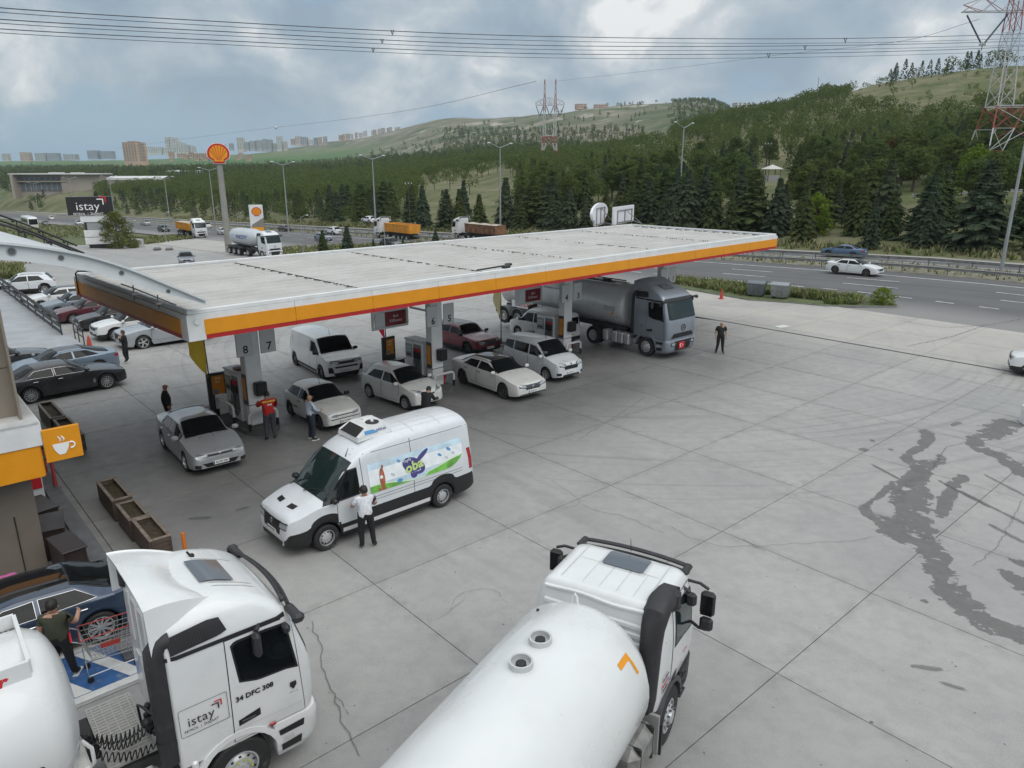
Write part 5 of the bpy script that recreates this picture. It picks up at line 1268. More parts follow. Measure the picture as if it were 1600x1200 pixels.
# --- the tractor with the haulier's lettering, left foreground, and its tank trailer
HA = math.radians(40.3)
TA = thing('tractor_unit', 'white tractor unit lettered istay with roof spoiler and black intake pipe in the left foreground', 'lorry', (-5.66, 9.65, 0), HA); TA.scale = (.955, .955, .955)
ca, lwa = big_cab(TA, WHITE_P, 2)
truck_wheels(TA, [(.88, 1.22, 1)], rimf=RIM_Y); truck_wheels(TA, [(-2.75, 1.22, 2)]); chassis(TA, -3.6, 1.6)
def flank_xf(c, x, z, sg=-1, tilt=0.0, off=.02):
	h = c.hit((x, 3*sg, z), (0, -sg, 0), off); n = c.bvh.ray_cast(Vector((x, 6*sg, z)), Vector((0, -sg, 0)))[1]
	lean = math.atan2(n.z, abs(n.y))
	return Matrix.Translation(h) @ Matrix.Rotation(0 if sg < 0 else math.pi, 4, 'Z') @ Matrix.Rotation(math.pi/2-lean, 4, 'X') @ Matrix.Rotation(tilt, 4, 'Z')
mb = MB(); xf = flank_xf(ca, .42, 1.87)
fr = rr_poly(.74, .50, .03); fr2 = rr_poly(.725, .485, .025)
vs = [(x, y, 0) for x, y in fr]+[(x, y, 0) for x, y in fr2]; n_ = len(fr); mb.add(vs, [(k, (k+1) % n_, n_+(k+1) % n_, n_+k) for k in range(n_)], INK, xf)
logo_istay(mb, xf @ Matrix.Translation((-.05, -.02, 0)), .23)
mb.build('door_lettering', TA)
mb = MB(); mb.text('34 DFC 308', .125, INK, flank_xf(ca, 1.22, 1.87, off=.022), .002, bold=.004)
xf = flank_xf(ca, 1.86, 1.66, off=.024); mb.prism([(-.05, .09), (.05, .09), (.06, .02), (.0, -.06), (-.06, .02)], 0, .003, INK, xf); mb.text('ISTAY LOJ.', .035, M('ink_grey', (.3, .3, .3), .5), xf @ Matrix.Translation((0, -.11, 0)), .001)
mb.build('plate_lettering', TA)
# deck plate, couplings and coiled air lines behind the cab
mb = MB(); DECK = M('chequer_deck', (.40, .39, .37), .5, .4, var=.15, vs=6, dirt=((.2, .18, .15), 3, .4))
mb.box((-.52, .38, 1.02), (.72, 1.75, .03), DECK)
for k in range(22): mb.box((-.52, -.44+.078*k, 1.04), (.66, .02, .012), M('deck_tread', (.52, .51, .49), .45, .5))
for k in range(5): mb.box((-.80+.14*k, .38, 1.045), (.015, 1.66, .008), MATS['deck_tread'])
mb.build('deck_plate', TA)
mb = MB(); mb.tube([(-.06, -.35, 1.1), (-.10, -.30, 1.5), (-.22, -.1, 1.62), (-.24, .15, 1.5), (-.22, .2, 1.1)], .022, TRIM, 6)
for k in range(8): mb.box((-.12+random.uniform(-.08, .08), -.55+.12*k, 1.22+random.uniform(-.08, .1)), (.12, .08, .12), PLASTIC, bev=.02, rz=random.random())
mb.ball((-.2, -.15, 1.32), .09, PLASTIC, 8, 6); mb.build('coupling_rack', TA)
def coil(p, q, turns, r, sag, n=14):
	p, q = Vector(p), Vector(q); pts = []; d = (q-p).normalized(); a = d.cross(Vector((0, 0, 1))).normalized(); b = a.cross(d)
	for i in range(turns*n+1):
		t = i/(turns*n); w = 2*math.pi*turns*t; k = min(1, 6*t, 6*(1-t))
		pts.append(p.lerp(q, t)-Vector((0, 0, sag*math.sin(math.pi*t)))+(a*math.cos(w)+b*math.sin(w))*r*k)
	return pts
for i, (dy, sag, tn) in enumerate(((-.10, .18, 16), (.10, .10, 15), (-.45, .08, 13))):
	mb = MB(); mb.tube(coil((-1.12, dy*.6-.1, 1.62-.08*i), (-.16, dy-.25, 1.38-.05*i), tn, .065, sag+.1), .011, TRIM, 5); mb.build('coiled_air_line', TA)
# fifth-wheel area, tanks
mb = MB(); mb.box((-2.6, 0, 1.06), (1.0, .9, .10), PLASTIC, bev=.03)
for sg in (1, -1): arch(mb, -2.75, sg*.62, sg*1.22, .60, PLASTIC, 20, 160, .03)
mb.build('fifth_wheel', TA)
mb = MB(); mb.box((-.75, -.92, .72), (1.0, .5, .55), RIM, bev=.08); mb.build('fuel_tank', TA)
mb = MB(); mb.box((-.9, .92, .72), (1.1, .5, .55), PLASTIC, bev=.08); mb.build('battery_box', TA)

TAT = thing('tank_trailer', 'white tank trailer with a walkway box marked in red behind the lettered tractor unit', 'trailer', (-5.66, 9.65, 0), HA)
tk, rows = tank_mesh(-12.0, -1.05, 1.17, 2.17, TANKW, 'tank', TAT, .42, .42)
mb = MB(); bx0, bx1 = -9.5, -1.50; zb = 3.02; y0, y1 = -.66, .70
for (c_, d_) in ((((bx0+bx1)/2, y0, zb+.16), (bx1-bx0, .05, .36)), (((bx0+bx1)/2, y1, zb+.16), (bx1-bx0, .05, .36)), ((bx1, (y0+y1)/2, zb+.16), (.05, y1-y0-.05, .36))): mb.box(c_, d_, TANKW)
bxo = mb.build('walkway_box', TAT)
mb = MB(); mb.box(((bx0+bx1)/2, (y0+y1)/2, zb+.12), (bx1-bx0-.06, y1-y0-.06, .03), M('grating_dark', (.07, .068, .06), .6, .2, var=.4, vs=20, dirt=((.3, .28, .24), 8, .6)))
for k in range(40): mb.box((bx1-.1-.06*k, (y0+y1)/2, zb+.14), (.02, y1-y0-.1, .012), DECK)
mb.build('grating', bxo)
mb = MB(); mb.tube([(bx1-1.2, -.05, zb+.24), (bx1-.35, -.05, zb+.24), (bx1-.25, .05, zb+.24), (bx1-.25, .4, zb+.24), (bx1-.35, .5, zb+.24), (bx1-1.2, .5, zb+.24)], .022, DECK, 6); mb.build('grab_rail', bxo)
mb = MB(); xf = Matrix.Translation((bx1-.78, y0-.028, zb+.17)) @ Matrix.Rotation(math.pi/2, 4, 'X'); mb.text('Scheuerer', .24, INKRED, xf, .002, shear=.25, bold=.01); mb.build('box_lettering', bxo)
bt = cyl_bvh(rows); mb = MB()
def ring_text(txt, size, x, ang, mat, r=1.17, zc=2.17, sgn=-1):
	a = math.radians(ang); p = Vector((x, sgn*r*1.004*math.cos(a), zc+r*1.004*math.sin(a)))
	xf = Matrix.Translation(p) @ Matrix.Rotation(math.pi/2-a if sgn < 0 else 0, 4, 'X'); mb.text(txt, size, mat, xf, .004, bold=.006)
ring_text('34 DAF 7189', .17, -2.05, -8, INK)
rws = [[(x, -3, z) for x in np.linspace(-2.6, -1.42, 10)] for z in (1.80, 1.86)]; bt.patch(mb, rws, (0, 1, 0), .006, ORANGE_M); mb.build('tank_lettering', TAT)
mb = MB(); mb.tube([(-1.10, -.55, 1.75), (-1.0, -.6, 1.6), (-1.0, -.6, 1.35), (-1.12, -.55, 1.2)], .03, TANKW, 6); mb.box((-1.2, 0, 1.25), (.3, 1.5, .35), M('frame_white', (.6, .6, .58), .5, dirt=(DUST, 2, .4), var=.1), bev=.03); mb.build('front_frame', TAT)
chassis(TAT, -12, -1.2, 1.05, .5); truck_wheels(TAT, [(-8.0, 1.25, 2), (-9.35, 1.25, 2), (-10.7, 1.25, 2)])

# --- day-cab tanker in the centre foreground, seen from behind
HB = math.radians(60)
TB = thing('day_cab_tanker', 'white tank lorry in the centre foreground, two hatches and an orange chevron on it', 'lorry', (1.70, 11.0, 0), HB)
cb = Cab(DAY, 1.5, .30, .09); cb.make(WHITE_P).build('cab', TB, ang=40)
mb = MB()
for off, mat, k in ((.006, TRIM, 0), (.011, GLASS_G, .04)): cb.face(mb, -1.02+k, 1.02-k, 1.92+k, 2.66-k, off, mat, n=16, m=6, y0t=-.96+k, y1t=.96-k)
mb.build('windscreen', TB)
for sg in (1, -1):
	mb = MB(); o_ = ([(.05, 1.86), (.55, 1.80), (1.04, 1.72)], [(.08, 2.58), (.5, 2.60), (.93, 2.56)]); cb.side(mb, *o_, sg, .012, TRIM, 10, 5); f = lambda pl: [(.5+(x-.5)*.9, 2.2+(z-2.2)*.88) for x, z in pl]; cb.side(mb, f(o_[0]), f(o_[1]), sg, .016, GLASS_G, 10, 5); mb.build('side_window', TB)
	mb = MB(); e = .012; cb.side(mb, [(-.02-e, 1.03), (1.08+e, 1.03)], [(-.02-e, 2.70), (.98+e, 2.70)], sg, .004, TRIM, 8, 10); cb.side(mb, [(-.02, 1.045), (1.08, 1.045)], [(-.02, 2.69), (.98, 2.69)], sg, .008, WHITE_P, 8, 10); d = mb.build('door', TB)
	mb = MB(); cb.side(mb, [(.03, 1.16), (.27, 1.20)], [(.03, 1.26), (.27, 1.33)], sg, .02, TRIM, 5, 2); mb.build('handle', d)
	mb = MB(); yy = sg*1.46          # mirror frame standing out on two arms
	mb.tube([(.92, sg*1.04, 2.66), (.86, sg*1.30, 2.70), (.84, yy, 2.64)], .03, PLASTIC, 6); mb.tube([(.98, sg*1.10, 1.86), (.90, sg*1.32, 1.80), (.84, yy, 1.84)], .03, PLASTIC, 6)
	mb.box((.84, yy, 2.36), (.15, .25, .46), PLASTIC, bev=.05); mb.box((.84, yy, 1.96), (.13, .23, .26), PLASTIC, bev=.05); mb.box((.758, yy, 2.36), (.008, .2, .38), GLASS); mb.build('wing_mirror', TB)
	mb = MB(); mb.box((.62, sg*1.22, 2.50), (.12, .20, .26), PLASTIC, bev=.05); mb.tube([(.66, sg*1.0, 2.70), (.62, sg*1.2, 2.62)], .03, PLASTIC, 6); mb.build('kerb_mirror', TB)
mb = MB(); cb.top(mb, .22, .84, -.50, .36, .004, M('roof_frame', (.56, .57, .57), .4), 6, 6); cb.top(mb, .27, .79, -.42, .28, .022, SMOKE, 6, 6); cb.top(mb, .31, .75, -.45, .31, .0215, SMOKE, 6, 6); mb.build('skylight', TB)
mb = MB(); CR = M('soft_crease', (.5, .5, .51), .5)
for y in (-.55, -.25, .05, .35): cb.top(mb, -.42, .30, y-.006, y+.006, .004, CR, 6, 1)
for y in (-.78, .74): cb.top(mb, -.42, .85, y-.012, y+.012, .006, CR, 8, 1)
for x in (.30,): cb.top(mb, x-.006, x+.006, -.74, .7, .004, CR, 1, 8)
mb.build('roof_crease', TB)
mb = MB()       # pressed ribs across the rear wall
for i in range(7):
	z = 1.55+.16*i; hw = .86 if i < 5 else .95
	b_ = [Vector((cb.bx(z+dz)+dx, y, z+dz)) for dz, dx in ((-.055, 0), (-.03, -.03), (.03, -.03), (.055, 0)) for y in (-hw, hw)]
	mb.add([tuple(p) for p in b_], [(0, 2, 3, 1), (2, 4, 5, 3), (4, 6, 7, 5)], WHITE_P, Matrix.Translation((-.004, 0, 0)))
mb.tube([(cb.bx(2.78)-.02, y, 2.80+.02*math.sin(y*5)) for y in np.linspace(-.95, .95, 12)], .035, WHITE_P, 6); mb.build('rear_rib', TB)
mb = MB()
pts = []
for k in range(13):
	y = lerp(-1.02, 1.02, k/12); pts.append((1.16+.12*(1-(y/1.05)**2), y, 2.78))
mb.tube(pts, .055, PLASTIC, 6, sq=.6); mb.tube([(x-.04, y, z-.10) for x, y, z in pts], .03, PLASTIC, 6)
for sg in (1, -1): mb.box((1.02, sg*1.0, 2.80), (.34, .14, .10), PLASTIC, bev=.04)
mb.tube([(1.05, .05, 2.86), (1.0, .05, 3.12)], [.01, .004], TRIM, 5); mb.build('sun_visor', TB)
mb = MB(); R = .17     # snorkel: tall duct with a forward-facing mouth
mb.tube([(-.66, -.94, 1.05), (-.66, -.95, 1.3), (-.66, -.97, 2.3), (-.64, -.98, 2.6), (-.54, -.99, 2.82), (-.34, -.99, 2.90), (-.12, -1.0, 2.88)], [.13, .16, .18, .19, .21, .21, .2], PLASTIC, 14)
mb.box((-.06, -1.02, 2.84), (.30, .40, .42), PLASTIC, bev=.09); mb.box((.10, -1.02, 2.84), (.02, .28, .30), INK)
for z in (1.5, 2.1): mb.box((-.54, -1.0, z), (.10, .12, .06), TRIM, bev=.02)
mb.build('intake_pipe', TB)
mb = MB(); xf = flank_xf(cb, -.33, 1.45)
vs = [(x, y, 0) for x, y in rr_poly(.46, .42, .02)]+[(x, y, 0) for x, y in rr_poly(.448, .408, .018)]; n_ = len(vs)//2; mb.add(vs, [(k, (k+1) % n_, n_+(k+1) % n_, n_+k) for k in range(n_)], M('ink_grey', (.3, .3, .3), .5), xf)
for k, (t_, s_, m_) in enumerate((('Öz Çimen', .075, INK), ('Scheuerer', .085, INKRED), ('ERGÜN', .075, INK))): mb.text(t_, s_, m_, xf @ Matrix.Translation((-.03, .12-.11*k, 0)), .0015, bold=.002)
mb.text('AB', .09, PRB, xf @ Matrix.Translation((.17, -.06, 0)), .0015)
mb.text('Öz Çimen', .05, INKRED, flank_xf(cb, .72, 1.42), .0015); mb.build('door_lettering', TB)
lb = Cab([(.34, 1.22, .62, 1.08), (.55, 1.34, .60, 1.13), (1.0, 1.36, .60, 1.14)], 1.5, .34, .03); lb.make(PLASTIC).build('front_bumper', TB)
mb = MB()
for sg in (1, -1):
	arch(mb, 0, sg*.70, sg*1.17, .60, M('arch_grey', (.055, .055, .06), .55, var=.15, vs=5, dirt=(DUST, 4, .25)), 4, 176, .09)
	for k in range(4): mb.box((.72+.02*k, sg*1.12, .50+.16*k), (.30, .12, .05), PLASTIC, bev=.015)
	mb.box((-.62, sg*1.06, .55), (.05, .36, .60), PLASTIC)
mb.build('wheel_arch', TB)
truck_wheels(TB, [(0, 1.16, 1)]); truck_wheels(TB, [(-3.7, 1.2, 2), (-5.05, 1.2, 2)]); chassis(TB, -6.5, 1.0)
mb = MB(); mb.box((.3, 0, .8), (1.7, 1.4, .5), TRIM); mb.build('underbody', TB)
mb = MB(); mb.box((-1.28, -.93, .78), (.95, .56, .62), M('tank_dirty', (.26, .255, .24), .5, .5, var=.25, vs=4, dirt=((.12, .11, .10), 5, .7)), bev=.14)
for x in (-1.0, -1.55): mb.box((x, -.93, .78), (.05, .575, .635), TRIM, bev=.14)
mb.box((-.72, -1.0, .70), (.06, .42, .75), M('tank_dirty2', (.3, .3, .29), .5)); mb.build('fuel_tank', TB)
mb = MB(); mb.box((-1.4, .93, .78), (1.2, .5, .6), MATS['tank_dirty'], bev=.1); mb.build('air_tank', TB)
tkb, rowsb = tank_mesh(-9.0, -.80, 1.20, 1.86, TANKW, 'tank', TB, .62, .5); bb = cyl_bvh(rowsb)
for (x, y) in ((-2.38, .12), (-2.98, .10)):
	p = bb.hit((x, y, 6), (0, 0, -1), 0); mb = MB(); t_ = Matrix.Translation(p)
	mb.lathe([(.17, -.05), (.17, .085), (.14, .085), (.14, .01), (.065, .01)], M('hatch_grey', (.52, .53, .53), .45, .2), 22, t_); mb.lathe([(.075, .01), (.075, .05), (.05, .06), (0, .06)], TRIM, 14, t_); mb.build('hatch', TB)
mb = MB(); p = bb.hit((-1.22, .12, 6), (0, 0, -1), 0); mb.tube([p+Vector((0, -.05, -.02)), p+Vector((0, -.03, .14)), p+Vector((0, 0, .18)), p+Vector((0, .03, .14)), p+Vector((0, .05, -.02))], .022, TANKW, 6); mb.build('lifting_lug', TB)
mb = MB(); p = bb.hit((-1.5, .62, 6), (0, 0, -1), .01); mb.ball(p, .028, INK, 6, 4); mb.build('vent_cap', TB)
mb = MB()       # orange chevron wrapped on the shoulder of the tank
def wrapq(a, b, wd):
	rows = []
	for k in range(9):
		x, an = lerp(a[0], b[0], k/8), lerp(a[1], b[1], k/8); rows.append([(x+dx, -1.22*math.cos(an+da)*3, 1.86+1.22*math.sin(an+da)*3) for dx, da in (((-wd/2, 0), (wd/2, 0)) if wd > 0 else ((0, wd/2), (0, -wd/2)))])
	out = []
	for r in rows:
		o2 = []
		for p in r:
			v = Vector((0, p[1], p[2]-1.86)).normalized(); h = bb.bvh.ray_cast(Vector((p[0], 0, 1.86))+v*5, -v); o2.append(h[0]+v*.006 if h[0] else Vector((p[0], 0, 0)))
		out.append(o2)
	mb.grid([[tuple(q) for q in r] for r in out], ORANGE_M)
wrapq((-1.86, .72), (-1.53, .72), -.085); wrapq((-1.56, .72), (-1.52, .46), .06); mb.build('chevron', TB)

# --- silver-grey tractor with tank trailer beyond the canopy
def silver():
	a = gz(1007.7, 556.5); h = math.radians(-48.5); q = rot2((.88, -1.22), h)
	T = thing('silver_tractor', 'silver-grey tractor unit with a red flag plate under the far canopy end', 'lorry', (a.x-q[0], a.y-q[1], 0), h)
	c, lw = big_cab(T, TRUCKSILVER_P, 1, dark_grille=True, lattice=False); truck_wheels(T, [(.88, 1.22, 1)]); truck_wheels(T, [(-2.85, 1.22, 2)]); chassis(T, -3.6, 1.6)
	mb = MB(); h_ = lw.hit((6, -.15, .72), (-1, 0, 0), .03); xf = Matrix.Translation(h_) @ Matrix.Rotation(math.pi/2, 4, 'Z') @ Matrix.Rotation(math.pi/2, 4, 'X')
	mb.prism(rr_poly(.46, .34, .02), 0, .02, M('flag_red', (.55, .02, .03), .5), xf)
	mb.lathe([(.10, .0), (.10, .008), (.0, .008)], INKW, 20, xf @ Matrix.Translation((-.05, 0, .018))); mb.lathe([(.08, .0), (.08, .010), (0, .010)], MATS['flag_red'], 20, xf @ Matrix.Translation((-.025, 0, .019)))
	mb.prism([((.05 if k % 2 == 0 else .02)*math.cos(math.pi+k*math.pi/5)+.085, (.05 if k % 2 == 0 else .02)*math.sin(math.pi+k*math.pi/5)) for k in range(10)], .02, .028, INKW, xf); mb.build('flag_plate', T)
	mb = MB()
	for k in range(4): mb.box((-.45-.42*k if k < 3 else -1.95, -1.0, .68), (.38, .5, .60), RIM, bev=.06)
	mb.build('side_tank', T)
	mb = MB(); mb.text('1851', .12, CHROME, flank_xf(c, .62, 1.62), .004, bold=.004); mb.build('model_lettering', T)
	R_ = thing('silver_tank_trailer', 'polished tank trailer with a red-lettered white band behind the silver-grey tractor', 'trailer', (a.x-q[0], a.y-q[1], 0), h)
	TS = M('tank_alu', (.60, .61, .61), .32, .15, var=.06, vs=.8, dirt=(DUST, 1.2, .15)); tk, rw = tank_mesh(-11.2, -.75, 1.17, 2.28, TS, 'tank', R_, .35, .35); b = cyl_bvh(rw)
	mb = MB()
	for x in (-2.2, -4.3, -6.4, -8.5, -10.0): mb.grid([[(x+d, 1.18*math.sin(t), 2.28+1.18*math.cos(t)) for t in np.linspace(0, 2*math.pi, 33)] for d in (-.04, .04)], TS)
	mb.build('tank_band', R_)
	mb = MB(); mb.box((-6.0, 0, 3.42), (8.5, .9, .05), TS)
	for sg in (1, -1): mb.tube([(-10, sg*.45, 3.5), (-2, sg*.45, 3.5)], .035, PLASTIC, 6)
	for x in (-3, -5, -7, -9): mb.lathe([(.26, 0), (.26, .12), (0, .14)], PLASTIC, 14, Matrix.Translation((x, 0, 3.44)))
	mb.build('walkway', R_)
	mb = MB(); mb.box((-7.2, -1.24, 1.42), (5.0, .03, .42), INKW)
	xf = Matrix.Translation((-8.1, -1.258, 1.42)) @ Matrix.Rotation(math.pi/2, 4, 'X'); mb.text('1.2.3.KATEGORİ', .34, INKRED, xf, .002, bold=.006); mb.text('ATK', .34, INKRED, xf @ Matrix.Translation((2.75, 0, 0)), .002, bold=.006); mb.build('side_band', R_)
	xf = Matrix.Translation((-1.75, -1.185, 2.2)) @ Matrix.Rotation(math.pi/2-.0, 4, 'X'); mb = MB()
	for k in range(4): mb.box((-1.75, -1.18, 2.3-.07*k), (.8, .012, .02), M('ink_grey', (.3, .3, .3), .5))
	mb.prism([(-.1, 0), (0, -.1), (.1, 0), (0, .1)], 0, .01, ORANGE_M, Matrix.Translation((-1.55, -1.16, 1.9)) @ Matrix.Rotation(math.pi/2, 4, 'X')); mb.build('hazard_sign', R_)
	chassis(R_, -11, -1.0, 1.05, .5); truck_wheels(R_, [(-7.9, 1.25, 2), (-9.2, 1.25, 2), (-10.5, 1.25, 2)])
	mb = MB()
	for sg in (1, -1):
		for x in (-7.9, -9.2, -10.5): arch(mb, x, sg*.68, sg*1.26, .58, M('mudguard', (.30, .31, .31), .5), 5, 175, .03)
	mb.build('mudguard', R_)
	mb = MB(); mb.tube([(-11.05, -1.15, 1.0), (-11.05, -1.15, 1.6)], .12, INKRED, 10); mb.build('extinguisher', R_)
	mb = MB(); mb.box((-11.25, 0, .8), (.1, 2.4, .3), TRIM); mb.box((-11.31, -1.0, .8), (.03, .3, .18), TAIL); mb.box((-11.31, 1.0, .8), (.03, .3, .18), TAIL); mb.build('rear_bumper', R_)
	return T
silver()
# --- powder tanker parked behind the canopy
def paksoy():
	a = gz(405, 400); h = math.radians(-40)
	T = thing('powder_tanker', 'white bulk powder tanker with blue lettering parked beyond the canopy roof', 'lorry', (a.x+1.5, a.y-1.3, a.z), h)
	big_cab(T, W3, 1, spoiler=False, lattice=False); truck_wheels(T, [(.88, 1.22, 1)]); truck_wheels(T, [(-2.85, 1.22, 2)]); chassis(T, -3.6, 1.6)
	mb = MB(); n = 30
	prof = [(-1.0, .12), (-1.05, .5), (-1.5, .95), (-2.6, 1.22), (-6.6, 1.22), (-7.6, 1.12), (-8.0, .8), (-8.15, .3), (-8.16, 0)]
	rows = []
	for x, r in prof:
		zc = 2.55; rows.append([(x, r*math.sin(2*math.pi*k/n), zc+r*math.cos(2*math.pi*k/n)*(1.0 if math.cos(2*math.pi*k/n) > 0 else 1.0)) for k in range(n)])
	PW = M('tank_grey', (.50, .53, .56), .4, .2, var=.05, vs=.6)
	mb.grid(rows, PW, close=True)
	for x in (-3.4, -5.4): mb.grid([[(x-.55, 1.0, 2.0), (x, .0, 1.0), (x+.55, 1.0, 2.0)], [(x-.55, -1.0, 2.0), (x, 0, 1.0), (x+.55, -1.0, 2.0)]], PW)
	mb.build('tank', T, ang=50)
	mb = MB(); xf = Matrix.Translation((-4.6, -1.225, 2.6)) @ Matrix.Rotation(math.pi/2, 4, 'X'); mb.text('PAKSOY', .78, BLUEINK, xf @ Matrix.Translation((.45, 0, 0)), .006, bold=.012, shear=.1)
	mb.text('C', .8, M('ink_sky', (.25, .4, .6), .5), xf @ Matrix.Translation((-1.75, 0, 0)), .006); mb.build('tank_lettering', T)
	chassis(T, -8, -1, 1.0, .5, 'trailer_rail'); truck_wheels(T, [(-5.2, 1.25, 2), (-6.5, 1.25, 2), (-7.8, 1.25, 2)])
	mb = MB(); mb.box((-6.5, 0, 1.2), (4, 2.3, .12), PLASTIC); mb.tube([(-4, -1.1, 1.1), (-8, -1.1, 1.1)], .09, PLASTIC, 8); mb.build('catwalk', T)
paksoy()
# ------------------------------------------------------------------ pumps, totems, flags
DISPW = M('pump_white', (.76, .76, .75), .4, var=.05, vs=3, dirt=((.3, .28, .25), 3, .25)); TOTEMD = M('totem_dark', (.045, .047, .05), .35, .2)
KERBM = M('island_kerb', (.10, .10, .10), .8, var=.3, vs=4); SCREEN = M('poster_orange', (.62, .22, .01), .35, var=.15, vs=3)
HOOPW = M('hoop_white', (.62, .62, .61), .4, dirt=((.2, .18, .16), 6, .5), var=.05)
POSB = M('terminal_black', (.018, .018, .019), .35)
def hoop(mb, a, b, h, r=.055):
	a, b = Vector(a), Vector(b); d = (b-a).normalized()*.14; z = Vector((0, 0, 1))
	mb.tube([a, a+z*(h-.14), a+z*(h-.04)+d*.3, a+z*h+d, b+z*h-d, b+z*(h-.04)-d*.3, b+z*(h-.14), b], r, HOOPW, 8)
	for p in (a, b): mb.tube([p, p+z*.34], r*1.12, TRIM, 8)
def sheer(name, col):
	m = M(name, col); nt = m.node_tree; nt.nodes.remove(nt.nodes['Principled BSDF']); d, t, x = (nt.nodes.new('ShaderNode'+k) for k in ('BsdfDiffuse', 'BsdfTranslucent', 'MixShader'))
	for n in (d, t): n.inputs[0].default_value = (*col, 1)
	nt.links.new(d.outputs[0], x.inputs[1]); nt.links.new(t.outputs[0], x.inputs[2]); nt.links.new(x.outputs[0], nt.nodes['Material Output'].inputs[0]); return m
FLAGY, FLAGR, FLAGP = sheer('flag_yellow', (.85, .58, .08)), sheer('flag_crimson', (.80, .05, .09)), sheer('flag_pale', (.85, .75, .40))
for k, (lx, ly) in enumerate(COLPOS[:3]):
	nm = ('8 and 7', '6 and 5', '4 and 3')[k]; F = lambda x, y, z=0: (lx+x, ly+y, z)
	wh = ('under the red-jacketed attendant', 'behind the round white hatchback', 'between the white people carrier and the tank trailer')[k]
	org = Vector((CA.x, CA.y, 0)); R0 = dict(loc=(org.x, org.y, 0), rz=can_h)
	mb = MB(); pl = [(lx+x, ly+y) for x, y in rr_poly(1.35, 4.6, .6, 5)]; pl = [(x, y+1.35) for x, y in pl]
	mb.prism(pl, -.02, .16, KERBM); o = mb.build('pump_island', None, **R0); tag(o, f'raised dark pump island {wh}', 'kerb', 'pump islands')
	# dispenser
	T = thing('fuel_dispenser', f'white fuel dispenser {wh}', 'fuel pump', C(lx-.02, ly+1.15, .16), can_h, 'fuel dispensers')
	mb = MB(); mb.box((0, 0, .95), (.58, 1.25, 1.9), DISPW, bev=.04); mb.box((0, 0, 1.93), (.62, 1.29, .06), M('pump_cap', (.5, .5, .5), .4)); mb.build('cabinet', T)
	for sg in (1, -1):
		mb = MB(); mb.box((sg*.30, .33, 1.42), (.03, .50, .62), M('display_frame', (.32, .34, .36), .3, .4), bev=.01)
		for z, w_ in ((1.58, .34), (1.44, .34)): mb.box((sg*.318, .33, z), (.008, w_, .09), M('lcd', (.55, .60, .58), .2))
		for a in range(3): mb.box((sg*.318, .22+.11*a, 1.25), (.008, .08, .10), POSB)
		mb.build('display', T)
		mb = MB(); mb.box((sg*.296, -.30, 1.10), (.02, .52, 1.35), M('nozzle_bay', (.22, .23, .24), .4, .3)); by_ = mb.build('nozzle_bay', T)
		for a in range(4):
			y = -.48+.12*a; mb = MB(); mb.box((sg*.34, y, 1.30), (.10, .075, .34), POSB, bev=.02); mb.box((sg*.345, y, 1.52), (.07, .06, .20), INKRED if a < 3 else PLASTIC, bev=.02)
			mb.tube([(sg*.36, y, 1.14), (sg*.44, y, .8), (sg*.46, y+.01, .45), (sg*.38, y+.02, .25), (sg*.30, y+.02, .4)], .016, RUBBER, 5); mb.build('nozzle', by_)
		mb = MB(); mb.box((sg*.297, .30, .62), (.012, .46, .30), DISPW); xf = Matrix.Translation((sg*.305, .30, .62)) @ Matrix.Rotation(sg*math.pi/2, 4, 'Z') @ Matrix.Rotation(math.pi/2, 4, 'X')
		mb.text('Shell', .13, ORANGE_M, xf, .002, bold=.003); mb.build('side_lettering', T)
	if k == 0: mb = MB(); mb.box((0, -.15, 2.0), (.35, .40, .10), M('rust_box', (.15, .04, .03), .6), bev=.02); mb.build('top_box', T)
	# poster and card terminal on the column, extinguisher
	mb = MB(); mb.box(F(-.33, -.02, 1.62), (.04, .34, 1.15), TOTEMD, bev=.01); mb.box(F(-.352, -.02, 1.62), (.01, .26, .86), SCREEN); o = mb.build('column_poster', None, **R0); tag(o, f'dark framed orange poster {wh}', 'poster', 'column posters')
	mb = MB(); mb.box(F(.12, -.36, 1.62), (.44, .30, .52), POSB, bev=.04); mb.box(F(.12, -.515, 1.70), (.34, .012, .26), TRIM); o = mb.build('card_terminal', None, **R0); tag(o, f'black terminal box {wh}', 'card terminal', 'card terminals')
	mb = MB(); mb.tube([F(.44, -.02, .2), F(.44, -.02, .62)], .085, INKRED, 10); mb.ball(F(.44, -.02, .64), .08, INKRED, 8, 5); mb.tube([F(.44, -.02, .7), F(.50, -.08, .72), F(.52, -.1, .4)], .02, TRIM, 5); o = mb.build('fire_extinguisher', None, **R0); tag(o, f'red fire extinguisher at the column {wh}', 'extinguisher', 'fire extinguishers')
	# hoops
	for i, (a, b, h) in enumerate((((-.55, -.62), (.55, -.62), .72), ((-.62, .55), (-.62, 2.0), .78), ((.62, .55), (.62, 2.0), .78), ((-.55, 2.75), (.55, 2.75), .74))):
		mb = MB(); hoop(mb, F(*a, .1), F(*b, .1), h); o = mb.build('guard_hoop', None, **R0)
		tag(o, f'white {("front", "left-hand", "right-hand", "rear")[i]} guard hoop of the island {wh}', 'guard rail', 'guard hoops')
	# totem
	tg = ((345, 652), (609, 585), (832, 524))[k]; p = gp(*tg)
	T = thing('poster_totem', f'dark totem with orange poster {wh}', 'totem', (p.x, p.y, 0), can_h-.15+(.25 if k else 0), 'poster totems')
	mb = MB(); mb.box((0, 0, .93), (.74, .16, 1.86), TOTEMD, bev=.02); mb.build('panel', T)
	mb = MB(); mb.box((.03, -.085, 1.38), (.46, .012, .74), SCREEN); xf = Matrix.Translation((.03, -.094, 1.5)) @ Matrix.Rotation(math.pi/2, 4, 'X')
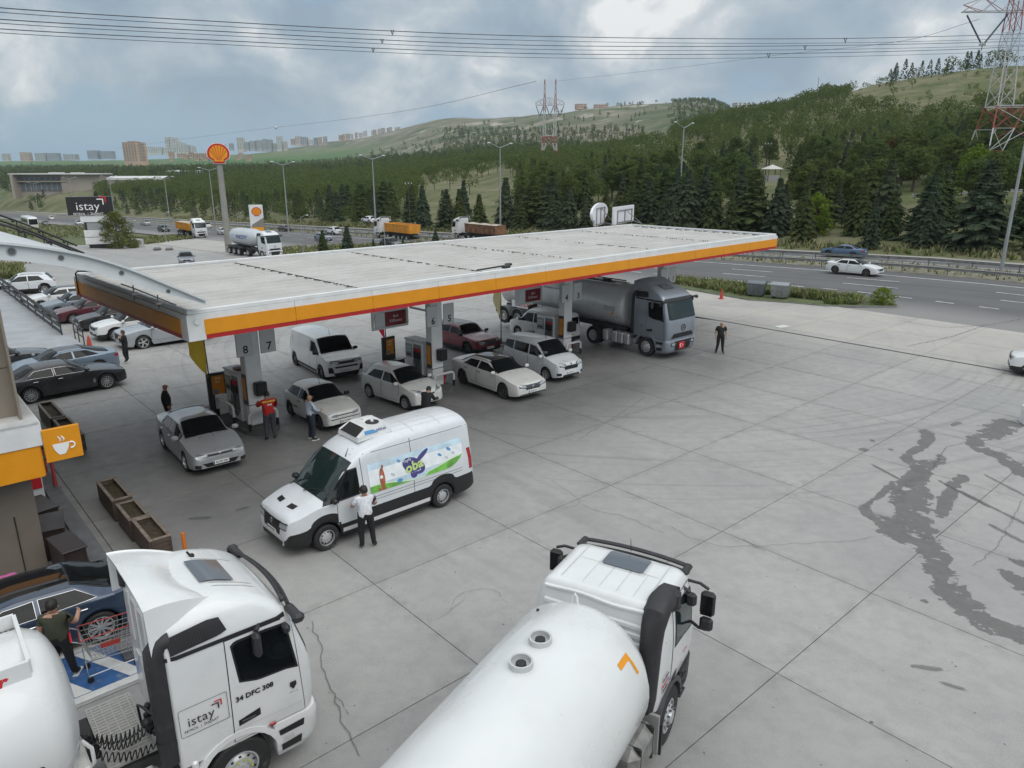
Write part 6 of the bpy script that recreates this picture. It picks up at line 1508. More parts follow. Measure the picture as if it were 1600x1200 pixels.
	for z, t_ in ((.14, 'Shell'), (0, 'Go+')): mb.text(t_, .11, INKW, xf @ Matrix.Translation((0, z, 0)), .001)
	mb.box((-.08, -.094, 1.13), (.16, .006, .16), M('poster_blue', (.12, .2, .3), .4)); mb.build('poster', T)
	# bin beside it
	mb = MB(); q = C(lx-.4, ly+2.25, 0); mb.box((0, 0, .55), (.5, .45, .9), DISPW if k == 0 else PLASTIC, bev=.03); mb.box((0, 0, 1.02), (.42, .37, .04), POSB); o = mb.build('waste_bin', None, loc=q, rz=can_h); tag(o, f'square bin before the totem {wh}', 'bin', 'pump bins')
	# feather flag
	fp = ((335, 660), (605, 577), (740+44, 523))[k] if k < 2 else (783, 536)
	p = gp(*fp); mat = (FLAGY, FLAGR, FLAGP)[k]
	T = thing('feather_flag', ('drooping yellow feather flag at pump 8 under the canopy corner', 'crimson feather flag behind pump 6', 'pale yellow feather flag at the rear of the tank trailer')[k], 'flag', (p.x, p.y, 0), can_h+.1)
	mb = MB(); mb.tube([(0, 0, 0), (0, 0, 2.4), (-.04, 0, 4.2), (-.2, 0, 4.6)], [.03, .025, .018, .012], PLASTIC, 6); mb.lathe([(.26, 0), (.24, .05), (.05, .07), (.04, .3)], PLASTIC, 14); mb.build('pole', T)
	mb = MB(); rows = []
	for i in range(15):
		t = i/14; z = lerp(1.35 if k else 1.8, 4.5, t); wd = .62*min(1, (t/.35))**.8 if t < .35 else .62
		rows.append([(-.03-wd*q, .05*math.sin(q*5+z*4)*(1-t*.5), z+.12*q*(1-t)) for q in np.linspace(0, 1, 9)])
	mb.grid(rows, mat); mb.build('cloth', T)

# ------------------------------------------------------------------ arched shop roof meeting the canopy corner
ARCH = M('arch_white', (.66, .69, .71), .35, .1, var=.04, vs=1.5); CORR = M('corrugated_zinc', (.44, .47, .49), .4, .5, var=.08, vs=1.5, dirt=((.3, .29, .27), 1.2, .3))
az = pchip([0, 1, 2, 3, 4.5, 6, 9, 13], [6.05, 6.62, 7.17, 7.58, 7.93, 8.12, 8.25, 8.2])
AO = gp(320, 470, 6.05); A_ = thing('arched_roof', 'white arched shop roof with round holes in its edge beam, over the canopy corner', 'roof', (AO.x, AO.y, 0), can_h+math.pi)
S = np.linspace(0, 11, 45); DW = -10.3         # local x runs away from the canopy, local -y goes back along the canopy's short side
mb = MB()
tp = [(s, 0, az(s)+.02) for s in S]; bt_ = [(s, 0, az(s)-.36*min(1, .35+s/2.5)) for s in S]
for y0, y1 in ((.05, -.02),):
	mb.grid([[(x, y0, z) for x, _, z in tp], [(x, y0, z) for x, _, z in bt_]], ARCH); mb.grid([[(x, y1, z) for x, _, z in tp], [(x, y1, z) for x, _, z in bt_]], ARCH, flip=True)
mb.grid([[(x, .16, z+.03) for x, _, z in tp], [(x, -.12, z+.03) for x, _, z in tp]], ARCH, flip=True); mb.grid([[(x, .16, z+.03) for x, _, z in tp], [(x, .16, z-.03) for x, _, z in tp]], ARCH)
mb.grid([[(x, .15, z) for x, _, z in bt_], [(x, -.12, z) for x, _, z in bt_]], ARCH); mb.grid([[(x, .15, z+.04) for x, _, z in bt_], [(x, .15, z) for x, _, z in bt_]], ARCH)
mb.build('edge_beam', A_, ang=40)
mb = MB()
for s, r in ((4.27, .085), (3.30, .06), (2.02, .055), (.95, .05), (5.4, .09), (6.6, .09)):
	z = (az(s)-.16); mb.lathe([(r*1.15, .0), (r*1.15, .018), (r*.9, .018), (r*.9, -.05), (0, -.05)], M('hole_ring', (.35, .36, .37), .4, .5), 16, Matrix.Translation((s, .052, z)) @ Matrix.Rotation(-math.pi/2, 4, 'X'))
	mb.lathe([(r*.88, .005), (0, .005)], M('hole_dark', (.12, .125, .13), .6), 14, Matrix.Translation((s, .052, z)) @ Matrix.Rotation(-math.pi/2, 4, 'X'))
mb.build('beam_hole', A_)
mb = MB(); ys = []
n = 38
for i in range(n):
	y = DW*i/n; d = DW/n; ys += [(y, 0), (y+d*.62, 0), (y+d*.70, .05), (y+d*.92, .05)]
mb.grid([[(s, y-.13, az(s)-.02+h) for y, h in ys] for s in S], CORR, smooth=False); mb.build('roof_sheet', A_)
mb = MB(); mb.grid([[(x, DW, z) for x, _, z in tp], [(x, DW, z-.3) for x, _, z in tp]], ARCH, flip=True); mb.grid([[(x, DW-.1, z) for x, _, z in tp], [(x, DW-.1, z-.3) for x, _, z in tp]], ARCH); mb.build('far_beam', A_)
for y, z0, s0 in ((DW, .30, .1), (DW+.9, .28, .3), (DW-.6, .42, .0), (DW-1.0, .62, .1)):
	mb = MB(); mb.tube([(s, y, az(s)+z0) for s in np.linspace(s0, 9.5, 26)], .035, PLASTIC, 5)
	for s in np.arange(s0+.3, 9.4, .75): mb.tube([(s, y, az(s)-.05), (s, y, az(s)+z0)], .025, PLASTIC, 4); mb.ball((s+.1, y, az(s)+z0), .06, PLASTIC, 6, 4)
	mb.build('edge_cable', A_)
GALV_ = M('lamp_grey', (.2, .2, .2), .5)
mb = MB(); mb.tube([(s, -.2, az(s)-.46) for s in np.linspace(.7, 2.0, 8)], .018, GALV_, 6)
for s in (1.15, 1.72):
	z = az(s)-.5; mb.tube([(s, -.2, z+.12), (s, -.2, z-.10)], .018, GALV_, 6); mb.box((s, -.14, z-.10), (.17, .10, .08), GALV_, bev=.02); mb.tube([(s, -.15, z-.12), (s+.04, -.13, z-.26)], .02, PLASTIC, 6)
mb.build('light_rail', A_)
mb = MB(); mb.tube([(-.07, CW_-.35, ZC-.78), (-.07, CW_-.35, ZC+.02), (.0, CW_-.42, ZC+.10), (.5, CW_-.9, ZC+.08), (1.3, CW_-1.4, ZC+.04)], .03, PLASTIC, 6); mb.build('conduit', can)

# ------------------------------------------------------------------ shop building, in the slab grid's own axes
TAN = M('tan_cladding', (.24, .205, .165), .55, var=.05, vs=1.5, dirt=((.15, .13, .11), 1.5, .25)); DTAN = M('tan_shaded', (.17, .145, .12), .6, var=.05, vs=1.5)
SH = thing('shop_building', 'tan clad station shop wall with a white and orange fascia band at the left edge', 'building', (0, 0, 0), UH)
mb = MB(); mb.box((-4.0, 27.5, 3.5), (12.0, 15.6, 7.0), M('shop_core', (.2, .18, .15), .6)); mb.build('wall', SH)
zs = [4.02, 5.2, 6.4, 7.05]
for a in range(3):
	for b in range(3):
		mb = MB(); x1 = 2.03-b*1.6; mb.box((x1-.795, 19.68, (zs[a]+zs[a+1])/2), (1.575, .05, zs[a+1]-zs[a]-.02), TAN, bev=.006); mb.build('cladding_panel', SH)
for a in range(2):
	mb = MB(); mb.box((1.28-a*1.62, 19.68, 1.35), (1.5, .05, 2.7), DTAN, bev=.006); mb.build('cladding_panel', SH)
for a in range(6):
	mb = MB(); mb.box((2.04, 20.5+a*2.5, 5.5), (.05, 2.47, 2.95), TAN, bev=.006); mb.build('cladding_panel', SH)
mb = MB(); mb.box((.3, 18.9, 3.74), (4.0, .06, .54), WHITE_M); mb.box((2.31, 26, 3.74), (.06, 14.2, .54), WHITE_M); mb.box((.3, 18.9+7, 4.02), (4.0, 14.1, .04), M('awning_top', (.55, .55, .54), .6, var=.1)); mb.build('fascia_white', SH)
mb = MB(); mb.box((.27, 18.93, 3.085), (3.94, .06, .76), ORANGE_M); mb.box((2.24, 26, 3.085), (.06, 14.1, .76), ORANGE_M); mb.build('fascia_orange', SH)
mb = MB(); mb.box((.3, 26, 2.68), (3.9, 13.9, .04), M('soffit_dark', (.12, .12, .12), .7)); mb.build('soffit', SH)
mb = MB(); mb.box((.9, 18.895, 3.74), (.006, .07, .54), M('seam_grey', (.45, .46, .47), .5)); mb.build('fascia_seam', SH)
mb = MB(); mb.box((1.55, 19.64, .85), (.02, .03, 1.5), TRIM); tag(mb.build('black_rod', None, rz=UH), 'thin black rod leaning on the tan shop wall', 'rod')
# coffee-cup sign
CS = thing('coffee_sign', 'orange projecting sign with a white steaming cup at the end of the shop fascia', 'sign', (0, 0, 0), UH)
mb = MB(); mb.box((2.70, 18.9, 3.41), (.76, .09, .80), ORANGE_M, bev=.012); mb.build('panel', CS)
mb = MB(); xf = Matrix.Translation((2.68, 18.85, 3.36)) @ Matrix.Rotation(math.pi/2, 4, 'X') @ Matrix.Scale(.72, 4)
bowl = [(-.27, .10), (.20, .10)]+[(.20-.02*t-.14*t**2.2, .10-.38*t) for t in np.linspace(.1, 1, 8)]+[(-.27+.02*t+.14*t**2.2, .10-.38*t) for t in np.linspace(1, .1, 8)]
mb.prism(bowl, 0, .01, INKW, xf)
hd = [(.20+.10*math.cos(a)+.05, -.02+.10*math.sin(a)) for a in np.linspace(-math.pi*.6, math.pi*.62, 12)]
mb.tube([(x, y, .004) for x, y in hd], .028, INKW, 6, xf)
for dx in (-.06, .04): mb.tube([(dx+.03*math.sin(q*5), .16+.20*q, .004) for q in np.linspace(0, 1, 9)], [.008, .02, .026, .028, .026, .022, .018, .012, .006], INKW, 6, xf)
mb.build('cup_emblem', CS)
mb = MB(); mb.tube([(2.30, 18.95, 3.1), (2.36, 18.95, 3.1)], .04, TRIM, 6); mb.tube([(2.30, 18.95, 3.7), (2.36, 18.95, 3.7)], .04, TRIM, 6); mb.build('bracket', CS)
# kerb before the shop, planters, posts, panels
mb = MB(); mb.box((3.05, 23, .05), (.42, 17, .12), M('granite_kerb', (.14, .145, .155), .7, var=.2, vs=3), bev=.02); mb.box((2.62, 23, .03), (.35, 17, .10), M('granite_gutter', (.10, .10, .11), .75, var=.2, vs=3)); structure(mb.build('shop_kerb', None, rz=UH))
WOODP = M('planter_wood', (.085, .062, .048), .7, var=.25, vs=5, dirt=((.2, .17, .14), 3, .4)); WOODR = M('planter_rim', (.19, .155, .125), .7, var=.25, vs=6); SOIL = M('soil', (.05, .038, .022), .95, var=.5, vs=12, bump=1, bs=14)
def planter(u, w, ln, label, wd=.52, h=.64):
	T = thing('planter', label, 'planter', uw(u, w), UH, 'wooden planters')
	for s_ in (-1, 1):
		for j in range(5):
			mb = MB(); mb.box((s_*(wd/2-.02), 0, .05+(h-.05)/5*(j+.5)), (.04, ln-.02, (h-.05)/5-.012), WOODP, bev=.004); mb.build('plank', T)
			mb = MB(); mb.box((0, s_*(ln/2-.02), .05+(h-.05)/5*(j+.5)), (wd-.09, .04, (h-.05)/5-.012), WOODP, bev=.004); mb.build('plank', T)
		mb = MB(); mb.box((s_*(wd/2-.035), 0, h+.018), (.09, ln+.02, .035), WOODR, bev=.006); mb.build('rim', T)
		mb = MB(); mb.box((0, s_*(ln/2-.035), h+.019), (wd-.17, .09, .035), WOODR, bev=.006); mb.build('rim', T)
	mb = MB(); mb.grid([[(x, y, h-.12+.05*random.random()) for x in np.linspace(-wd/2+.05, wd/2-.05, 8)] for y in np.linspace(-ln/2+.05, ln/2-.05, 14)], SOIL, flip=True); mb.build('soil', T)
planter(4.20, 22.15, 1.75, 'far brown planter box of dry soil in the row of three before the shop'); planter(4.22, 20.35, 1.3, 'middle brown planter box in the row of three before the shop'); planter(4.28, 18.9, 1.5, 'near brown planter box beside the orange post')
planter(4.35, 31.6, 2.4, 'weathered planter behind the coffee sign, beyond the shop corner'); planter(4.4, 29.0, 2.4, 'weathered planter half hidden by the top of the coffee sign')
mb = MB(); mb.lathe([(.05, 0), (.05, .72), (.045, .75), (0, .76)], M('post_orange', (.6, .16, .02), .5), 12); tag(mb.build('orange_post', None, loc=uw(4.75, 17.9)), 'short orange post at the near end of the planters', 'post')
for (u, w, l) in ((3.18, 25.0, 'red flexible post with a black cap under the coffee sign'), (3.17, 26.4, 'red flexible post farther along, behind the shop fascia end')):
	T = thing('flexible_post', l, 'post', uw(u, w), 0, 'red flexible posts'); mb = MB(); mb.lathe([(.15, 0), (.14, .03), (.06, .05), (.05, .4), (.045, .9)], M('post_red', (.42, .05, .05), .5), 14); mb.build('shaft', T)
	mb = MB(); mb.lathe([(.05, .9), (.05, .98), (0, 1.0)], TRIM, 12); mb.build('cap', T)
BRB = M('brown_board', (.035, .025, .022), .4, var=.2, vs=3)
for i, (u, w, a) in enumerate(((2.35, 22.0, .2), (2.38, 20.6, -.15), (2.42, 19.1, .12))):
	mb = MB(); mb.box((0, 0, .4), (.5, 1.1, .8), BRB, bev=.02); mb.box((0, 0, .83), (.56, 1.16, .05), BRB, bev=.01); o = mb.build('display_crate', None, loc=uw(u, w), rz=UH+a); tag(o, ('dark brown crate farthest along the shop front, next to the green and white boards', 'dark brown crate in the middle of the three by the tan wall', 'dark brown crate nearest the blue saloon by the tan wall')[i], 'crate', 'brown crates at the shop front')
mb = MB(); mb.box((2.35, 24.0, .7), (.7, .9, 1.4), WHITE_M, bev=.03); mb.box((2.42, 23.52, .95), (.5, .03, .5), INKRED); mb.box((2.6, 24.1, 1.42), (.6, .5, .03), M('board_green', (.01, .12, .07), .5)); tag(mb.build('gas_cylinder_cage', None, rz=UH), 'white cabinet with a red panel and green top below the fascia end', 'cabinet')
WRAP = M('shrink_wrap', (.62, .66, .70), .15, var=.2, vs=8); PINK = M('pack_pink', (.5, .12, .3), .4, var=.3, vs=6)
mb = MB()
for a in range(2):
	for b in range(3): mb.box((1.05-a*.42, 17.4, .25+b*.38), (.38, .55, .34), WRAP if b < 2 else PINK, bev=.05)
mb.box((.85, 17.4, .05), (1.0, .8, .1), WOODR); o = mb.build('bottle_pallet', None, rz=UH); stuff(o, 'pallet of shrink wrapped bottles with pink labels against the shop wall'); o['category'] = 'bottles'
# ramp with railing
mb = MB(); mb.box((5.1, 62, .16), (6.0, 36, .40), M('ramp_floor', (.33, .345, .36), .7, var=.12, vs=1.2, dirt=((.22, .22, .22), .8, .4)), bev=.02); o = structure(mb.build('raised_walkway', None, rz=UH))
RT = thing('walkway_railing', 'long black railing with thick bars along the raised walkway beside parked cars', 'railing', (0, 0, 0), UH)
for w in np.arange(47.6, 78.1, 2.5): mb = MB(); mb.box((7.75, w, .88), (.06, .06, 1.06), PLASTIC); mb.build('post', RT)
for z, h in ((.52, .20), (.86, .20), (1.24, .24)):
	mb = MB(); mb.box((7.75, 62.8, z), (.05, 30.6, h), PLASTIC); mb.build('rail', RT)
RT = thing('ramp_railing', 'short black handrail with two bars at the walkway end by the red cone', 'railing', (0, 0, 0), UH)
for w in (45.2, 46.4, 47.4): mb = MB(); mb.box((8.35, w, .50), (.05, .05, 1.0), PLASTIC); mb.build('post', RT)
for z in (.55, 1.0): mb = MB(); mb.box((8.35, 46.3, z), (.05, 2.4, .05), PLASTIC); mb.build('rail', RT)
CONEM = M('cone_red', (.50, .06, .03), .55, var=.1); CONEW = M('cone_white', (.6, .6, .6), .5)
def cone(p, label, h=.7):
	T = thing('traffic_cone', label, 'traffic cone', p, .3, 'traffic cones'); mb = MB(); mb.box((0, 0, .02), (.36, .36, .04), CONEM, bev=.01); mb.build('base', T)
	mb = MB(); mb.lathe([(.14, .04), (.11, h*.4)], CONEM, 14); mb.lathe([(.112, h*.4), (.085, h*.6)], CONEW if h > .8 else CONEM, 14); mb.lathe([(.085, h*.6), (.03, h), (0, h)], CONEM, 14); mb.build('shaft', T)
cone(gz(140.5, 543), 'red traffic cone at the foot of the walkway handrail'); cone(gz(1127, 467), 'faded orange traffic cone by the grass verge beyond the silver-grey tractor', .8)
# disabled-bay hatching, trolley, blue post
BLUEP = M('bay_blue', (.03, .10, .26), .7, var=.2, vs=3, dirt=((.33, .33, .32), 2.2, .9)); BAYW = M('bay_white', (.6, .6, .58), .7, var=.1, vs=3, dirt=((.35, .35, .34), 2.5, .6))
BAY = MB(); BAY.add([tuple(uw(a, b, .004)) for a, b in ((-2.2, 14.0), (3.4, 14.0), (3.4, 15.6), (-2.2, 15.6))], [(0, 1, 2, 3)], BLUEP)
for w in (13.93, 15.62): BAY.add([tuple(uw(a, b, .008)) for a, b in ((-2.3, w-.10), (3.5, w-.10), (3.5, w+.10), (-2.3, w+.10))], [(0, 1, 2, 3)], BAYW)
for k in range(6): u = -2.1+.95*k; BAY.add([tuple(uw(a, b, .008)) for a, b in ((u, 15.5), (u+.28, 15.5), (u+.98, 14.05), (u+.70, 14.05))], [(0, 1, 2, 3)], BAYW)
structure(BAY.build('bay_marking'))
p = uw(3.35, 14.9); mb = MB(); mb.box((0, 0, .65), (.10, .16, 1.3), M('post_blue', (.02, .14, .42), .5), bev=.02); tag(mb.build('blue_post', None, loc=gp(191, 975), rz=UH), 'bright blue post between the cab and the dark blue saloon', 'post')
def trolley():
	p = gp(172, 1050); T = thing('shopping_trolley', 'wire shopping trolley with red rim beside the dark blue saloon', 'trolley', (p.x, p.y+.15, 0), UH-.1); W_ = M('trolley_wire', (.55, .55, .56), .3, .8)
	mb = MB()
	def ringp(z, k): return [(-.48*k, -.29*k, z), (.42*k+.1, -.24*k, z), (.42*k+.1, .24*k, z), (-.48*k, .29*k, z), (-.48*k, -.29*k, z)]
	lv = [(.46, .72), (.56, .78), (.66, .84), (.76, .9), (.86, .95)]
	for z, k in lv: mb.tube(ringp(z, k), .008, W_, 4)
	a, b = ringp(.46, .72), ringp(.96, 1.0)
	for i in range(4):
		for q in np.linspace(0, 1, 11): mb.tube([Vector(a[i]).lerp(Vector(a[i+1]), q), Vector(b[i]).lerp(Vector(b[i+1]), q)], .006, W_, 4)
	for q in np.linspace(0, 1, 9): mb.tube([Vector(a[0]).lerp(Vector(a[3]), q), Vector(a[1]).lerp(Vector(a[2]), q)], .006, W_, 4)
	mb.build('basket', T)
	mb = MB(); mb.tube(ringp(.965, 1.0), .011, M('trolley_red', (.4, .05, .04), .5), 6); mb.build('rim', T); mb = MB(); mb.tube([(-.62, -.27, 1.0), (-.62, .27, 1.0)], .02, INKRED, 6); mb.tube([(-.62, -.27, 1.0), (-.46, -.27, .9)], .012, W_, 5); mb.tube([(-.62, .27, 1.0), (-.46, .27, .9)], .012, W_, 5); mb.build('handle', T)
	mb = MB(); mb.box((.0, -.275, .72), (.34, .01, .10), M('trolley_red', (.4, .05, .04), .5)); mb.build('panel', T)
	mb = MB()
	for s_ in (1, -1): mb.tube([(-.46, s_*.26, .5), (-.45, s_*.26, .14), (.40, s_*.18, .14), (.30, s_*.18, .46)], .014, W_, 5)
	mb.build('frame', T)
	for x, y in ((-.43, .26), (-.43, -.26), (.40, .18), (.40, -.18)): mb = MB(); mb.tube([(x, y-.02, .06), (x, y+.02, .06)], .06, RUBBER, 10); mb.tube([(x, y, .06), (x, y, .16)], .012, W_, 5); mb.build('castor', T)
trolley()

# ------------------------------------------------------------------ signs on the canopy roof, seen from behind
SB = M('sign_back', (.70, .71, .74), .45, var=.03); FRM = M('galv_frame', (.30, .30, .32), .45, .5)
def roof_sign(px0, px1, yb, yt, rnd, label):
	b0, b1 = gp(px0, yb, ZC-.1), gp(px1, yb-5, ZC-.1); c_ = (b0+b1)/2; wd = (b1-b0).length*1.15 if not rnd else (b1-b0).length*1.6
	h = top_z(c_, yt)-(ZC-.1); ang = math.atan2(b1.y-b0.y, b1.x-b0.x)
	T = thing('roof_sign', label, 'sign', (c_.x, c_.y, ZC-.1), ang)
	mb = MB()
	if rnd:
		pl = [(wd/2*math.cos(a), h*.60+(h*.40)*math.sin(a)) for a in np.linspace(-.55, math.pi+.55, 26)]+[(-wd*.30, h*.26), (-wd*.27, .12), (wd*.27, .12), (wd*.30, h*.26)]
	else: pl = [(wd*.55, .12), (wd*.55, h), (-wd*.55, h), (-wd*.55, .12)]
	mb.prism(pl, 0, .16, SB, Matrix.Translation((0, .22, 0)) @ Matrix.Rotation(math.pi/2, 4, 'X')); mb.build('panel', T)
	mb = MB(); k = .26*wd if rnd else .40*wd; z0, z1 = .22, h*.8
	for x in (-k, 0, k): mb.box((x, .02, (z0+z1)/2), (.05, .06, z1-z0), FRM)
	for z in (z0, z1): mb.box((0, .02, z), (2*k+.05, .06, .05), FRM)
	for x in (-k, k): mb.box((x, .02, .10), (.05, .05, .24), FRM)
	mb.tube([(0, .0, z1), (k+.1, -.75, -.02)], .025, FRM, 5); mb.tube([(k, 0, z0), (k+.1, -.75, -.02)], .025, FRM, 5); mb.build('support_frame', T)
roof_sign(931, 946, 357, 317, True, 'rounded shell-shaped sign on the canopy roof seen from behind'); roof_sign(964, 988, 353.5, 322, False, 'square white sign on the canopy roof seen from behind')

# ------------------------------------------------------------------ tall pole sign, price totem, haulier's sign tower
SREDM = M('emblem_red', (.50, .012, .02), .35); SYEL = M('emblem_yellow', (.80, .33, .01), .35)
def scallop(mb, xf, r, t=.06):
	def outl(k): 
		pts = [(k*r*math.sin(a), k*r*(.92*math.cos(a))) for a in np.linspace(-2.05, 2.05, 26)]
		return pts+[(k*r*.52, -k*r*.62), (k*r*.50, -k*r*.90), (-k*r*.50, -k*r*.90), (-k*r*.52, -k*r*.62)]
	mb.prism(outl(1.07), -t, t*.5, WHITE_M, xf); mb.prism(outl(1.0), t*.5, t*.9, SREDM, xf)
	mb.prism(outl(.82), t*.9, t*1.1, SYEL, xf)
	for k in range(7):
		a = lerp(-1.15, 1.15, k/6); b = (math.sin(a)*r*.80, math.cos(a)*r*.74); c = (math.sin(a)*.16*r, -.58*r); d = Vector((b[0]-c[0], b[1]-c[1])).normalized(); n_ = Vector((-d.y, d.x))*r*.026
		mb.prism([(c[0]-n_.x*.4, c[1]-n_.y*.4), (b[0]-n_.x, b[1]-n_.y), (b[0]+n_.x, b[1]+n_.y), (c[0]+n_.x*.4, c[1]+n_.y*.4)], t*1.1, t*1.3, SREDM, xf)
SP = gz(358, 394); face = math.atan2(-SP.x, SP.y)
T = thing('pole_sign', 'tall grey pole carrying a red and yellow scallop emblem above the highway', 'sign', SP, face)
zt = top_z(SP, 258)-SP.z; zc = top_z(SP, 240)-SP.z; rr = (top_z(SP, 224)-SP.z-zc)/.94
mb = MB(); mb.tube([(0, 0, -.3), (0, 0, zt)], [.52, .42], M('pole_concrete', (.27, .265, .24), .7, var=.1, vs=.6), 16); mb.tube([(0, 0, zt), (0, 0, zc-rr*.8)], [.30, .30], M('pole_grey', (.2, .21, .22), .5), 12); mb.build('pole', T)
mb = MB(); scallop(mb, Matrix.Translation((0, -.35, zc)) @ Matrix.Rotation(math.pi/2, 4, 'X'), rr, .22); mb.build('emblem', T)
TP = gz(404, 372); q = TP; T = thing('price_totem', 'white totem with a small scallop emblem and an orange panel by the highway', 'totem', TP, math.atan2(-TP.x, TP.y)+.1)
th = top_z(TP, 320)-TP.z; tw_ = th*.40
mb = MB(); mb.box((0, 0, th/2), (tw_, .5, th), WHITE_M, bev=.03); mb.build('panel', T)
mb = MB(); scallop(mb, Matrix.Translation((.02*tw_, -.27, th*.80)) @ Matrix.Rotation(math.pi/2, 4, 'X'), tw_*.36, .05); mb.build('emblem', T)
mb = MB(); mb.prism([(-tw_*.44, th*.12), (tw_*.5, th*.12), (tw_*.5, th*.60), (tw_*.42, th*.60), (-tw_*.36, th*.42), (-tw_*.44, th*.36)], 0, .03, M('totem_taupe', (.23, .21, .18), .5), Matrix.Translation((0, -.252, 0)) @ Matrix.Rotation(math.pi/2, 4, 'X')); mb.build('grey_panel', T)
mb = MB(); mb.box((.03, -.29, th*.20), (tw_*.9, .03, th*.26), SYEL)
for z in (.24, .17): mb.text('Shell' if z > .2 else 'V-Power', th*.07, INKW, Matrix.Translation((0, -.31, th*z)) @ Matrix.Rotation(math.pi/2, 4, 'X'), .004)
mb.build('orange_panel', T)
IP = gz(160, 388); T = thing('sign_tower', 'black istay board on a white stacked sign tower at the edge of the yard', 'sign', IP, math.atan2(-IP.x, IP.y)-.05)
sc_ = IP.y/FPX/math.cos(PITCH)*1.0
zz = lambda y: top_z(IP, y)-IP.z
def blk(x0, x1, y0, y1, mat, nm, dep=1.2, yo=0):
	mb = MB(); a, b = zz(y1), zz(y0); mb.box(((x0+x1)/2*sc_, yo, (a+b)/2), ((x1-x0)*sc_, dep, b-a), mat, bev=.04); return mb.build(nm, T)
blk(-36, 22, 307, 335, POSB, 'board', 1.6)
blk(-22, 15, 337, 346.5, WHITE_M, 'white_panel'); blk(-20, 16, 359, 369.5, WHITE_M, 'white_panel'); blk(-20, 16, 370.5, 381, WHITE_M, 'white_panel')
blk(-15, 10, 346.6, 359, M('tower_grey', (.30, .32, .32), .5), 'core', .9); blk(-18, -15, 346.6, 359, TRIM, 'core_edge', .7); blk(10, 13.5, 346.6, 359, TRIM, 'core_edge', .7); blk(-16, 14, 381, 388, TRIM, 'plinth', .9)
mb = MB(); xf = Matrix.Translation((-10*sc_, -.82, zz(322))) @ Matrix.Rotation(math.pi/2, 4, 'X'); logo_istay(mb, xf, 17*sc_, INKW, M('logo_red', (.6, .02, .04), .4), INKW)
mb.build('board_lettering', T)

# waste containers by the verge
GALV = M('galvanised', (.30, .32, .33), .45, .5, var=.15, vs=4, dirt=((.2, .19, .18), 3, .4))
def container(px, py, label, rz, mat):
	p = gz(px, py); T = thing('waste_container', label, 'waste container', p, rz, 'waste containers')
	mb = MB(); b_, t_ = (1.15, .80), (1.34, 1.02); z0, z1 = .22, 1.08
	vs = [(sx*b_[0]/2, sy*b_[1]/2, z0) for sx, sy in ((-1, -1), (1, -1), (1, 1), (-1, 1))]+[(sx*t_[0]/2, sy*t_[1]/2, z1) for sx, sy in ((-1, -1), (1, -1), (1, 1), (-1, 1))]
	mb.add(vs, [(0, 1, 5, 4), (1, 2, 6, 5), (2, 3, 7, 6), (3, 0, 4, 7), (3, 2, 1, 0)], mat)
	for x in (-.35, 0, .35): mb.box((x*1.03, -.475, .65), (.05, .06, .8), mat)
	mb.box((0, 0, 1.09), (1.40, 1.08, .06), mat, bev=.01); mb.build('tub', T)
	mb = MB(); rows = [[(x, .53*math.cos(a), 1.11+.16*math.sin(a)) for a in np.linspace(0, math.pi, 10)] for x in (-.67, -.2, .2, .67)]; mb.grid(rows, mat); mb.add([rows[0][k] for k in range(10)]+[rows[-1][k] for k in range(10)], [tuple(range(10)), tuple(range(10, 20))[::-1]], mat); mb.build('lid', T)
	for x, y in ((-.45, -.3), (.45, -.3), (-.45, .3), (.45, .3)): mb = MB(); mb.tube([(x, y-.03, .09), (x, y+.03, .09)], .09, RUBBER, 10); mb.tube([(x, y, .1), (x, y, .24)], .03, mat, 5); mb.build('wheel', T)
container(1181, 464, 'dark galvanised waste container on the left of the pair by the verge', -.5, M('galv_dark', (.17, .19, .21), .45, .5, var=.15, vs=4)); container(1218, 467, 'pale galvanised waste container on the right of the pair by the verge', -.55, GALV)
# slotted drain across the forecourt
mb = MB(); mb.box((41.015, 20, -.02), (.20, 52, .02), M('drain_grate', (.045, .045, .047), .6, .4, var=.3, vs=8)); structure(mb.build('drain_channel', None, rz=UH))
p = gz(1600, 662); mb = MB(); mb.box((.35, 0, .35), (.9, .6, .7), WHITE_M, bev=.03); mb.tube([(.1, 0, .7), (.1, 0, .9), (.3, 0, .9)], .03, PLASTIC, 6); tag(mb.build('air_pump_box', None, loc=p, rz=-.3), 'white air and water box with a black tap at the right edge of the yard', 'air pump')
p = gz(1222, 510); mb = MB(); mb.box((0, 0, .006), (.9, .5, .012), M('patch_pale', (.62, .62, .6), .7)); tag(mb.build('fallen_sheet', None, loc=p, rz=.5), 'pale sheet lying flat on the concrete beyond the drain', 'sheet')
# things at the far end of the yard
p = gz(246, 391)
for k in range(2): mb = MB(); mb.box((0, 0, .22), (1.2, 1.0, .12), WOODR); mb.box((0, 0, .05), (1.2, .1, .1), WOODR); mb.box((0, 0, .4), (.9, .8, .2), GALV); tag(mb.build('pallet', None, loc=p+Vector((k*2.2, -k*.5, 0)), rz=.3), ('left pallet of metal parts at the far end of the yard', 'right pallet of metal parts at the far end of the yard')[k], 'pallet')
mb = MB(); mb.box((0, 0, .7), (2.2, 1.2, 1.4), M('cabinet_grey', (.4, .41, .4), .6, var=.1), bev=.04); tag(mb.build('utility_cabinet', None, loc=gz(214, 386), rz=-.3), 'grey utility cabinet beside the round bush', 'cabinet')
for k, x in enumerate((41, 47)): mb = MB(); mb.lathe([(.10, 0), (.10, 1.1), (0, 1.12)], M('bollard_rust', (.2, .1, .07), .7), 10); tag(mb.build('bollard', None, loc=gz(x, 411.5)), ('left rusty bollard of the pair under the arched roof beam', 'right rusty bollard of the pair under the arched roof beam')[k], 'bollard', 'rusty bollards')
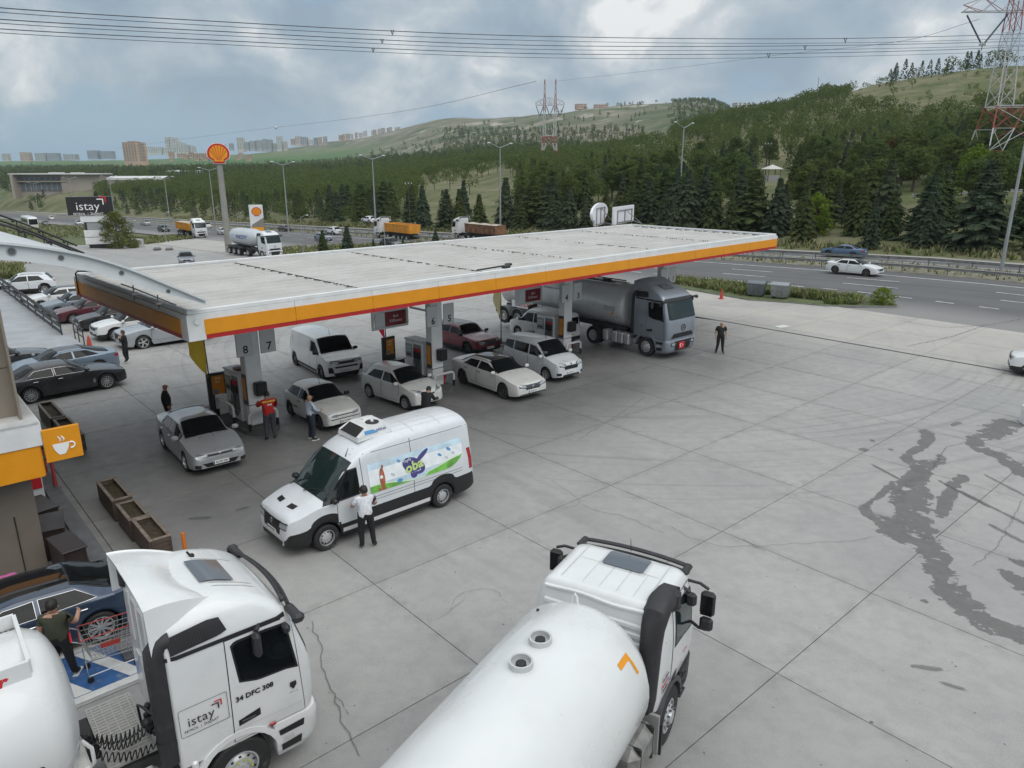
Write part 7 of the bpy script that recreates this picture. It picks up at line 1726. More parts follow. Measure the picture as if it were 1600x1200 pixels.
# ------------------------------------------------------------------ people
SKIN = M('skin', (.42, .24, .17), .6, var=.06, vs=20); 
def cloth(n, c): return M('cloth_'+n, c, .85, var=.12, vs=14, bump=.3, bs=30)
SHOE = M('shoe_black', (.02, .02, .02), .5); SHOEW = M('shoe_sole', (.6, .6, .6), .6)
def person(label, loc, rz, h=1.75, shirt=None, trousers=None, hair=None, sleeve='long', pose=None, shoes=None, bald=False, longhair=False, bulk=1.0, sole=False, vest=None):
	J = dict(pel=(0, 0, .96), spi=(0, 0, 1.14), che=(.01, 0, 1.34), nek=(.0, 0, 1.50), hea=(.025, 0, 1.60), top=(.015, 0, 1.71))
	for s_, n in ((1, 'L'), (-1, 'R')):
		J.update({'sho'+n: (0, s_*.185, 1.42), 'elb'+n: (-.02, s_*.25, 1.15), 'wri'+n: (.06, s_*.25, .91), 'han'+n: (.09, s_*.245, .83), 'hip'+n: (0, s_*.095, .92), 'kne'+n: (.03, s_*.11, .50), 'ank'+n: (-.02, s_*.12, .09), 'toe'+n: (.13, s_*.14, .045)})
	J.update({k_: v_ for k_, v_ in (pose or {}).items() if k_ != 'face'})
	k = h/1.75
	names = list(J); rad = dict(pel=(.175, .13), spi=(.17, .125), che=(.185, .13), nek=(.062, .062), hea=(.085, .098), top=(.068, .08))
	for n in 'LR': rad.update({'sho'+n: (.082, .082), 'elb'+n: (.054, .054), 'wri'+n: (.036, .036), 'han'+n: (.042, .028), 'hip'+n: (.118, .118), 'kne'+n: (.078, .078), 'ank'+n: (.058, .058), 'toe'+n: (.042, .035)})
	if sleeve == 'long':
		for n in 'LR': rad['elb'+n] = (.066, .066); rad['wri'+n] = (.050, .050)
	E_ = [('pel', 'spi'), ('spi', 'che'), ('che', 'nek'), ('nek', 'hea'), ('hea', 'top')]
	for n in 'LR': E_ += [('che', 'sho'+n), ('sho'+n, 'elb'+n), ('elb'+n, 'wri'+n), ('wri'+n, 'han'+n), ('pel', 'hip'+n), ('hip'+n, 'kne'+n), ('kne'+n, 'ank'+n), ('ank'+n, 'toe'+n)]
	me = bpy.data.meshes.new('figure'); me.from_pydata([J[n] for n in names], [(names.index(a), names.index(b)) for a, b in E_], [])
	o = bpy.data.objects.new('figure', me); COL.objects.link(o)
	o.modifiers.new('Skin', 'SKIN'); ss = o.modifiers.new('Sub', 'SUBSURF'); ss.levels = 1
	sv = me.skin_vertices[0].data
	for i, n in enumerate(names):
		r = rad[n]; b_ = bulk if n in ('pel', 'spi', 'che') else 1; sv[i].radius = (r[0]*b_, r[1]*b_); sv[i].use_root = (n == 'pel')
	bpy.context.view_layer.update(); ev = o.evaluated_get(bpy.context.evaluated_depsgraph_get()); em = ev.to_mesh()
	vs = [v.co.copy() for v in em.vertices]; fs = [tuple(p.vertices) for p in em.polygons]; ev.to_mesh_clear(); bpy.data.objects.remove(o); bpy.data.meshes.remove(me)
	# flatten the chest a little front to back
	seg = [(a, b) for a, b in E_]
	def near(p):
		best = None
		for a, b in seg:
			A, B = Vector(J[a]), Vector(J[b]); d = B-A; t = max(0, min(1, (p-A).dot(d)/d.length_squared)); q = (p-A-d*t).length-lerp(rad[a][0], rad[b][0], t)*.6
			if best is None or q < best[0]: best = (q, a, b, t)
		return best
	mb = MB(); groups = {}
	hm = hair or TRIM
	for f in fs:
		c = sum((vs[i] for i in f), Vector())/len(f); _, a, b, t = near(c); n = a[:3]
		if b in ('hea', 'top') or a in ('hea', 'top'): m = SKIN
		elif a == 'che' and b == 'nek': m = shirt if t < .75 else SKIN
		elif b.startswith('han') or a.startswith('wri'): m = SKIN
		elif a.startswith('elb'): m = shirt if sleeve == 'long' and t < .86 else SKIN
		elif a.startswith('sho'): m = shirt if sleeve == 'long' or t < .62 else SKIN
		elif a.startswith('ank'): m = shoes or SHOE
		elif a.startswith('kne'): m = trousers if t < .9 else (shoes or SHOE)
		elif a.startswith('hip') or b.startswith('hip'): m = trousers
		elif a == 'pel': m = trousers if c.z < Vector(J['pel']).z+.02 else shirt
		else: m = shirt
		groups.setdefault(m, []).append(f)
	for m, ff in groups.items(): mb.add(vs, ff, m, smooth=True)
	# weld duplicated vertex sets by rebuilding with shared indices
	b2 = MB(); b2.v = [tuple(v) for v in vs]
	for m, ff in groups.items():
		i = b2.mi(m)
		for f in ff: b2.f.append(f); b2.m.append(i); b2.sm.append(True)
	H = Vector(J['hea']); up = (Vector(J['top'])-H).normalized(); fw = Vector((1, 0, 0)); fw = (fw-up*fw.dot(up)).normalized()
	if pose and 'face' in pose: fw = Vector(pose['face']).normalized()
	sd_ = up.cross(fw)
	fm = Matrix((( *fw, 0), (*sd_, 0), (*up, 0), (0, 0, 0, 1))).transposed(); fm.translation = H
	b2.add([(.10, 0, .045), (.098, .018, -.01), (.098, -.018, -.01), (.125, 0, -.008)], [(0, 1, 3), (0, 3, 2), (1, 2, 3)], SKIN, fm, True)
	for s_ in (1, -1): b2.ball((.088, s_*.032, .03), .011, INK, 6, 4, fm); b2.ball((0, s_*.088, .01), .026, SKIN, 6, 5, fm, (.7, .4, 1.2))
	b2.box((.094, 0, -.045), (.01, .045, .010), M('lips', (.3, .11, .09), .6), fm)
	for n, s_ in (('L', 1), ('R', -1)):           # fingers curled from each palm
		w_, hh = Vector(J['wri'+n]), Vector(J['han'+n]); d = (hh-w_).normalized(); ac = d.cross(Vector((1, 0, 0)))
		if ac.length < .2: ac = d.cross(Vector((0, 0, 1)))
		ac.normalize(); pn = ac.cross(d)
		for q, ln in zip((-.026, -.009, .009, .026), (.060, .072, .068, .052)):
			a = hh+d*.01+pn*q; b2.tube([a, a+d*ln*.55+ac*(-s_*.008), a+d*ln*.95+ac*(-s_*.026)], [.0095, .0085, .006], SKIN, 5)
		a = hh-d*.02+pn*.03; b2.tube([a, a+pn*.025+d*.02, a+pn*.03+d*.045], [.011, .0095, .007], SKIN, 5)
	T = thing('person', label, 'person', loc, rz)
	body = b2.build('body', T, ang=80); KS = (k*1.12, k*1.12, k); body.scale = KS
	if not bald:
		hb = MB(); rows = []
		for j in range(8):
			t = math.pi*.56*j/7; rows.append([(.0+.108*math.sin(t)*math.cos(a)*(1.0 if math.cos(a) < .3 else .86 if j > 4 else 1), .088*1.06*math.sin(t)*math.sin(a), .02+.118*math.cos(t)+(-.02 if math.cos(a) < 0 else .03)*(j/7)) for a in np.linspace(0, 2*math.pi, 17)])
		hb.grid(rows, hm, fm @ Matrix.Translation((-.012, 0, .035)), flip=True)
		if longhair:
			rows = [[(-.03-.075*math.cos(q)*(1-.1*j), .10*math.sin(q)*(1-.06*j), .02-.055*j) for q in np.linspace(-1.5, 1.5, 9)] for j in range(6)]; hb.grid(rows, hm, fm)
		o = hb.build('hair', T); o.scale = KS
	if sole:
		sb = MB()
		for n in 'LR':
			a, b = Vector(J['ank'+n]), Vector(J['toe'+n]); m_ = (a+b)/2; sb.box((m_.x, m_.y, .018), (.27, .095, .03), SHOEW, bev=.012)
		o = sb.build('shoe_sole', T); o.scale = KS
	if vest:
		for nm, mbx in vest: o = mbx.build(nm, T); o.scale = KS
	return T
BLK = cloth('black', (.012, .012, .014)); NAVY = cloth('navy', (.02, .026, .04)); REDC = cloth('red', (.48, .02, .02)); BLUEC = cloth('paleblue', (.42, .47, .56)); WHT = cloth('white', (.70, .71, .76)); OLIVE = cloth('olive', (.045, .05, .032)); JEAN = cloth('slate', (.05, .055, .065))
HB_, HBR, HGR = M('hair_black', (.012, .010, .009), .6), M('hair_brown', (.07, .04, .025), .6), M('hair_grey', (.3, .28, .26), .6)
def face_dir(a): return math.radians(a)
p = gp(256, 600, 1.74); person('balding man in a black jacket standing behind the silver saloon', (p.x, p.y, 0), face_dir(20), 1.76, BLK, BLK, HGR, bald=True, bulk=1.12)
reach = {'elbL': (.20, .26, 1.22), 'wriL': (.40, .16, 1.28), 'hanL': (.48, .14, 1.30), 'elbR': (.08, -.28, 1.16), 'wriR': (.30, -.22, 1.22), 'hanR': (.38, -.20, 1.24), 'hea': (.05, 0, 1.60), 'top': (.05, 0, 1.71)}
vb = MB(); YEL = M('vest_yellow', (.70, .42, .05), .7, var=.1, vs=6)
for y in np.linspace(-.16, .16, 5): vb.box((-.115+.02*abs(y/.16), y, 1.43), (.03, .085, .07), YEL, bev=.01)
vb2 = MB(); vb2.text('Shell', .075, INKW, Matrix.Translation((-.150, 0, 1.33)) @ Matrix.Rotation(-math.pi/2, 4, 'Z') @ Matrix.Rotation(math.pi/2, 4, 'X'), .006, bold=.003)
p = gp(424, 687); person('pump attendant in a red jacket with a yellow shoulder band at pump 7', (p.x, p.y, 0), face_dir(128), 1.84, REDC, JEAN, HB_, pose=reach, bulk=1.2, vest=[('shoulder_band', vb), ('back_lettering', vb2)])
p = gp(488, 687); person('grey-haired man in a pale blue shirt and dark trousers beside the old hatchback', (p.x, p.y, 0), face_dir(40), 1.75, BLUEC, NAVY, HGR, sleeve='long', bald=True, sole=True, pose={'elbR': (.10, -.26, 1.16), 'wriR': (.26, -.16, 1.12), 'hanR': (.32, -.13, 1.13)})
p = gp(199, 565); person('woman in black with long brown hair standing at the front of the silver SUV', (p.x, p.y, 0), face_dir(200), 1.64, BLK, BLK, HBR, longhair=True, sole=True, pose={'elbL': (.12, .24, 1.18), 'wriL': (.20, .14, 1.36), 'hanL': (.16, .11, 1.44), 'kneL': (.08, .10, .5), 'kneR': (-.02, -.12, .5)})
p = gp(664, 612, 1.42); person('person in black bending over the bonnet corner of the round hatchback', (p.x, p.y, 0), face_dir(70), 1.66, BLK, BLK, HB_, pose={'spi': (.05, 0, 1.12), 'che': (.15, 0, 1.28), 'nek': (.23, 0, 1.40), 'hea': (.29, 0, 1.46), 'top': (.33, 0, 1.56), 'shoL': (.16, .185, 1.34), 'shoR': (.16, -.185, 1.34), 'elbL': (.32, .22, 1.12), 'wriL': (.48, .15, 1.08), 'hanL': (.55, .13, 1.08), 'elbR': (.30, -.22, 1.10), 'wriR': (.46, -.14, 1.08), 'hanR': (.53, -.12, 1.08)})
p = gp(574, 855); person('man in a white T-shirt and black trousers at the door of the delivery van', (p.x, p.y, 0), face_dir(115), 1.74, WHT, BLK, HB_, sleeve='short', bulk=1.12, pose={'elbL': (.14, .27, 1.16), 'wriL': (.36, .16, 1.20), 'hanL': (.44, .14, 1.22), 'elbR': (.10, -.28, 1.16), 'wriR': (.28, -.16, 1.14), 'hanR': (.35, -.13, 1.15), 'ankR': (-.04, -.16, .09), 'toeR': (.08, -.24, .045), 'kneR': (.02, -.14, .5)})
p = gp(104, 1062); person('dark-haired man in an olive T-shirt walking beside the dark blue saloon', (p.x, p.y, 0), face_dir(100), 1.76, OLIVE, BLK, HB_, sleeve='short', bulk=1.08, sole=True, pose={'elbR': (.10, -.27, 1.18), 'wriR': (.32, -.24, 1.22), 'hanR': (.40, -.22, 1.24), 'ankL': (-.12, .12, .11), 'toeL': (.02, .13, .05), 'kneL': (.02, .11, .5), 'ankR': (.10, -.12, .09), 'toeR': (.25, -.13, .045)})
p = gp(1124, 552); person('bald man in a black T-shirt and tight black trousers standing alone on the open concrete', (p.x, p.y, 0), face_dir(-95), 1.74, BLK, BLK, HB_, sleeve='short', bald=True, bulk=1.12, pose={'ankL': (-.02, .15, .09), 'toeL': (.12, .20, .045), 'ankR': (.0, -.17, .09), 'toeR': (.12, -.22, .045)})
# ------------------------------------------------------------------ highway guard rails, lamps, pylons, wires
RAILM = M('guardrail_steel', (.27, .275, .275), .5, .5, var=.15, vs=2, dirt=((.2, .17, .14), 1.5, .4)); POSTM = M('guardrail_post', (.13, .135, .135), .6, .3)
def guardrail(u, w0, w1, label, step, face):
	T = thing('guard_rail', label, 'guard rail', (0, 0, 0), 0, None); n = int((w1-w0)/8); pts = [uw(u, w0+(w1-w0)*i/n) for i in range(n+1)]
	prof = [(0, .42), (.05, .46), (.05, .52), (0, .56), (.05, .60), (.05, .67), (0, .71)]
	mb = MB(); mb.grid([[tuple(p+UV*(a*face)+Vector((0, 0, Gz(p.x, p.y)+z))) for a, z in prof] for p in pts], RAILM); mb.build('rail_beam', T)
	pm = MB(); pm.box((0, 0, .33), (.10, .07, .72), POSTM); pm = pm.mesh('post'); w = w0; k = 0
	while w < w1:
		p = uw(u+.09*-face, w); o = bpy.data.objects.new('post', pm); COL.objects.link(o); o.parent = T; o.location = (p.x, p.y, Gz(p.x, p.y)); o.rotation_euler = (0, 0, UH)
		w += step if w < 130 else step*3
guardrail(75.0, -20, 420, 'steel guard rail along the near side of the highway median', 4, -1)
guardrail(81.8, -20, 420, 'steel guard rail along the far side of the highway median', 4, 1)
# far slip-road rail in the trees on the right
T = thing('guard_rail', 'low guard rail of the service road among the conifers on the right', 'guard rail'); pts = [at(x, y, Y) for x, y, Y in ((1425, 304, 131), (1470, 301, 131), (1520, 298.5, 131), (1570, 297, 131), (1640, 296, 131))]
mb = MB(); mb.grid([[tuple(p+Vector((0, dy, z))) for dy, z in ((0, -.5), (-.05, -.35), (0, -.2), (-.05, -.05), (0, .1))] for p in pts], RAILM); mb.build('rail_beam', T)
for i in range(14): p = at(lerp(1430, 1620, i/13), lerp(303.5, 296.5, (i/13)**.7), 131.3); mb = MB(); mb.box((0, 0, -.3), (.15, .1, 1.0), POSTM); o = mb.build('post', T, loc=p)
LAMPM = M('lamp_post_steel', (.36, .38, .39), .45, .5, var=.08, vs=.5); LHEAD = M('lamp_head', (.62, .63, .63), .4)
def lamp(px, py, ytop, label, arms=2):
	p = gz(px, py); h = top_z(p, ytop)-p.z; T = thing('street_lamp', label, 'street lamp', p, UH, 'double-armed highway lamps' if arms == 2 else 'small yard lamps')
	r = .17 if arms == 2 else .07
	mb = MB(); mb.tube([(0, 0, -.2), (0, 0, h*.55), (0, 0, h*.96)], [r, r*.75, r*.5], LAMPM, 8); mb.box((0, 0, .05), (.5, .5, .25), LAMPM); mb.build('post', T)
	for s_ in ((1, -1) if arms == 2 else (1,)):
		mb = MB(); L_ = 2.2 if arms == 2 else .7; mb.tube([(0, 0, h*.955), (s_*L_*.5, 0, h*.975), (s_*L_, 0, h)], [r*.45, r*.4, r*.35], LAMPM, 6); mb.build('arm', T)
		mb = MB(); mb.ball((s_*(L_+.35), 0, h+.03), .42 if arms == 2 else .25, LHEAD, 10, 6, sc=(1, .42, .28)); mb.build('lamp_head', T)
for px, py, yt, nm in ((1563, 428, 131, 'tall double-armed lamp post rising at the right edge past the lattice pylon'), (1058.5, 362, 192, 'double-armed lamp post rising behind the right end of the canopy'), (782, 370, 224, 'double-armed lamp post between the two tipper lorries'), (588, 368.5, 243, 'double-armed lamp post beside the orange tipper on the highway'), (451, 362.5, 253, 'double-armed lamp post between the price totem and the orange tipper'), (337, 355.5, 262, 'double-armed lamp post just left of the tall emblem pole'), (266, 349.5, 276, 'double-armed lamp post behind the tipper at the yard entrance'), (180, 342, 275, 'double-armed lamp post right of the black haulage board'), (118, 337, 277, 'double-armed lamp post behind the black haulage board'), (60, 333, 285, 'double-armed lamp post farthest along the highway on the left')):
	lamp(px, py, yt, nm)
for px, py, yt, nm in ((474, 396, 337, 'thin single lamp post beside the powder tanker cab'), (260, 378, 332, 'thin single lamp post before the highway by the pallets'), (206, 378, 345, 'thin lamp post beside the grey utility cabinet'), (602, 392, 345, 'thin lamp post behind the canopy edge near the black car'), (372, 352, 333, 'thin lamp post on the far verge by the price totem')): lamp(px, py, yt, nm, 1)
# CCTV and wooden poles on the far side
def pole(px, py, yt, Y, label, cross=True):
	b = tz_at(px, Y); h = top_z(b, yt)-b.z; T = thing('utility_pole', label, 'utility pole', b, .2); mb = MB(); mb.tube([(0, 0, -1), (0, 0, h)], [.16, .11], M('pole_dark', (.05, .045, .04), .8), 7); mb.build('post', T)
	if cross: mb = MB(); mb.box((0, 0, h-.1), (1.6, .14, .14), POSTM); [mb.lathe([(.09, 0), (.06, .25), (0, .27)], LHEAD, 6, Matrix.Translation((x, 0, h))) for x in (-.7, 0, .7)]; mb.build('crossarm', T)
pole(637, 310, 287, 175, 'dark utility pole with white insulators above the orange tipper'); pole(1197, 268, 225, 165, 'dark utility pole beside the hipped shelter on the right slope'); pole(880, 290, 263, 190, 'thin dark utility pole below the distant pylon', False)
pole(1264, 158, 121, 470, 'slim pale mast on the skyline of the right hill', False)
# pylons
WHM, RDM, GYM, INSU = M('pylon_white', (.50, .50, .50), .5), M('pylon_red', (.33, .06, .055), .55), M('pylon_grey', (.34, .35, .36), .5, .3), M('insulator', (.05, .07, .075), .3)
def pylon(base, h, rz, label, t=.11, sx_=1.0):
	T = thing('power_pylon', label, 'pylon', base, rz, 'lattice power pylons'); S = h/45.0
	def P(x, y, z): return Vector((x*S*sx_, y*S*sx_, z*S))
	def bar(mb, a, b, r, m): mb.tube([a, b], r, m, 4, smooth=False)
	# four splayed legs up to the waist
	waist = 15.5; wx, wy = 5.6, 2.2; bx, by = 7.4, 5.6
	lv = [0, 3.5, 7.5, 11.5, waist]
	def leg(sx, sy, z): q = z/waist; return P(sx*lerp(bx, wx, q), sy*lerp(by, wy, q), z)
	for sx in (1, -1):
		for sy in (1, -1):
			mb = MB()
			for i in range(4):
				m = WHM if i % 2 == 0 else (RDM if i == 3 or i == 1 else WHM)
				a, b = leg(sx, sy, lv[i]), leg(sx, sy, lv[i+1]); bar(mb, a, b, t*1.3, m)
				inn = lambda z: P(sx*lerp(bx, 1.2, (z/waist)**1.0), sy*lerp(by, wy, z/waist), z)
				a2, b2 = inn(lv[i]), inn(lv[i+1]); bar(mb, a2, b2, t, m); bar(mb, a, b2, t*.6, m); bar(mb, b, a2, t*.6, m); bar(mb, b, b2, t*.6, m)
			mb.build('leg', T)
	mb = MB()
	for sy in (1, -1):
		bar(mb, leg(-1, sy, waist), leg(1, sy, waist), t*1.2, WHM)
		for i in range(6): a = leg(-1, sy, waist).lerp(leg(1, sy, waist), i/6); b = leg(-1, sy, waist).lerp(leg(1, sy, waist), (i+1)/6); m_ = (a+b)/2-Vector((0, 0, 1.2*S)); bar(mb, a, m_, t*.6, RDM); bar(mb, m_, b, t*.6, RDM)
	for sx in (1, -1):
		bar(mb, leg(sx, -1, waist), leg(sx, 1, waist), t, WHM)
	bar(mb, leg(1, 1, waist*.48), leg(-1, 1, waist*.98), t*.7, RDM); bar(mb, leg(-1, 1, waist*.48), leg(1, 1, waist*.98), t*.7, RDM); bar(mb, leg(1, -1, waist*.48), leg(-1, -1, waist*.98), t*.7, WHM); bar(mb, leg(-1, -1, waist*.48), leg(1, -1, waist*.98), t*.7, WHM)
	mb.build('waist_frame', T)
	# two masts opening from the waist to the beam
	zb, zt = 31.5, 34.5
	for sx in (1, -1):
		mb = MB(); n = 5
		def c_(i, ax, ay): q = i/n; return P(sx*lerp(wx-1.2+ax*1.2, 4.6+ax*.8, q), ay*lerp(wy, .9, q), lerp(waist, zb, q))
		for i in range(n):
			m = RDM if i == 4 else WHM
			for ax in (1, -1):
				for ay in (1, -1):
					bar(mb, c_(i, ax, ay), c_(i+1, ax, ay), t, m); bar(mb, c_(i, ax, ay), c_(i+1, -ax, ay), t*.55, m); bar(mb, c_(i+1, ax, ay), c_(i+1, -ax, ay), t*.5, m)
				bar(mb, c_(i, ax, 1), c_(i+1, ax, -1), t*.5, m)
		mb.build('mast', T)
		mb = MB()
		for ax in (1, -1):
			for ay in (1, -1):
				a, b = P(sx*(4.6+ax*.8), ay*.9, zb), P(sx*(4.6+ax*.28), ay*.3, 45); bar(mb, a, b, t*.9, RDM)
				for k in range(4): q0, q1 = k/4, (k+1)/4; bar(mb, a.lerp(b, q0), P(sx*(4.6-ax*.8), ay*.9, zb).lerp(P(sx*(4.6-ax*.28), ay*.3, 45), q1), t*.5, RDM if k % 2 else WHM)
		mb.build('peak', T)
	mb = MB()       # beam
	X = [-12.5, -9.5, -6.5, -4, -1.5, 0, 1.5, 4, 6.5, 9.5, 12.5]
	up = lambda x: P(x, 0, zt+1.0-(abs(x)/12.5)**2*2.6); 
	for ay in (1, -1):
		lo = lambda x: P(x, ay*.9*(1-.5*abs(x)/12.5), zb+.25*abs(x)/12.5)
		for a, b in zip(X, X[1:]): bar(mb, lo(a), lo(b), t, GYM); bar(mb, lo(a), up(b), t*.6, GYM); bar(mb, up(a), lo(b), t*.6, RDM); bar(mb, up(a), up(b), t*.8, GYM)
	mb.build('cross_beam', T)
	for cx in (-8.6, 0, 8.6):
		mb = MB(); w_ = 3.1
		for s_ in (1, -1): mb.tube([P(cx+s_*w_, 0, zb-.3), P(cx+s_*.3, 0, zb-5.0)], t*1.6, INSU, 6)
		mb.box(P(cx, 0, zb-5.3), (1.1*S, .3*S, .35*S), GYM); mb.tube([P(cx, 0, zb-5.0), P(cx, 0, zb-6.3)], t*.8, INSU, 5); mb.build('insulator_string', T)
	return T
p1 = at(1580, 300, 150); h1 = 46.5
pylon(p1, h1, math.radians(-8), 'huge red and white lattice pylon filling the right edge of the picture', .10, 1.12)
p2 = tz_at(858, 400); h2 = top_z(p2, 124)-p2.z
pylon(p2, h2, math.radians(-8), 'smaller red and white lattice pylon in the middle distance above the canopy', .12, .66)
WIRE = M('wire_grey', (.10, .105, .115), .5, .3)
def wire(pts, r, label, group, spacers=()):
	P3 = [at(*p) for p in pts]; xs = [p[0] for p in pts]; fy = [pchip(xs, [q[i] for q in P3]) for i in range(3)]
	X = np.linspace(xs[0], xs[-1], 60); mb = MB(); mb.tube([(fy[0](x), fy[1](x), fy[2](x)) for x in X], r, WIRE, 5)
	tag(mb.build('power_line'), label, 'wire', group)
wl = (('uppermost power line of the overhead bundle crossing the sky', 0, 0), ('second power line from the top of the overhead bundle', 0, 1), ('third power line down in the overhead bundle', 1, 0), ('fourth power line down in the overhead bundle', 1, 1), ('fifth power line down in the overhead bundle', 2, 0), ('lowest power line of the overhead bundle crossing the sky', 2, 1))
Y0 = [(-120, 4, 62), (0, 12, 70), (400, 37, 92), (800, 55.5, 112), (1320, 60, 135), (1500, 56, 141), (1620, 52, 146)]
Y1 = [(-120, 22, 66), (0, 30, 74), (400, 52, 96), (800, 70, 116), (1258, 71.5, 138), (1500, 67, 148), (1620, 63.5, 152)]
Y2 = [(-120, 38, 70), (0, 45, 78), (400, 66, 100), (800, 83, 120), (1201, 84, 140), (1500, 77, 152), (1620, 71, 158)]
for lab, i, j in wl: wire([(x, y+j*(7 if i == 0 else 6.2), Y) for x, y, Y in (Y0, Y1, Y2)[i]], .05-.015*j, lab, 'overhead power lines')
for k, (x, y, Y, d) in enumerate(((613, 48, 103, 7), (597, 62, 106, 6.5), (583, 75.5, 109, 6.5), (1321, 60, 135, 7), (1258, 71.5, 138, 6.5), (1201, 84, 140, 6.5))):
	a, b = at(x-2, y-1, Y), at(x, y+d, Y); c_ = at(x+2, y-1, Y); mb = MB(); mb.tube([a, b, c_], .09, WIRE, 5); tag(mb.build('line_spacer'), ('spacer clip on the upper wires left of centre', 'spacer clip on the middle wires left of centre', 'spacer clip on the lower wires left of centre', 'spacer clip on the upper wires above the right hill', 'spacer clip on the middle wires above the right hill', 'spacer clip on the lower wires right of centre')[k], 'spacer', 'wire spacers')
wire([(180, 232, 1200), (431, 199, 800), (640, 172, 560), (838, 127, 400)], .10, 'thin far wire with a marker ball running to the distant pylon', 'far power lines')
wire([(868, 127, 400), (1200, 88, 260), (1420, 62, 190), (1530, 30, 152)], .04, 'faint wire from the distant pylon up to the big pylon', 'far power lines')
b = at(431, 199.5, 800); mb = MB(); mb.ball((0, 0, 0), 1.5, LHEAD, 8, 6); tag(mb.build('marker_ball', None, loc=b), 'white marker ball on the thin far wire', 'marker ball')
# shelter on the right slope
b = tz_at(1207, 150); z0 = top_z(b, 290)-b.z; z0 += .9; T = thing('shelter', 'small hipped-roof shelter among the conifers on the right slope', 'shelter', (b.x, b.y, b.z+z0), .2)
hh = top_z(b, 257)-b.z-z0
mb = MB(); mb.add([(-1.7, -1.4, hh*.72), (1.7, -1.4, hh*.72), (1.7, 1.4, hh*.72), (-1.7, 1.4, hh*.72), (0, 0, hh)], [(0, 1, 4), (1, 2, 4), (2, 3, 4), (3, 0, 4), (3, 2, 1, 0)], M('shelter_roof', (.5, .49, .47), .7)); mb.build('roof', T)
mb = MB(); mb.box((0, 0, .5), (2.6, 2.0, 1.2), M('shelter_wall', (.3, .3, .29), .7)); mb.build('wall', T)
for x in (-1.3, 1.3):
	for y in (-1, 1): mb = MB(); mb.box((x, y, hh*.36), (.12, .12, hh*.74), POSTM); mb.build('post', T)
# ------------------------------------------------------------------ trees, shrubs and grass
def leaf_mat(name, col, var=.35, tip=None):
	m = bpy.data.materials.new(name); m.use_nodes = True; nt = m.node_tree; L = nt.links.new; p = nt.nodes['Principled BSDF']
	oi = nt.nodes.new('ShaderNodeObjectInfo'); g = nt.nodes.new('ShaderNodeNewGeometry'); n = noise_n(nt, g.outputs['Position'], 1.1, 4, .6)
	n2 = noise_n(nt, g.outputs['Position'], .045, 3, .5)
	c = mixc(nt, smooth_n(nt, n, .3, .7), tuple(x*(1-var) for x in col), tuple(x*(1+var) for x in col))
	c = mixc(nt, math_n(nt, 'MULTIPLY', oi.outputs['Random'], .45), c, tip or tuple(x*1.5 for x in col))
	c = mixc(nt, smooth_n(nt, n2, .4, .65, 0, .35), c, (col[0]*1.6, col[1]*1.25, col[2]*.8))
	nt.nodes.remove(p); df = nt.nodes.new('ShaderNodeBsdfDiffuse'); tl = nt.nodes.new('ShaderNodeBsdfTranslucent'); mx = nt.nodes.new('ShaderNodeMixShader'); mx.inputs[0].default_value = .42
	L(c, df.inputs[0]); L(c, tl.inputs[0]); L(df.outputs[0], mx.inputs[1]); L(tl.outputs[0], mx.inputs[2]); L(mx.outputs[0], nt.nodes['Material Output'].inputs[0])
	return m
LC = leaf_mat('needles_spruce', (.070, .100, .046), .35, (.115, .140, .058)); LB = leaf_mat('needles_bluish', (.070, .098, .066), .3, (.10, .125, .072)); LP = leaf_mat('needles_pine', (.088, .126, .044), .35, (.125, .160, .055))
LG = leaf_mat('leaf_bright', (.13, .20, .03), .35, (.19, .24, .04)); LY = leaf_mat('leaf_olive', (.13, .15, .045), .35, (.19, .18, .05)); BARK = M('bark', (.085, .06, .045), .9, var=.3, vs=4); LR = leaf_mat('leaf_russet', (.085, .07, .028), .35, (.13, .09, .03))
def spruce(seed, mat, h=1.0, R=.27, lev=36, droop=.28, per=11, gap=0.0):
	"""unit-height conifer: whorls of drooping needled branches with ragged gaps"""
	r = random.Random(seed); mb = MB(); tr = MB(); tr.tube([(0, 0, -.04), (0, 0, .5), (0, 0, .97)], [.022, .012, .003], BARK, 6)
	ph = 0
	for i in range(lev):
		t = i/(lev-1); z = .05+.93*t; rad = R*((1-t)**.85)*(1+.22*math.sin(seed+i*1.9))+.012; n = max(4, int(per*(1-.45*t))); ph += 2.4
		for k in range(n):
			if r.random() < gap: continue
			a = ph+2*math.pi*k/n+r.uniform(-.25, .25); ln = rad*r.uniform(.62, 1.15); d = Vector((math.cos(a), math.sin(a), 0)); s = Vector((-d.y, d.x, 0)); up = .05*ln
			pts = [Vector((0, 0, z))+d*(ln*q)+Vector((0, 0, up*math.sin(q*3)-droop*ln*q*q)) for q in (.08, .38, .70, 1.0)]
			for j in range(3):
				w0, w1 = (.03, .058, .05, .01)[j]*R/.27, (.03, .058, .05, .01)[j+1]*R/.27; dz = Vector((0, 0, -.018))
				for sg in (1, -1):
					A, B = pts[j], pts[j+1]; mb.add([A, B, B+s*(sg*w1*r.uniform(.6, 1.2))+dz*r.uniform(.3, 1.8), A+s*(sg*w0*r.uniform(.6, 1.2))+dz*r.uniform(.3, 1.8)], [(0, 1, 2, 3)], mat)
			# hanging sprays
			for q in (.45, .8):
				c = pts[0].lerp(pts[3], q); c.z = lerp(pts[1].z, pts[3].z, q); w = .032*R/.27
				mb.add([c-s*w, c+s*w, c+s*w*.4+Vector((0, 0, -.05))+d*.01, c-s*w*.4+Vector((0, 0, -.055))], [(0, 1, 2, 3)], mat)
	return tr.mesh('trunk'), mb.mesh('crown')
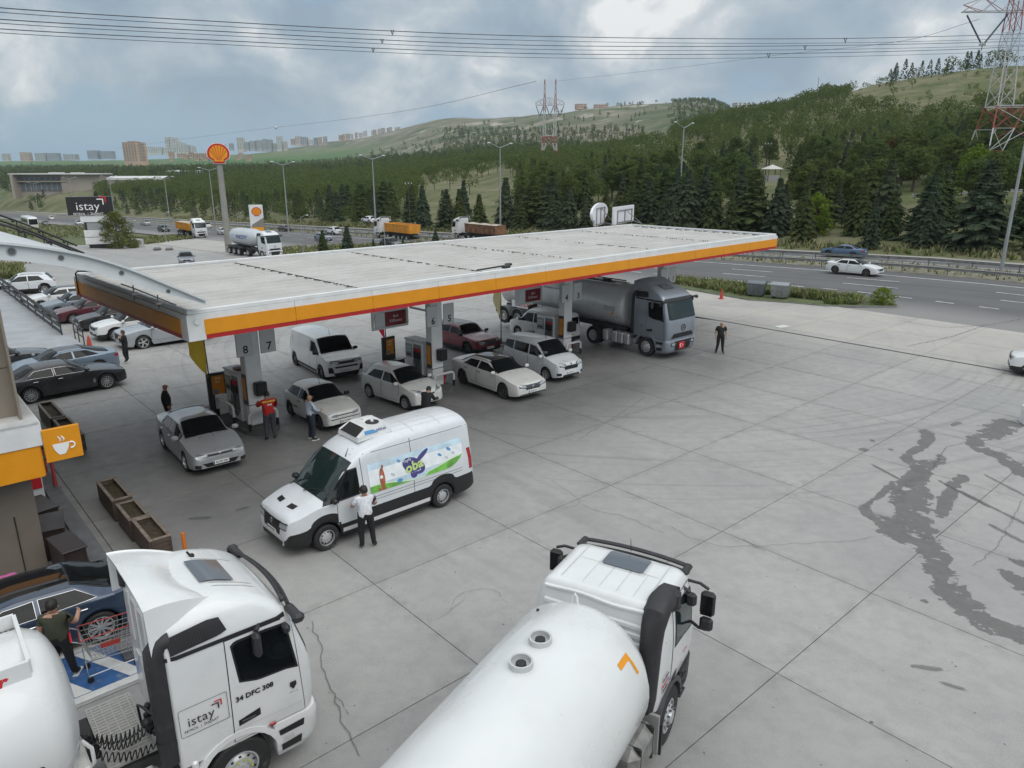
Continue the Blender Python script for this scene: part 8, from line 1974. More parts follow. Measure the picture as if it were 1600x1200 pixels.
def pine(seed, mat, clumps=24, leaves=130, R=.36, base=.28, sz=.046):
	r = random.Random(seed); tr = MB(); mb = MB(); lean = Vector((r.uniform(-.05, .05), r.uniform(-.05, .05), 0))
	tr.tube([(0, 0, -.05), tuple(lean*.4+Vector((0, 0, .35))), tuple(lean+Vector((0, 0, .8)))], [.028, .02, .006], BARK, 6)
	for i in range(clumps):
		a = i*2.4+r.uniform(-.4, .4); t = (i+.5)/clumps; zc = lerp(base+.04, .93, t); rr = R*math.sin(math.pi*min(1, (t*.78+.22)))**.7*r.uniform(.35, .95); c = Vector((rr*math.cos(a), rr*math.sin(a), zc))+lean*t; cs = Vector((r.uniform(.12, .19), r.uniform(.12, .19), r.uniform(.07, .11)))
		if i % 2 == 0: tr.tube([tuple(lean*t+Vector((0, 0, zc-.12))), tuple(c)], [.008, .004], BARK, 4)
		for k in range(leaves):
			v = Vector((r.gauss(0, 1), r.gauss(0, 1), r.gauss(0, 1))).normalized()*r.uniform(.55, 1.0); p = c+Vector((v.x*cs.x, v.y*cs.y, v.z*cs.z)); u_ = Vector((r.gauss(0, 1), r.gauss(0, 1), r.gauss(0, .5))).normalized(); w_ = u_.cross(v if abs(u_.dot(v)) < .95 else Vector((0, 0, 1))).normalized(); s_ = sz*r.uniform(.35, .8)
			mb.add([p-u_*s_, p+w_*s_*.55, p+u_*s_, p-w_*s_*.5], [(0, 1, 2, 3)], mat)
	return tr.mesh('trunk'), mb.mesh('crown')
PROTO = dict(spruce=[spruce(k, (LC, LB, LC, LB, LC, LB)[k], R=(.25, .30, .22, .27, .31, .24)[k], gap=(.05, .12, .05, .15, .1, .2)[k], droop=(.25, .35, .15, .3, .4, .22)[k]) for k in range(6)],
			 cedar=[spruce(20+k, (LB, LC, LC)[k], R=(.36, .40, .33)[k], lev=28, per=13, droop=.12, gap=.15) for k in range(3)],
			 pine=[pine(40+k, LP, R=(.34, .40, .30, .36)[k], base=(.30, .34, .22, .28)[k]) for k in range(4)],
			 shrub=[pine(80, LY, R=.5, base=-.06, clumps=44, leaves=150, sz=.035)],
			 bush=[pine(60+k, (LG, LY, LG, LR)[k], R=.44, base=.06, clumps=26, leaves=80, sz=.05) for k in range(4)])
def plant(kind, v, p, h, label, name, cat, group, wid=1.0, rot=None):
	tm, cm = PROTO[kind][v]; T = thing(name, label, cat, (p.x, p.y, p.z-.15), rot if rot is not None else random.uniform(0, 6.28), group); T.scale = (h*wid, h*wid, h)
	for nm, me in (('trunk', tm), ('crown', cm)): o = bpy.data.objects.new(nm, me); COL.objects.link(o); o.parent = T
	return T
def pix(p):
	q = p-Vector((0, 0, CAM_H)); fw = q.y*math.cos(PITCH)-q.z*math.sin(PITCH); return 800+FPX*q.x/fw, 600-FPX*(q.y*math.sin(PITCH)+q.z*math.cos(PITCH))/fw
rt = random.Random(11); TREES = []
def dens(x, y, Y):
	d = dens0(x, y, Y)
	if Y < 430 and x > 640: d *= .62+.48*(math.sin(x*.021+Y*.05)*math.sin(x*.0083-Y*.031+1) > -.12)
	return 0 if 1188 < x < 1228 and 264 < y < 345 else d
def dens0(x, y, Y):
	"""share of sites that carry a tree, by the place as it shows in the photograph"""
	if Y < 420:
		if 655 < x < 810 and 282 < y < 338: return .07
		if 700 < x < 790 and 262 < y <= 282: return .35
		if 1425 < x < 1640 and 294 < y < 322: return .0
		if 1330 < x < 1640 and 100 < y < 172: return .5
		if 860 < x < 1260 and 225 < y < 262: return .38
		if 960 < x < 1330 and 262 <= y < 285: return .55
		if 1220 < x < 1420 and 165 < y < 190: return .55
		return .92
	if x < 152 and Y < 600: return .0 if x > 70 else .5
	th = np.interp(x, [0, 200, 400, 500, 600, 700, 900, 1000, 1060], [262, 264, 262, 254, 246, 243, 242, 238, 225])
	if y > th: return .96
	if 690 < x < 1010 and 202 < y: return .8
	if 560 < x <= 690 and y > 226: return .12
	if x > 1050 and y > 150: return .9
	return .07
# roadside rows of conifers
for row in range(4):
	w = 2.0+row*2.2
	while w < 640:
		p = uw(U_FAR+5+row*6.2+rt.uniform(-2, 2), w); w += rt.uniform(3.9, 6.2)*(1 if w < 120 else 1.2 if w < 260 else 1.7); p.z = Tz(p.x, p.y) if p.y > 0 else 0; x, y = pix(p)
		if not -60 < x < 1690: continue
		d = dens(x, y, p.y)
		if 640 < x < 830: d *= (.9 if row == 0 else .45)
		if row == 0 and 1310 < x < 1420: d *= .35
		if 330 < x < 380 and row < 2: d *= .4
		if rt.random() > d: continue
		h = rt.uniform(6.2, 10.2)*(1 if x > 500 else .86)*(.72 if row == 0 and x < 640 else 1)
		TREES.append((h/p.y, 'spruce' if rt.random() < .72 else 'cedar', p, h))
n_road = len(TREES)
# woods on the slopes: jittered sites in widening rings
ring = 1.0; Y = 112.0
while Y < 1900:
	st = 5.6*(1+max(0, Y-220)/700) if Y < 700 else 5.6*1.69+(Y-700)*.009
	x = -1.05*Y*.68
	while x < .78*Y:
		p = Vector((x+rt.uniform(-.45, .45)*st, Y+rt.uniform(-.45, .45)*st, 0)); x += st
		if p.x*UV.x+p.y*UV.y < U_FAR+27: continue
		p.z = Tz(p.x, p.y); sx, sy = pix(p)
		if not -80 < sx < 1690: continue
		if rt.random() > dens(sx, sy, p.y): continue
		low = p.y < 260 and rt.random() < (.45 if sx > 850 else .25)
		k = 'spruce' if low else ('pine' if rt.random() < .9 else 'bush')
		h = rt.uniform(5.6, 9.2) if k != 'bush' else rt.uniform(2, 4)
		if 1330 < sx < 1640 and sy < 175: k = 'bush' if rt.random() < .7 else 'pine'; h = rt.uniform(1.2, 3.0) if k == 'bush' else h*.6
		if p.y > 700: h *= 1.15
		TREES.append((h/p.y, k, p, h))
	Y += st*.92
for i in range(34):
	x = lerp(1366, 1640, i/33)+rt.uniform(-6, 6); p = tz_at(x, rt.uniform(395, 425)); h = rt.uniform(5, 11)
	if x < 1400 or rt.random() < .8: TREES.append((h/p.y, rt.choice(['spruce', 'spruce', 'pine']), p, h))
TREES.sort(key=lambda t: -t[0]); print('trees', n_road, len(TREES))
near, rest = TREES[:262], TREES[262:]
cnt = {}
for s_, k, p, h in near:
	i = cnt.get(k, 0); cnt[k] = i+1; n = len(PROTO[k])
	sx, sy = pix(p); where = next(t for a, t in ((1450, 'by the big pylon'), (1260, 'above the blue saloon'), (1110, 'around the hipped shelter'), (860, 'behind the two roof signs'), (640, 'right of the brown tipper'), (480, 'behind the orange tipper'), (330, 'behind the price totem'), (-999, 'left of the scallop pole')) if sx > a)
	du = p.x*UV.x+p.y*UV.y-U_FAR; row_ = 'at the roadside' if du < 9 else 'in the rows behind the verge' if du < 28 else 'up the slope'
	lab, nm, grp = {'spruce': (f'dark ragged conifer {row_} {where}', 'conifer', f'conifers {row_} {where}'), 'cedar': (f'broad dark cedar {row_} {where}', 'cedar_tree', f'cedars {row_} {where}'), 'pine': (f'olive round-crowned pine {row_} {where}', 'pine_tree', f'pines {row_} {where}'), 'bush': (f'low bright bush {row_} {where}', 'bush', f'bushes {row_} {where}')}[k]
	plant(k, i % n if k != 'bush' else i % 3, p, h, lab, nm, 'bush' if k == 'bush' else 'tree', grp, rt.uniform(.88, 1.18))
# the rest of the woods: one mass of light-weight trees, real leaf clumps thinned with distance
def wood():
	rs = np.random.RandomState(5); V, F, MI = [], [], []; nv = 0
	mats = [LP, LC, LY, LB]
	for s_, k, p, h in rest:
		px_h = h/p.y*1140*.64; n = int(max(16, min(420, px_h*14)))
		if k == 'spruce' or (k == 'pine' and p.y > 620 and rs.rand() < .5):
			t = rs.rand(n)**1.2; a = rs.rand(n)*6.283; R = h*.26*(1-t)**.8+.1; c = np.stack([R*rs.uniform(.3, 1, n)*np.cos(a), R*rs.uniform(.3, 1, n)*np.sin(a), h*(.06+.92*t)], 1); m = 1 if rs.rand() < .6 else 3
		else:
			v = rs.randn(n, 3); v /= np.linalg.norm(v, axis=1)[:, None]; v *= rs.uniform(.45, 1, n)[:, None]**.5; lump = 1+.25*np.sin(3*np.arctan2(v[:, 1], v[:, 0])+rs.rand()*6); c = v*np.array([h*.37, h*.37, h*.30])*lump[:, None]+np.array([0, 0, h*.62]); m = 2 if k == 'bush' else 0
		c += np.array(p[:]); s = h*.70/math.sqrt(n)*rs.uniform(.6, 1.25, n)
		u = rs.randn(n, 3); u[:, 2] *= .6; u /= np.linalg.norm(u, axis=1)[:, None]; w = np.cross(u, rs.randn(n, 3)); w /= np.linalg.norm(w, axis=1)[:, None]
		q = np.stack([c-u*s[:, None], c+w*s[:, None]*.7, c+u*s[:, None], c-w*s[:, None]*.7], 1).reshape(-1, 3)
		V.append(q); F.append(np.arange(nv, nv+4*n).reshape(-1, 4)); MI += [m]*n; nv += 4*n
		if p.y < 420 and k == 'pine':
			V.append(np.array([[p.x-.14, p.y, p.z-.4], [p.x+.14, p.y, p.z-.4], [p.x+.08, p.y, p.z+h*.5], [p.x-.08, p.y, p.z+h*.5], [p.x, p.y-.14, p.z-.4], [p.x, p.y+.14, p.z-.4], [p.x, p.y+.08, p.z+h*.5], [p.x, p.y-.08, p.z+h*.5]])); F.append(np.arange(nv, nv+8).reshape(-1, 4)); MI += [4, 4]; nv += 8
	V = np.concatenate(V); F = np.concatenate(F); me = bpy.data.meshes.new('wood'); me.vertices.add(len(V)); me.vertices.foreach_set('co', V.ravel()); me.loops.add(F.size); me.loops.foreach_set('vertex_index', F.ravel().astype(np.int32)); me.polygons.add(len(F)); me.polygons.foreach_set('loop_start', np.arange(0, F.size, 4, dtype=np.int32)); me.polygons.foreach_set('loop_total', np.full(len(F), 4, dtype=np.int32))
	for m in mats+[BARK]: me.materials.append(m)
	me.polygons.foreach_set('material_index', np.array(MI, dtype=np.int32)); me.update(calc_edges=True); me.validate()
	o = bpy.data.objects.new('pine_wood', me); COL.objects.link(o); stuff(o, 'pine woods covering the farther slopes'); print('wood quads', len(F))
wood()
# marked single plants
plant('spruce', 2, gz(506, 401), top_z(gz(506, 401), 357)-gz(506, 401).z, 'young blue-green spruce standing just over the canopy roof edge', 'conifer', 'tree', None, 1.35)
plant('spruce', 3, gz(544, 400), top_z(gz(544, 400), 350)-gz(544, 400).z, 'open-branched young spruce right of the first one over the canopy edge', 'conifer', 'tree', None, 1.25)
plant('spruce', 5, gz(584, 396), top_z(gz(584, 396), 371)-gz(584, 396).z, 'small spruce sapling over the canopy edge left of the orange tipper', 'conifer', 'tree', None, 1.1)
plant('spruce', 1, gz(681, 385), top_z(gz(681, 385), 357)-gz(681, 385).z, 'small bushy spruce between the two tippers at the canopy edge', 'conifer', 'tree', None, 1.3)
plant('spruce', 0, gz(630, 393), top_z(gz(630, 393), 369)-gz(630, 393).z, 'thin spruce sapling right of the black car at the canopy edge', 'conifer', 'tree', None, 1.0)
b = gz(187, 388); plant('shrub', 0, b, 6.6, 'round dark green bush beside the white sign tower', 'bush', 'bush', None, .95)
for px, py, Y, h, v, lab in ((1285, 365, 104, 6.0, 0, 'bright green broadleaf bush at the roadside left of the blue saloon'), (1527, 318, 126, 9.0, 0, 'bright yellow-green tree before the big pylon'), (1388, 255, 185, 8.0, 3, 'russet-tinged tree in the slope above the blue saloon'), (700, 318, 205, 3.2, 1, 'yellow-flowering shrub in the clearing above the orange tipper'), (652, 318, 200, 4.6, 2, 'grey-green shrub in the clearing above the orange tipper')):
	p = tz_at(px, Y); plant('bush', v, p, h, lab, 'bush', 'bush', None, .9)
# grass and weeds
def grass(name, sites, hmin, hmax, mats, label, blades=5, wid=.05):
	rs = random.Random(9); mb = MB()
	for p in sites:
		m = rs.choice(mats)
		for k in range(blades):
			a = rs.uniform(0, 6.28); h = rs.uniform(hmin, hmax); d = Vector((math.cos(a), math.sin(a), 0)); s = Vector((-d.y, d.x, 0))*wid; o = p+d*rs.uniform(0, .18)
			mb.add([o-s, o+s, o+d*h*.35+s*.7+Vector((0, 0, h*.7)), o+d*h*.6+Vector((0, 0, h))], [(0, 1, 2, 3)], m)
	return stuff(mb.build(name), label)
GR1, GR2, GR3 = M('grass_green', (.11, .16, .035), .9, var=.3, vs=1), M('grass_olive', (.12, .135, .045), .9, var=.3, vs=1), M('grass_dry', (.24, .21, .12), .9, var=.3, vs=1)
S = []; rs = random.Random(2)
def between(a, b, c, d, n, qmin=0):
	"""sites in the strip between pixel lines a-b (near) and c-d (far)"""
	for _ in range(n):
		t = rs.random(); q = rs.uniform(qmin, 1); P0 = gz(lerp(a[0], b[0], t), lerp(a[1], b[1], t)); P1 = gz(lerp(c[0], d[0], t), lerp(c[1], d[1], t)); yield P0.lerp(P1, q)
strip_a = list(between((1030, 444), (1170, 468), (1060, 436), (1185, 449), 700, .15))+list(between((1170, 468), (1290, 477), (1180, 450), (1300, 463), 800, .45))+list(between((1290, 477), (1340, 478), (1300, 463), (1350, 468), 260))
grass('verge_weeds', strip_a, .18, .6, [GR1, GR1, GR2, GR3], 'tall green weeds along the verge between yard and highway', 6, .045)
sb = MB(); P4 = [gz(1028, 445), gz(1170, 469.5), gz(1290, 479), gz(1398, 480), gz(1392, 467), gz(1290, 462), gz(1185, 448), gz(1060, 435)]
sb.add([tuple(p+Vector((0, 0, .10))) for p in P4], [tuple(range(8))], VERGE); sb.add([tuple(p+Vector((0, 0, .10))) for p in P4[:4]]+[tuple(p-Vector((0, 0, .05))) for p in P4[:4]], [(4+k, 5+k, k+1, k) for k in range(3)], M('kerb_stone', (.22, .22, .21), .8, var=.2, vs=2)); structure(sb.build('verge'))
p = gz(1378, 477); plant('bush', 0, p, 1.5, 'round green weed bush at the right end of the verge', 'bush', 'bush', None, 1.5)
S = list(between((186, 388), (300, 373), (190, 374), (300, 366), 700))+list(between((440, 399), (660, 389), (440, 388), (660, 379), 800))+list(between((0, 372), (150, 372), (0, 352), (150, 352), 900))
grass('roadside_grass', S, .25, .6, [GR1, GR2, GR2, GR3], 'rough grass between the yard and the highway on the left', 5, .07)
S = []
for _ in range(2600):
	w = rs.uniform(-25, 300)*1.0; p = uw(U_FAR+rs.uniform(.6, 5), w)
	if p.y > 40: p.z = Tz(p.x, p.y); S.append(p)
grass('far_verge_grass', S, .3, .9, [GR1, GR2, GR3, GR3], 'rough grass along the far edge of the highway', 5, .08)
S = []
for _ in range(1600):
	w = rs.uniform(-25, 200); p = uw(rs.uniform(U_MED0-.6, U_MED1+.2), w); p.z = Gz(p.x, p.y)-.02; S.append(p)
grass('median_grass', S, .15, .45, [GR1, GR2, GR3, GR3], 'sparse grass on the highway median', 4, .05)
S = [gz(rs.uniform(-20, 34), rs.uniform(418, 436)) for _ in range(300)]; grass('yard_weeds', S, .3, .9, [GR2, GR3, GR1], 'clump of dry weeds at the far left of the yard', 6, .06)
# ------------------------------------------------------------------ far town, sheds and the big office block
def bmat(n, c): return M('facade_'+n, c, .8, var=.08, vs=.05)
PINKB, CREAMB, GREYB, BLUEB, WHB = bmat('terracotta', (.52, .36, .27)), bmat('cream', (.54, .50, .46)), bmat('grey', (.38, .40, .43)), bmat('bluegrey', (.27, .31, .37)), bmat('white', (.60, .60, .60))
WIN = M('far_window', (.15, .17, .19), .3); RTILE = M('red_roof', (.30, .12, .07), .8)
def block(x0, x1, yt, yb, Y, mat, label, rows=8, cols=4, roof=None, name='apartment_tower', cat='building', group='towers on the far skyline', depth=None, split=None):
	a, b = at(x0, yb, Y), at(x1, yb, Y); w = b.x-a.x; h = at(x0, yt, Y).z-a.z; d = depth or w*.9
	T = thing(name, label, cat, ((a.x+b.x)/2, Y+d/2, a.z-h*.25), random.uniform(-.25, .25) if cols < 9 else 0, group); z0 = h*.25
	mb = MB(); mb.box((0, 0, (h+z0)/2), (w, d, h+z0), mat); mb.build('wall', T)
	if roof: mb = MB(); mb.box((0, 0, h+z0+h*.02), (w*.55, d*.5, h*.05), roof); mb.build('roof', T)
	wm = MB()
	for i in range(rows):
		z = z0+h*(i+.55)/rows
		for j in range(cols):
			x = -w/2+w*(j+.5)/cols
			for s_ in (-1, 1): wm.box((x, s_*d/2, z), (w/cols*.55, .4, h/rows*.5), WIN)
		for s_ in (-1, 1): wm.box((s_*w/2, 0, z), (.4, d*.6, h/rows*.45), WIN)
	o = wm.build('window_rows', T); o['kind'] = 'stuff'
	return T
t = block(195, 220, 222, 252, 1500, PINKB, 'tall terracotta apartment tower with pale ribs standing alone on the plain', 13, 5, RTILE, group=None)
for x, (a, b) in enumerate(((-.42, -.30), (-.1, .1), (.30, .42))):
	pass
for x0, x1, yt, yb, m, lab in ((4, 13, 240, 250, CREAMB, 'far cream block at the left end of the skyline'), (32, 45, 238, 250, PINKB, 'far pink block near the left end of the skyline'), (55, 71, 239, 249.5, GREYB, 'far grey block with a pale front on the left skyline'), (73, 89, 239, 249, BLUEB, 'far blue-grey slab on the left skyline'), (99, 116, 241, 248.5, GREYB, 'far low grey slab on the left skyline'), (137, 152, 235, 246, BLUEB, 'far blue block left of the terracotta tower'), (157, 174, 236, 246, BLUEB, 'far slate block nearest left of the terracotta tower')): block(x0, x1, yt, yb, 3600, m, lab, 6, 4)
for k, (x0, x1, yt, yb) in enumerate(((222, 237, 229, 239), (238, 253, 230, 239), (255, 270, 231, 240), (272, 285, 232, 240))): block(x0, x1, yt, yb, 3000, WHB, 'low white housing slab right of the terracotta tower', 4, 5, group='low white slabs right of the terracotta tower')
for k, (x, w, yt) in enumerate(((260, 6, 214), (267, 6, 214), (273, 6, 215), (279, 6, 221), (285, 5, 223), (291, 5, 226), (297, 5, 227), (302, 4, 229))): block(x, x+w, yt, 238, 3000, WHB, 'tall white tower in the close cluster of white towers left of the scallop pole', 10, 2, group='cluster of white towers left of the scallop pole')
rt = [(358, 364, 224), (370, 381, 215), (383, 389, 222), (390, 399, 220), (400, 409, 219), (411, 417, 217), (417, 425, 218), (427, 432, 224), (433, 441, 213), (443, 449, 221), (454, 460, 217), (461, 471, 213), (470, 480, 214), (482, 488, 218), (490, 496, 215), (497, 503, 214), (505, 511, 213), (346, 352, 226)]
for k, (x0, x1, yt) in enumerate(rt): block(x0, x1, yt, 233 if x0 < 450 else 225, 3400, random.choice([GREYB, CREAMB, PINKB, BLUEB, WHB]), 'hazy tower in the crowded skyline right of the scallop pole', 9, 3, group='hazy towers right of the scallop pole')
for k in range(16): x = lerp(528, 622, k/15)+random.uniform(-2, 2); y = lerp(217, 203, k/15); block(x, x+random.uniform(3, 6), y-random.uniform(4, 7), y+2, 3300, random.choice([CREAMB, PINKB, WHB]), 'small pale house on the ridge left of the bare hill', 3, 2, group='pale houses along the ridge left of the bare hill', name='ridge_house')
for k in range(26): x = random.uniform(262, 335) if k < 20 else random.uniform(368, 388); y = random.uniform(243, 250); block(x, x+random.uniform(4, 7), y-random.uniform(4, 6), y+1, 1700, PINKB, 'red-roofed house in the estate on the plain', 2, 2, RTILE, 'estate_house', 'house', 'red-roofed houses on the plain')
for k, (x0, x1, yt) in enumerate(((900, 916, 162), (928, 938, 163), (939, 950, 163), (1062, 1070, 157), (1074, 1084, 154), (1150, 1172, 160))): block(x0, x1, yt, yt+7, 1700, random.choice([CREAMB, PINKB, WHB]), 'pale house on the crest of the far green hill', 2, 3, None, 'crest_house', 'house', 'pale houses on the crest of the far hill')
# big stone-clad office block at the left with dark recessed window bands
Y = 560; a, b = at(16, 303, Y), at(150, 303, Y); W_ = b.x-a.x; zt = at(80, 272, Y).z; zb_ = a.z; H_ = zt-zb_
OB = thing('office_block', 'long beige office block with wide dark window bands at the left', 'building', ((a.x+b.x)/2, Y+8, zb_), 0); ST = bmat('stone', (.37, .325, .29))
mb = MB(); mb.box((W_*.27, 8, H_*.42), (W_*.46, 16, H_*1.15), ST); mb.box((-W_*.23, 9, H_*.42), (W_*.54, 12, H_*1.1), ST); mb.build('wall', OB)
mb = MB(); mb.box((0, 6, H_*1.0), (W_*1.06, 20, H_*.05), WHB); mb.box((-W_*.05, 6, H_*1.04), (W_*.12, 8, H_*.07), WHB); mb.box((W_*.2, 6, H_*1.04), (W_*.10, 8, H_*.07), WHB); mb.build('roof', OB)
for z, h_ in ((.76, .16), (.36, .44)): mb = MB(); mb.box((-W_*.22, 2.6, H_*z), (W_*.50, .6, H_*h_), WIN); [mb.box((-W_*.47+W_*.0625*k, 2.2, H_*z), (.4, .3, H_*h_), GREYB) for k in range(9)]; mb.build('window_band', OB)
mb = MB(); mb.box((-W_*.49, -1, H_*.35), (W_*.03, 8, H_*1.2), ST); mb.box((-W_*.2, 1, H_*.62), (W_*.6, 3.0, H_*.06), ST); mb.build('portal_frame', OB)
def shed(x0, x1, yt, yb, Y, label, mat):
	a, b = at(x0, yb, Y), at(x1, yb, Y); w = b.x-a.x; h = at(x0, yt, Y).z-a.z; T = thing('warehouse', label, 'building', ((a.x+b.x)/2, Y, a.z), .1, None); d = w*.5
	mb = MB(); mb.box((0, 0, h*.35), (w, d, h*.7), ST); mb.build('wall', T)
	mb = MB(); rows = [[(x, -d/2-.5, h*.7+h*.12), (x, 0, h*1.0), (x, d/2+.5, h*.7)] for x in (-w/2-.6, w/2+.6)]; mb.grid(rows, mat, smooth=False, flip=True); mb.box((0, -d/2-.3, h*.72), (w*1.02, .5, h*.22), mat); mb.build('roof', T)
shed(180, 262, 275, 290, 520, 'low warehouse with a pale roof right of the beige office block', WHB); shed(266, 318, 266, 273, 760, 'white-roofed shed half hidden in the woods left of the scallop pole', WHB)
# ------------------------------------------------------------------ traffic on the highway
RDH = math.radians(131.5-180)                  # direction of the near carriageway
def on_road(px, py): return gz(px, py)
FARSED, _ = car(MERC, 'highway_saloon', 'white saloon passing on the near carriageway right of the canopy', 'car', WHITE_P, on_road(1334, 428), RDH, 'cars on the highway')
def pal(m): return {WHITE_P: m}
def put(px, py, src, mat, label, rev=False, group='cars on the highway'):
	p = on_road(px, py); o = dup(src, p, RDH+(math.pi if rev else 0), label, {WHITE_P: mat} if mat else None, group); return o
SUVW, _ = car(SUV, 'highway_estate', 'white car on the slip road above the orange tipper', 'car', WHITE_P, (0, 0, 0), 0, 'cars on the highway'); q = at(577, 348.5, 170); SUVW.location = (q.x, q.y, q.z); SUVW.rotation_euler = (0, 0, RDH+math.pi)
HTW, _ = car(HATCH, 'highway_hatchback', 'white hatchback on the near carriageway beside the scallop pole', 'car', WHITE_P, on_road(350, 366), RDH, 'cars on the highway')
put(1318, 401, FARSED, paint('ocean', (.10, .16, .26), .4), 'blue saloon on the far carriageway right of the canopy', True)
put(256, 362, SUVW, BLACK_P, 'dark car following just behind the yellow tipper on the near carriageway')
put(190, 349, SUVW, paint('navy', (.02, .03, .06)), 'dark blue car on the far carriageway right of the black board', True)
put(228, 352, FARSED, SILVER_P, 'silver car on the far carriageway above the pallets', True)
put(124, 352, SUVW, W3, 'white car on the near carriageway left of the sign tower')
put(72, 352, FARSED, DGREY_P, 'grey car beside the white coach at the far left')
put(80, 343.5, SUVW, W2, 'white car on the far carriageway at the far left', True)
put(445, 361, HTW, DGREY_P, 'dark grey hatchback on the far carriageway right of the price totem', True)
put(521, 366, SUVW, W3, 'white car on the far carriageway above the two young conifers', True)
put(505, 376, HTW, GREY_P, 'grey hatchback on the near carriageway behind the young conifer')
put(612, 388, SUVW, BLACK_P, 'black car just showing over the canopy roof edge')
put(322, 356, HTW, W2, 'white car on the far carriageway beyond the yellow tipper cab', True)
o = put(292, 413, SUVW, paint('slategrey', (.18, .20, .24), .4), 'grey-blue pick-up seen from the front over the left canopy edge', False, 'cars on the highway'); o.rotation_euler = (0, 0, math.radians(-65)); del o['group']
# coach
def coach():
	p = on_road(48, 356); T = thing('coach', 'white coach with a dark windscreen at the far left of the highway', 'coach', p, RDH)
	c = Cab([(.35, 6.0, -6, 1.2), (1.2, 6.05, -6, 1.26), (2.9, 5.85, -6, 1.24), (3.3, 5.6, -5.9, 1.15), (3.45, 5.3, -5.7, .95)], 6.2, .3, .2); c.make(WHITE_P).build('body', T, ang=40)
	mb = MB(); c.face(mb, -1.1, 1.1, 1.3, 2.9, .02, GLASS); mb.build('windscreen', T)
	for sg in (1, -1):
		for k in range(6): mb = MB(); x = 4.6-1.75*k; c.side(mb, [(x-1.62, 1.7), (x, 1.7)], [(x-1.62, 2.75), (x, 2.75)], sg, .02, GLASS, 6, 3); mb.build('side_window', T)
	truck_wheels(T, [(4.0, 1.22, 1), (-3.2, 1.22, 1)])
	return T
coach()
# tipper lorries
RUSTY = M('tipper_brown', (.20, .10, .055), .6, .1, var=.35, vs=1.5, dirt=((.10, .07, .05), 2, .6)); TIPO = M('tipper_orange', (.62, .27, .03), .5, var=.12, vs=1, dirt=((.4, .25, .1), 1.2, .4)); SANDL = M('load_sand', (.40, .37, .31), .9, var=.2, vs=4)
def tipper(p, h, body, label, load=None, ribs=True):
	T = thing('tipper_lorry', label, 'lorry', p, h, 'tipper lorries on the highway'); big_cab(T, WHITE_P, 1, spoiler=True, lattice=False); truck_wheels(T, [(.88, 1.22, 1)]); truck_wheels(T, [(-2.6, 1.22, 2)]); chassis(T, -9.5, 1.6)
	mb = MB(); x0, x1 = -9.8, -1.6; w = 1.25; zb, zt = 1.35, 2.85
	outer = [(x0, -w), (x1, -w), (x1, w), (x0, w)]; inn = [(x0+.1, -w+.1), (x1-.1, -w+.1), (x1-.1, w-.1), (x0+.1, w-.1)]
	vs = [(x, y*.9, zb) for x, y in outer]+[(x, y, zt) for x, y in outer]+[(x, y, zt) for x, y in inn]+[(x, y*.9, zb+.2) for x, y in inn]
	mb.add(vs, [(3, 2, 1, 0)]+[(k, (k+1) % 4, 4+(k+1) % 4, 4+k) for k in range(4)]+[(4+k, 4+(k+1) % 4, 8+(k+1) % 4, 8+k) for k in range(4)]+[(8+k, 8+(k+1) % 4, 12+(k+1) % 4, 12+k) for k in range(4)]+[(12, 13, 14, 15)], body)
	if ribs:
		for k in range(7):
			for s_ in (1, -1): mb.box((x0+.3+1.25*k, s_*w*.965, (zb+zt)/2), (.12, .12, zt-zb), body)
		for s_ in (1, -1): mb.box(((x0+x1)/2, s_*(w+.02), zt-.05), (x1-x0, .08, .12), body)
	mb.build('tipper_body', T)
	if load: mb = MB(); mb.grid([[(x, y, zt-.2+.3*(1-(y/w)**2)+.08*math.sin(x*2)) for y in np.linspace(-w+.1, w-.1, 7)] for x in np.linspace(x0+.1, x1-.1, 14)], load, flip=False); mb.build('load', T)
	mb = MB(); mb.box(((x0+x1)/2, 0, 1.15), (x1-x0, 1.1, .3), PLASTIC); mb.build('subframe', T)
	truck_wheels(T, [(-6.2, 1.25, 2), (-7.5, 1.25, 2), (-8.8, 1.25, 2)]); return T
tipper(gz(310, 371), RDH, TIPO, 'white tipper lorry with a sand-topped yellow body arriving at the yard entrance', SANDL)
tipper(gz(603, 371), RDH+math.pi, TIPO, 'white tipper lorry with a bright orange body on the far carriageway', None)
tipper(gz(726, 373), RDH+math.pi, RUSTY, 'white tipper lorry with a rusty brown body on the far carriageway', SANDL)
# car cut off by the right edge
p = gz(1662, 590); o = dup(SUVW, p, math.radians(150), 'white car cut off by the right edge of the picture beyond the drain', None)
del o['group']
# ------------------------------------------------------------------ water stains, cracks, tyre streaks on the concrete
def stain_mat(name, col, thr, sc, rough, amt):
	m = bpy.data.materials.new(name); m.use_nodes = True; nt = m.node_tree; L = nt.links.new; p = nt.nodes['Principled BSDF']
	p.inputs['Base Color'].default_value = (*col, 1); p.inputs['Roughness'].default_value = rough
	at_ = nt.nodes.new('ShaderNodeAttribute'); at_.attribute_name = 'core'; g = nt.nodes.new('ShaderNodeNewGeometry')
	n1 = noise_n(nt, g.outputs['Position'], sc, 6, .68); n2 = noise_n(nt, g.outputs['Position'], 2.0, 5, .6)
	v = math_n(nt, 'ADD', at_.outputs['Fac'], math_n(nt, 'MULTIPLY', math_n(nt, 'SUBTRACT', n1, .5), 3.6 if amt > .8 else 2.4))
	a = math_n(nt, 'MULTIPLY', smooth_n(nt, v, thr, thr+.09), math_n(nt, 'MULTIPLY', smooth_n(nt, n2, .2, .7, .7, 1.0), amt))
	L(a, p.inputs['Alpha']); L(mixc(nt, n2, tuple(c*.85 for c in col), tuple(c*1.15 for c in col)), p.inputs['Base Color']); return m
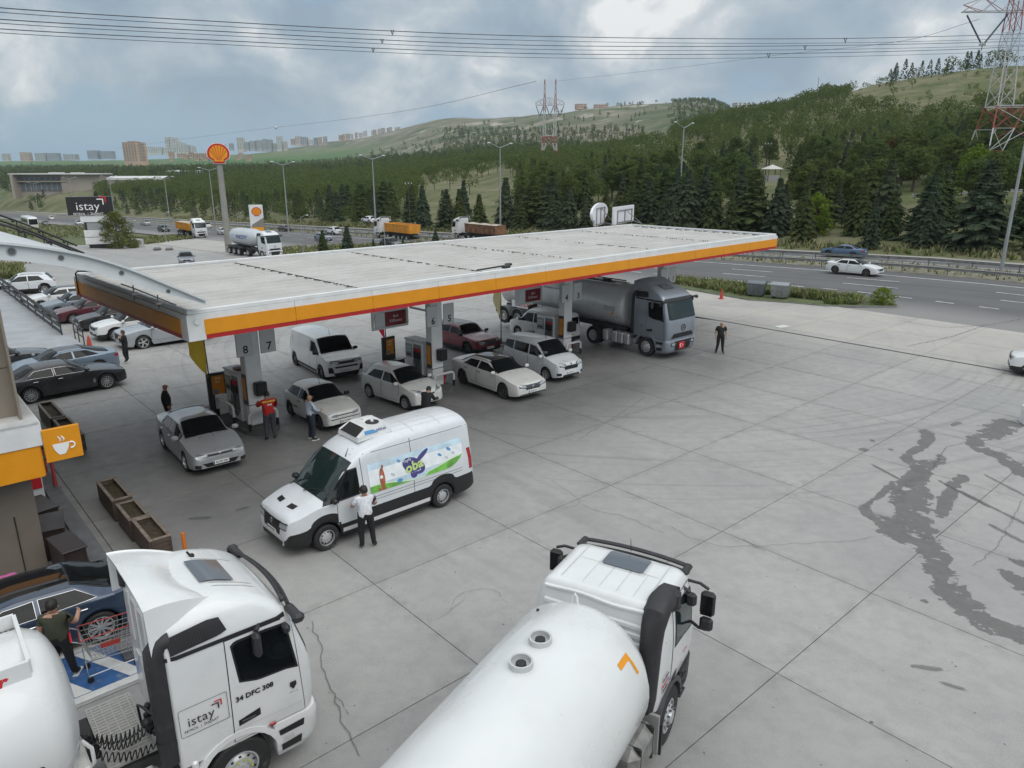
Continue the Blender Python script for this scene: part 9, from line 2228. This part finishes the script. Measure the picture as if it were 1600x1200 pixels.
WET = stain_mat('wet_concrete', (.16, .158, .152), .52, 1.7, .55, .81); STREAK = stain_mat('tyre_streak', (.13, .13, .128), .45, 1.8, .6, .55); CRACK = stain_mat('crack_line', (.10, .10, .10), .36, 6, .9, .6)
def ribbon(name, pts, widths, mat, z, label, n=None, jit=0):
	"""a ground sheet along pixel points; widths in metres; vertex attribute core falls to 0 at its rim"""
	P = [gp(*p) for p in pts]; d = [0]
	for a, b in zip(P, P[1:]): d.append(d[-1]+(b-a).length)
	fx, fy, fw = pchip(d, [p.x for p in P]), pchip(d, [p.y for p in P]), pchip(d, widths); n = n or max(6, int(d[-1]/.18)); C_ = []; rows = []; core = []
	rs = random.Random(len(pts)*7+int(pts[0][0]))
	for i in range(n+1):
		s_ = d[-1]*i/n; c = Vector((fx(s_), fy(s_), 0)); e = Vector((fx(min(d[-1], s_+.05))-fx(max(0, s_-.05)), fy(min(d[-1], s_+.05))-fy(max(0, s_-.05)), 0)).normalized(); nn_ = Vector((-e.y, e.x, 0))
		if jit: c += nn_*rs.uniform(-jit, jit)
		w = fw(s_); en = min(1, i/3, (n-i)/3)
		rows.append([tuple(c+nn_*(w*q)+Vector((0, 0, z))) for q in (-.75, -.4, 0, .4, .75)]); core += [0, .75*en, 1*en, .75*en, 0]
	mb = MB(); mb.grid(rows, mat, smooth=False, flip=True); me = mb.mesh(name); at_ = me.attributes.new('core', 'FLOAT', 'POINT'); at_.data.foreach_set('value', core)
	o = bpy.data.objects.new(name, me); COL.objects.link(o); structure(o, label); return o
z = .004
for k, (pts, wd) in enumerate((
	([(1640, 1000), (1580, 985), (1530, 965), (1490, 930), (1475, 905), (1470, 880), (1455, 860), (1430, 845), (1400, 828), (1375, 812), (1355, 800), (1350, 785)], [.9, .9, .95, 1.0, .95, .8, 1.0, 1.3, 1.2, .7, .5, .3]),
	([(1440, 850), (1430, 820), (1425, 790), (1430, 765), (1440, 745), (1450, 725), (1470, 718), (1468, 705)], [.9, 1.1, 1.2, 1.0, .6, .7, .5, .3]),
	([(1398, 790), (1405, 765), (1425, 745), (1435, 730), (1420, 720), (1418, 712), (1440, 697), (1450, 680), (1446, 672), (1466, 676)], [.4, .6, .7, .6, .5, .4, .5, .6, .5, .3]),
	([(1350, 795), (1385, 765), (1403, 748)], [.25, .3, .25]),
	([(1465, 815), (1480, 780), (1490, 755), (1505, 745), (1500, 735)], [.4, .5, .45, .4, .3]),
	([(1640, 770), (1600, 740), (1560, 712), (1530, 700), (1525, 688), (1545, 680), (1570, 665), (1590, 655)], [.6, .7, .8, .8, .8, 1.0, 1.3, 1.0]),
	([(1640, 925), (1600, 910), (1570, 895), (1550, 890)], [1.3, 1.0, .5, .2]),
	([(1425, 943), (1450, 940), (1475, 946)], [.15, .22, .2]),
	([(1555, 866), (1590, 878), (1640, 890)], [.2, .4, .5]))):
	ribbon('water_stain', pts, [w*.78 for w in wd], WET, z+k*.0008, 'dark wet stain on the concrete')
for k, (a, b, w) in enumerate((((1355, 722), (1420, 757), .10), ((1485, 760), (1640, 838), .11), ((1525, 735), (1640, 795), .09), ((1455, 745), (1560, 800), .10), ((1530, 812), (1640, 868), .12), ((1335, 698), (1360, 706), .25), ((1405, 1040), (1500, 1050), .10), ((1430, 1055), (1530, 1085), .08), ((1480, 668), (1505, 658), .16), ((1355, 685), (1370, 692), .12), ((1385, 700), (1398, 706), .12), ((270, 812), (350, 808), .12), ((360, 800), (400, 790), .10), ((300, 850), (330, 880), .06))):
	ribbon('tyre_streak', [a, ((a[0]+b[0])/2, (a[1]+b[1])/2), b], [w, w*1.3, w], STREAK, z+.012+k*.0006, 'dark streak on the concrete')
cr = [([(905, 785), (935, 800), (975, 808), (1010, 822), (1045, 838)], .03), ([(1040, 820), (1090, 845), (1150, 855), (1250, 850), (1330, 845), (1380, 838)], .025), ([(1515, 690), (1480, 700), (1465, 720), (1455, 735)], .04), ([(1600, 780), (1575, 825), (1560, 850), (1550, 862), (1510, 890)], .03), ([(480, 960), (500, 1010), (510, 1060), (530, 1110), (545, 1150), (570, 1190)], .045), ([(505, 1080), (530, 1090), (545, 1130)], .03), ([(900, 690), (980, 640), (1010, 620)], .03), ([(1150, 840), (1210, 868)], .05), ([(700, 960), (720, 930), (760, 920), (800, 950)], .02), ([(1400, 500), (1480, 512), (1540, 508), (1600, 498)], .10), ([(1415, 542), (1480, 528), (1540, 508)], .09), ([(735, 925), (700, 960), (660, 975)], .02), ([(850, 745), (905, 785), (870, 800)], .02), ([(640, 600), (820, 560)], .02)]
for k, (pts, w) in enumerate(cr): ribbon('crack', pts, [w*.55]*len(pts), CRACK, z+.022+k*.0005, 'crack in the concrete', jit=.05)
# oil drips and specks
mb = MB(); rs = random.Random(3)
for k in range(170):
	p = gp(rs.uniform(60, 1600), rs.uniform(620, 1200)); r = rs.uniform(.008, .026)*(1.5 if rs.random() < .1 else 1); n_ = 6
	mb.add([(p.x+r*math.cos(2*math.pi*i/n_)*rs.uniform(.6, 1.2), p.y+r*math.sin(2*math.pi*i/n_)*rs.uniform(.6, 1.2), .003) for i in range(n_)], [tuple(range(n_))], M('oil_spot', (.12, .118, .112), .6))
stuff(mb.build('oil_spots'), 'small dark oil spots over the concrete')
# ------------------------------------------------------------------ air between the camera and the far hills
hm_ = bpy.data.materials.new('air'); hm_.use_nodes = True; nt = hm_.node_tree; nt.nodes.clear(); ho = nt.nodes.new('ShaderNodeOutputMaterial'); pv = nt.nodes.new('ShaderNodeVolumePrincipled')
pv.inputs['Color'].default_value = (.72, .80, .90, 1); pv.inputs['Density'].default_value = .00008; pv.inputs['Anisotropy'].default_value = .25; nt.links.new(pv.outputs[0], ho.inputs['Volume'])
zmin = min(float(TG[:, :, 2].min()), -60)-1.5; zmax = float(TG[:, :, 2].max())+90
mb = MB(); mb.box((0, 2600, (zmin+zmax)/2), (19000, 13000, zmax-zmin), hm_); stuff(mb.build('haze'), 'thin haze that pales the far hills and the town')
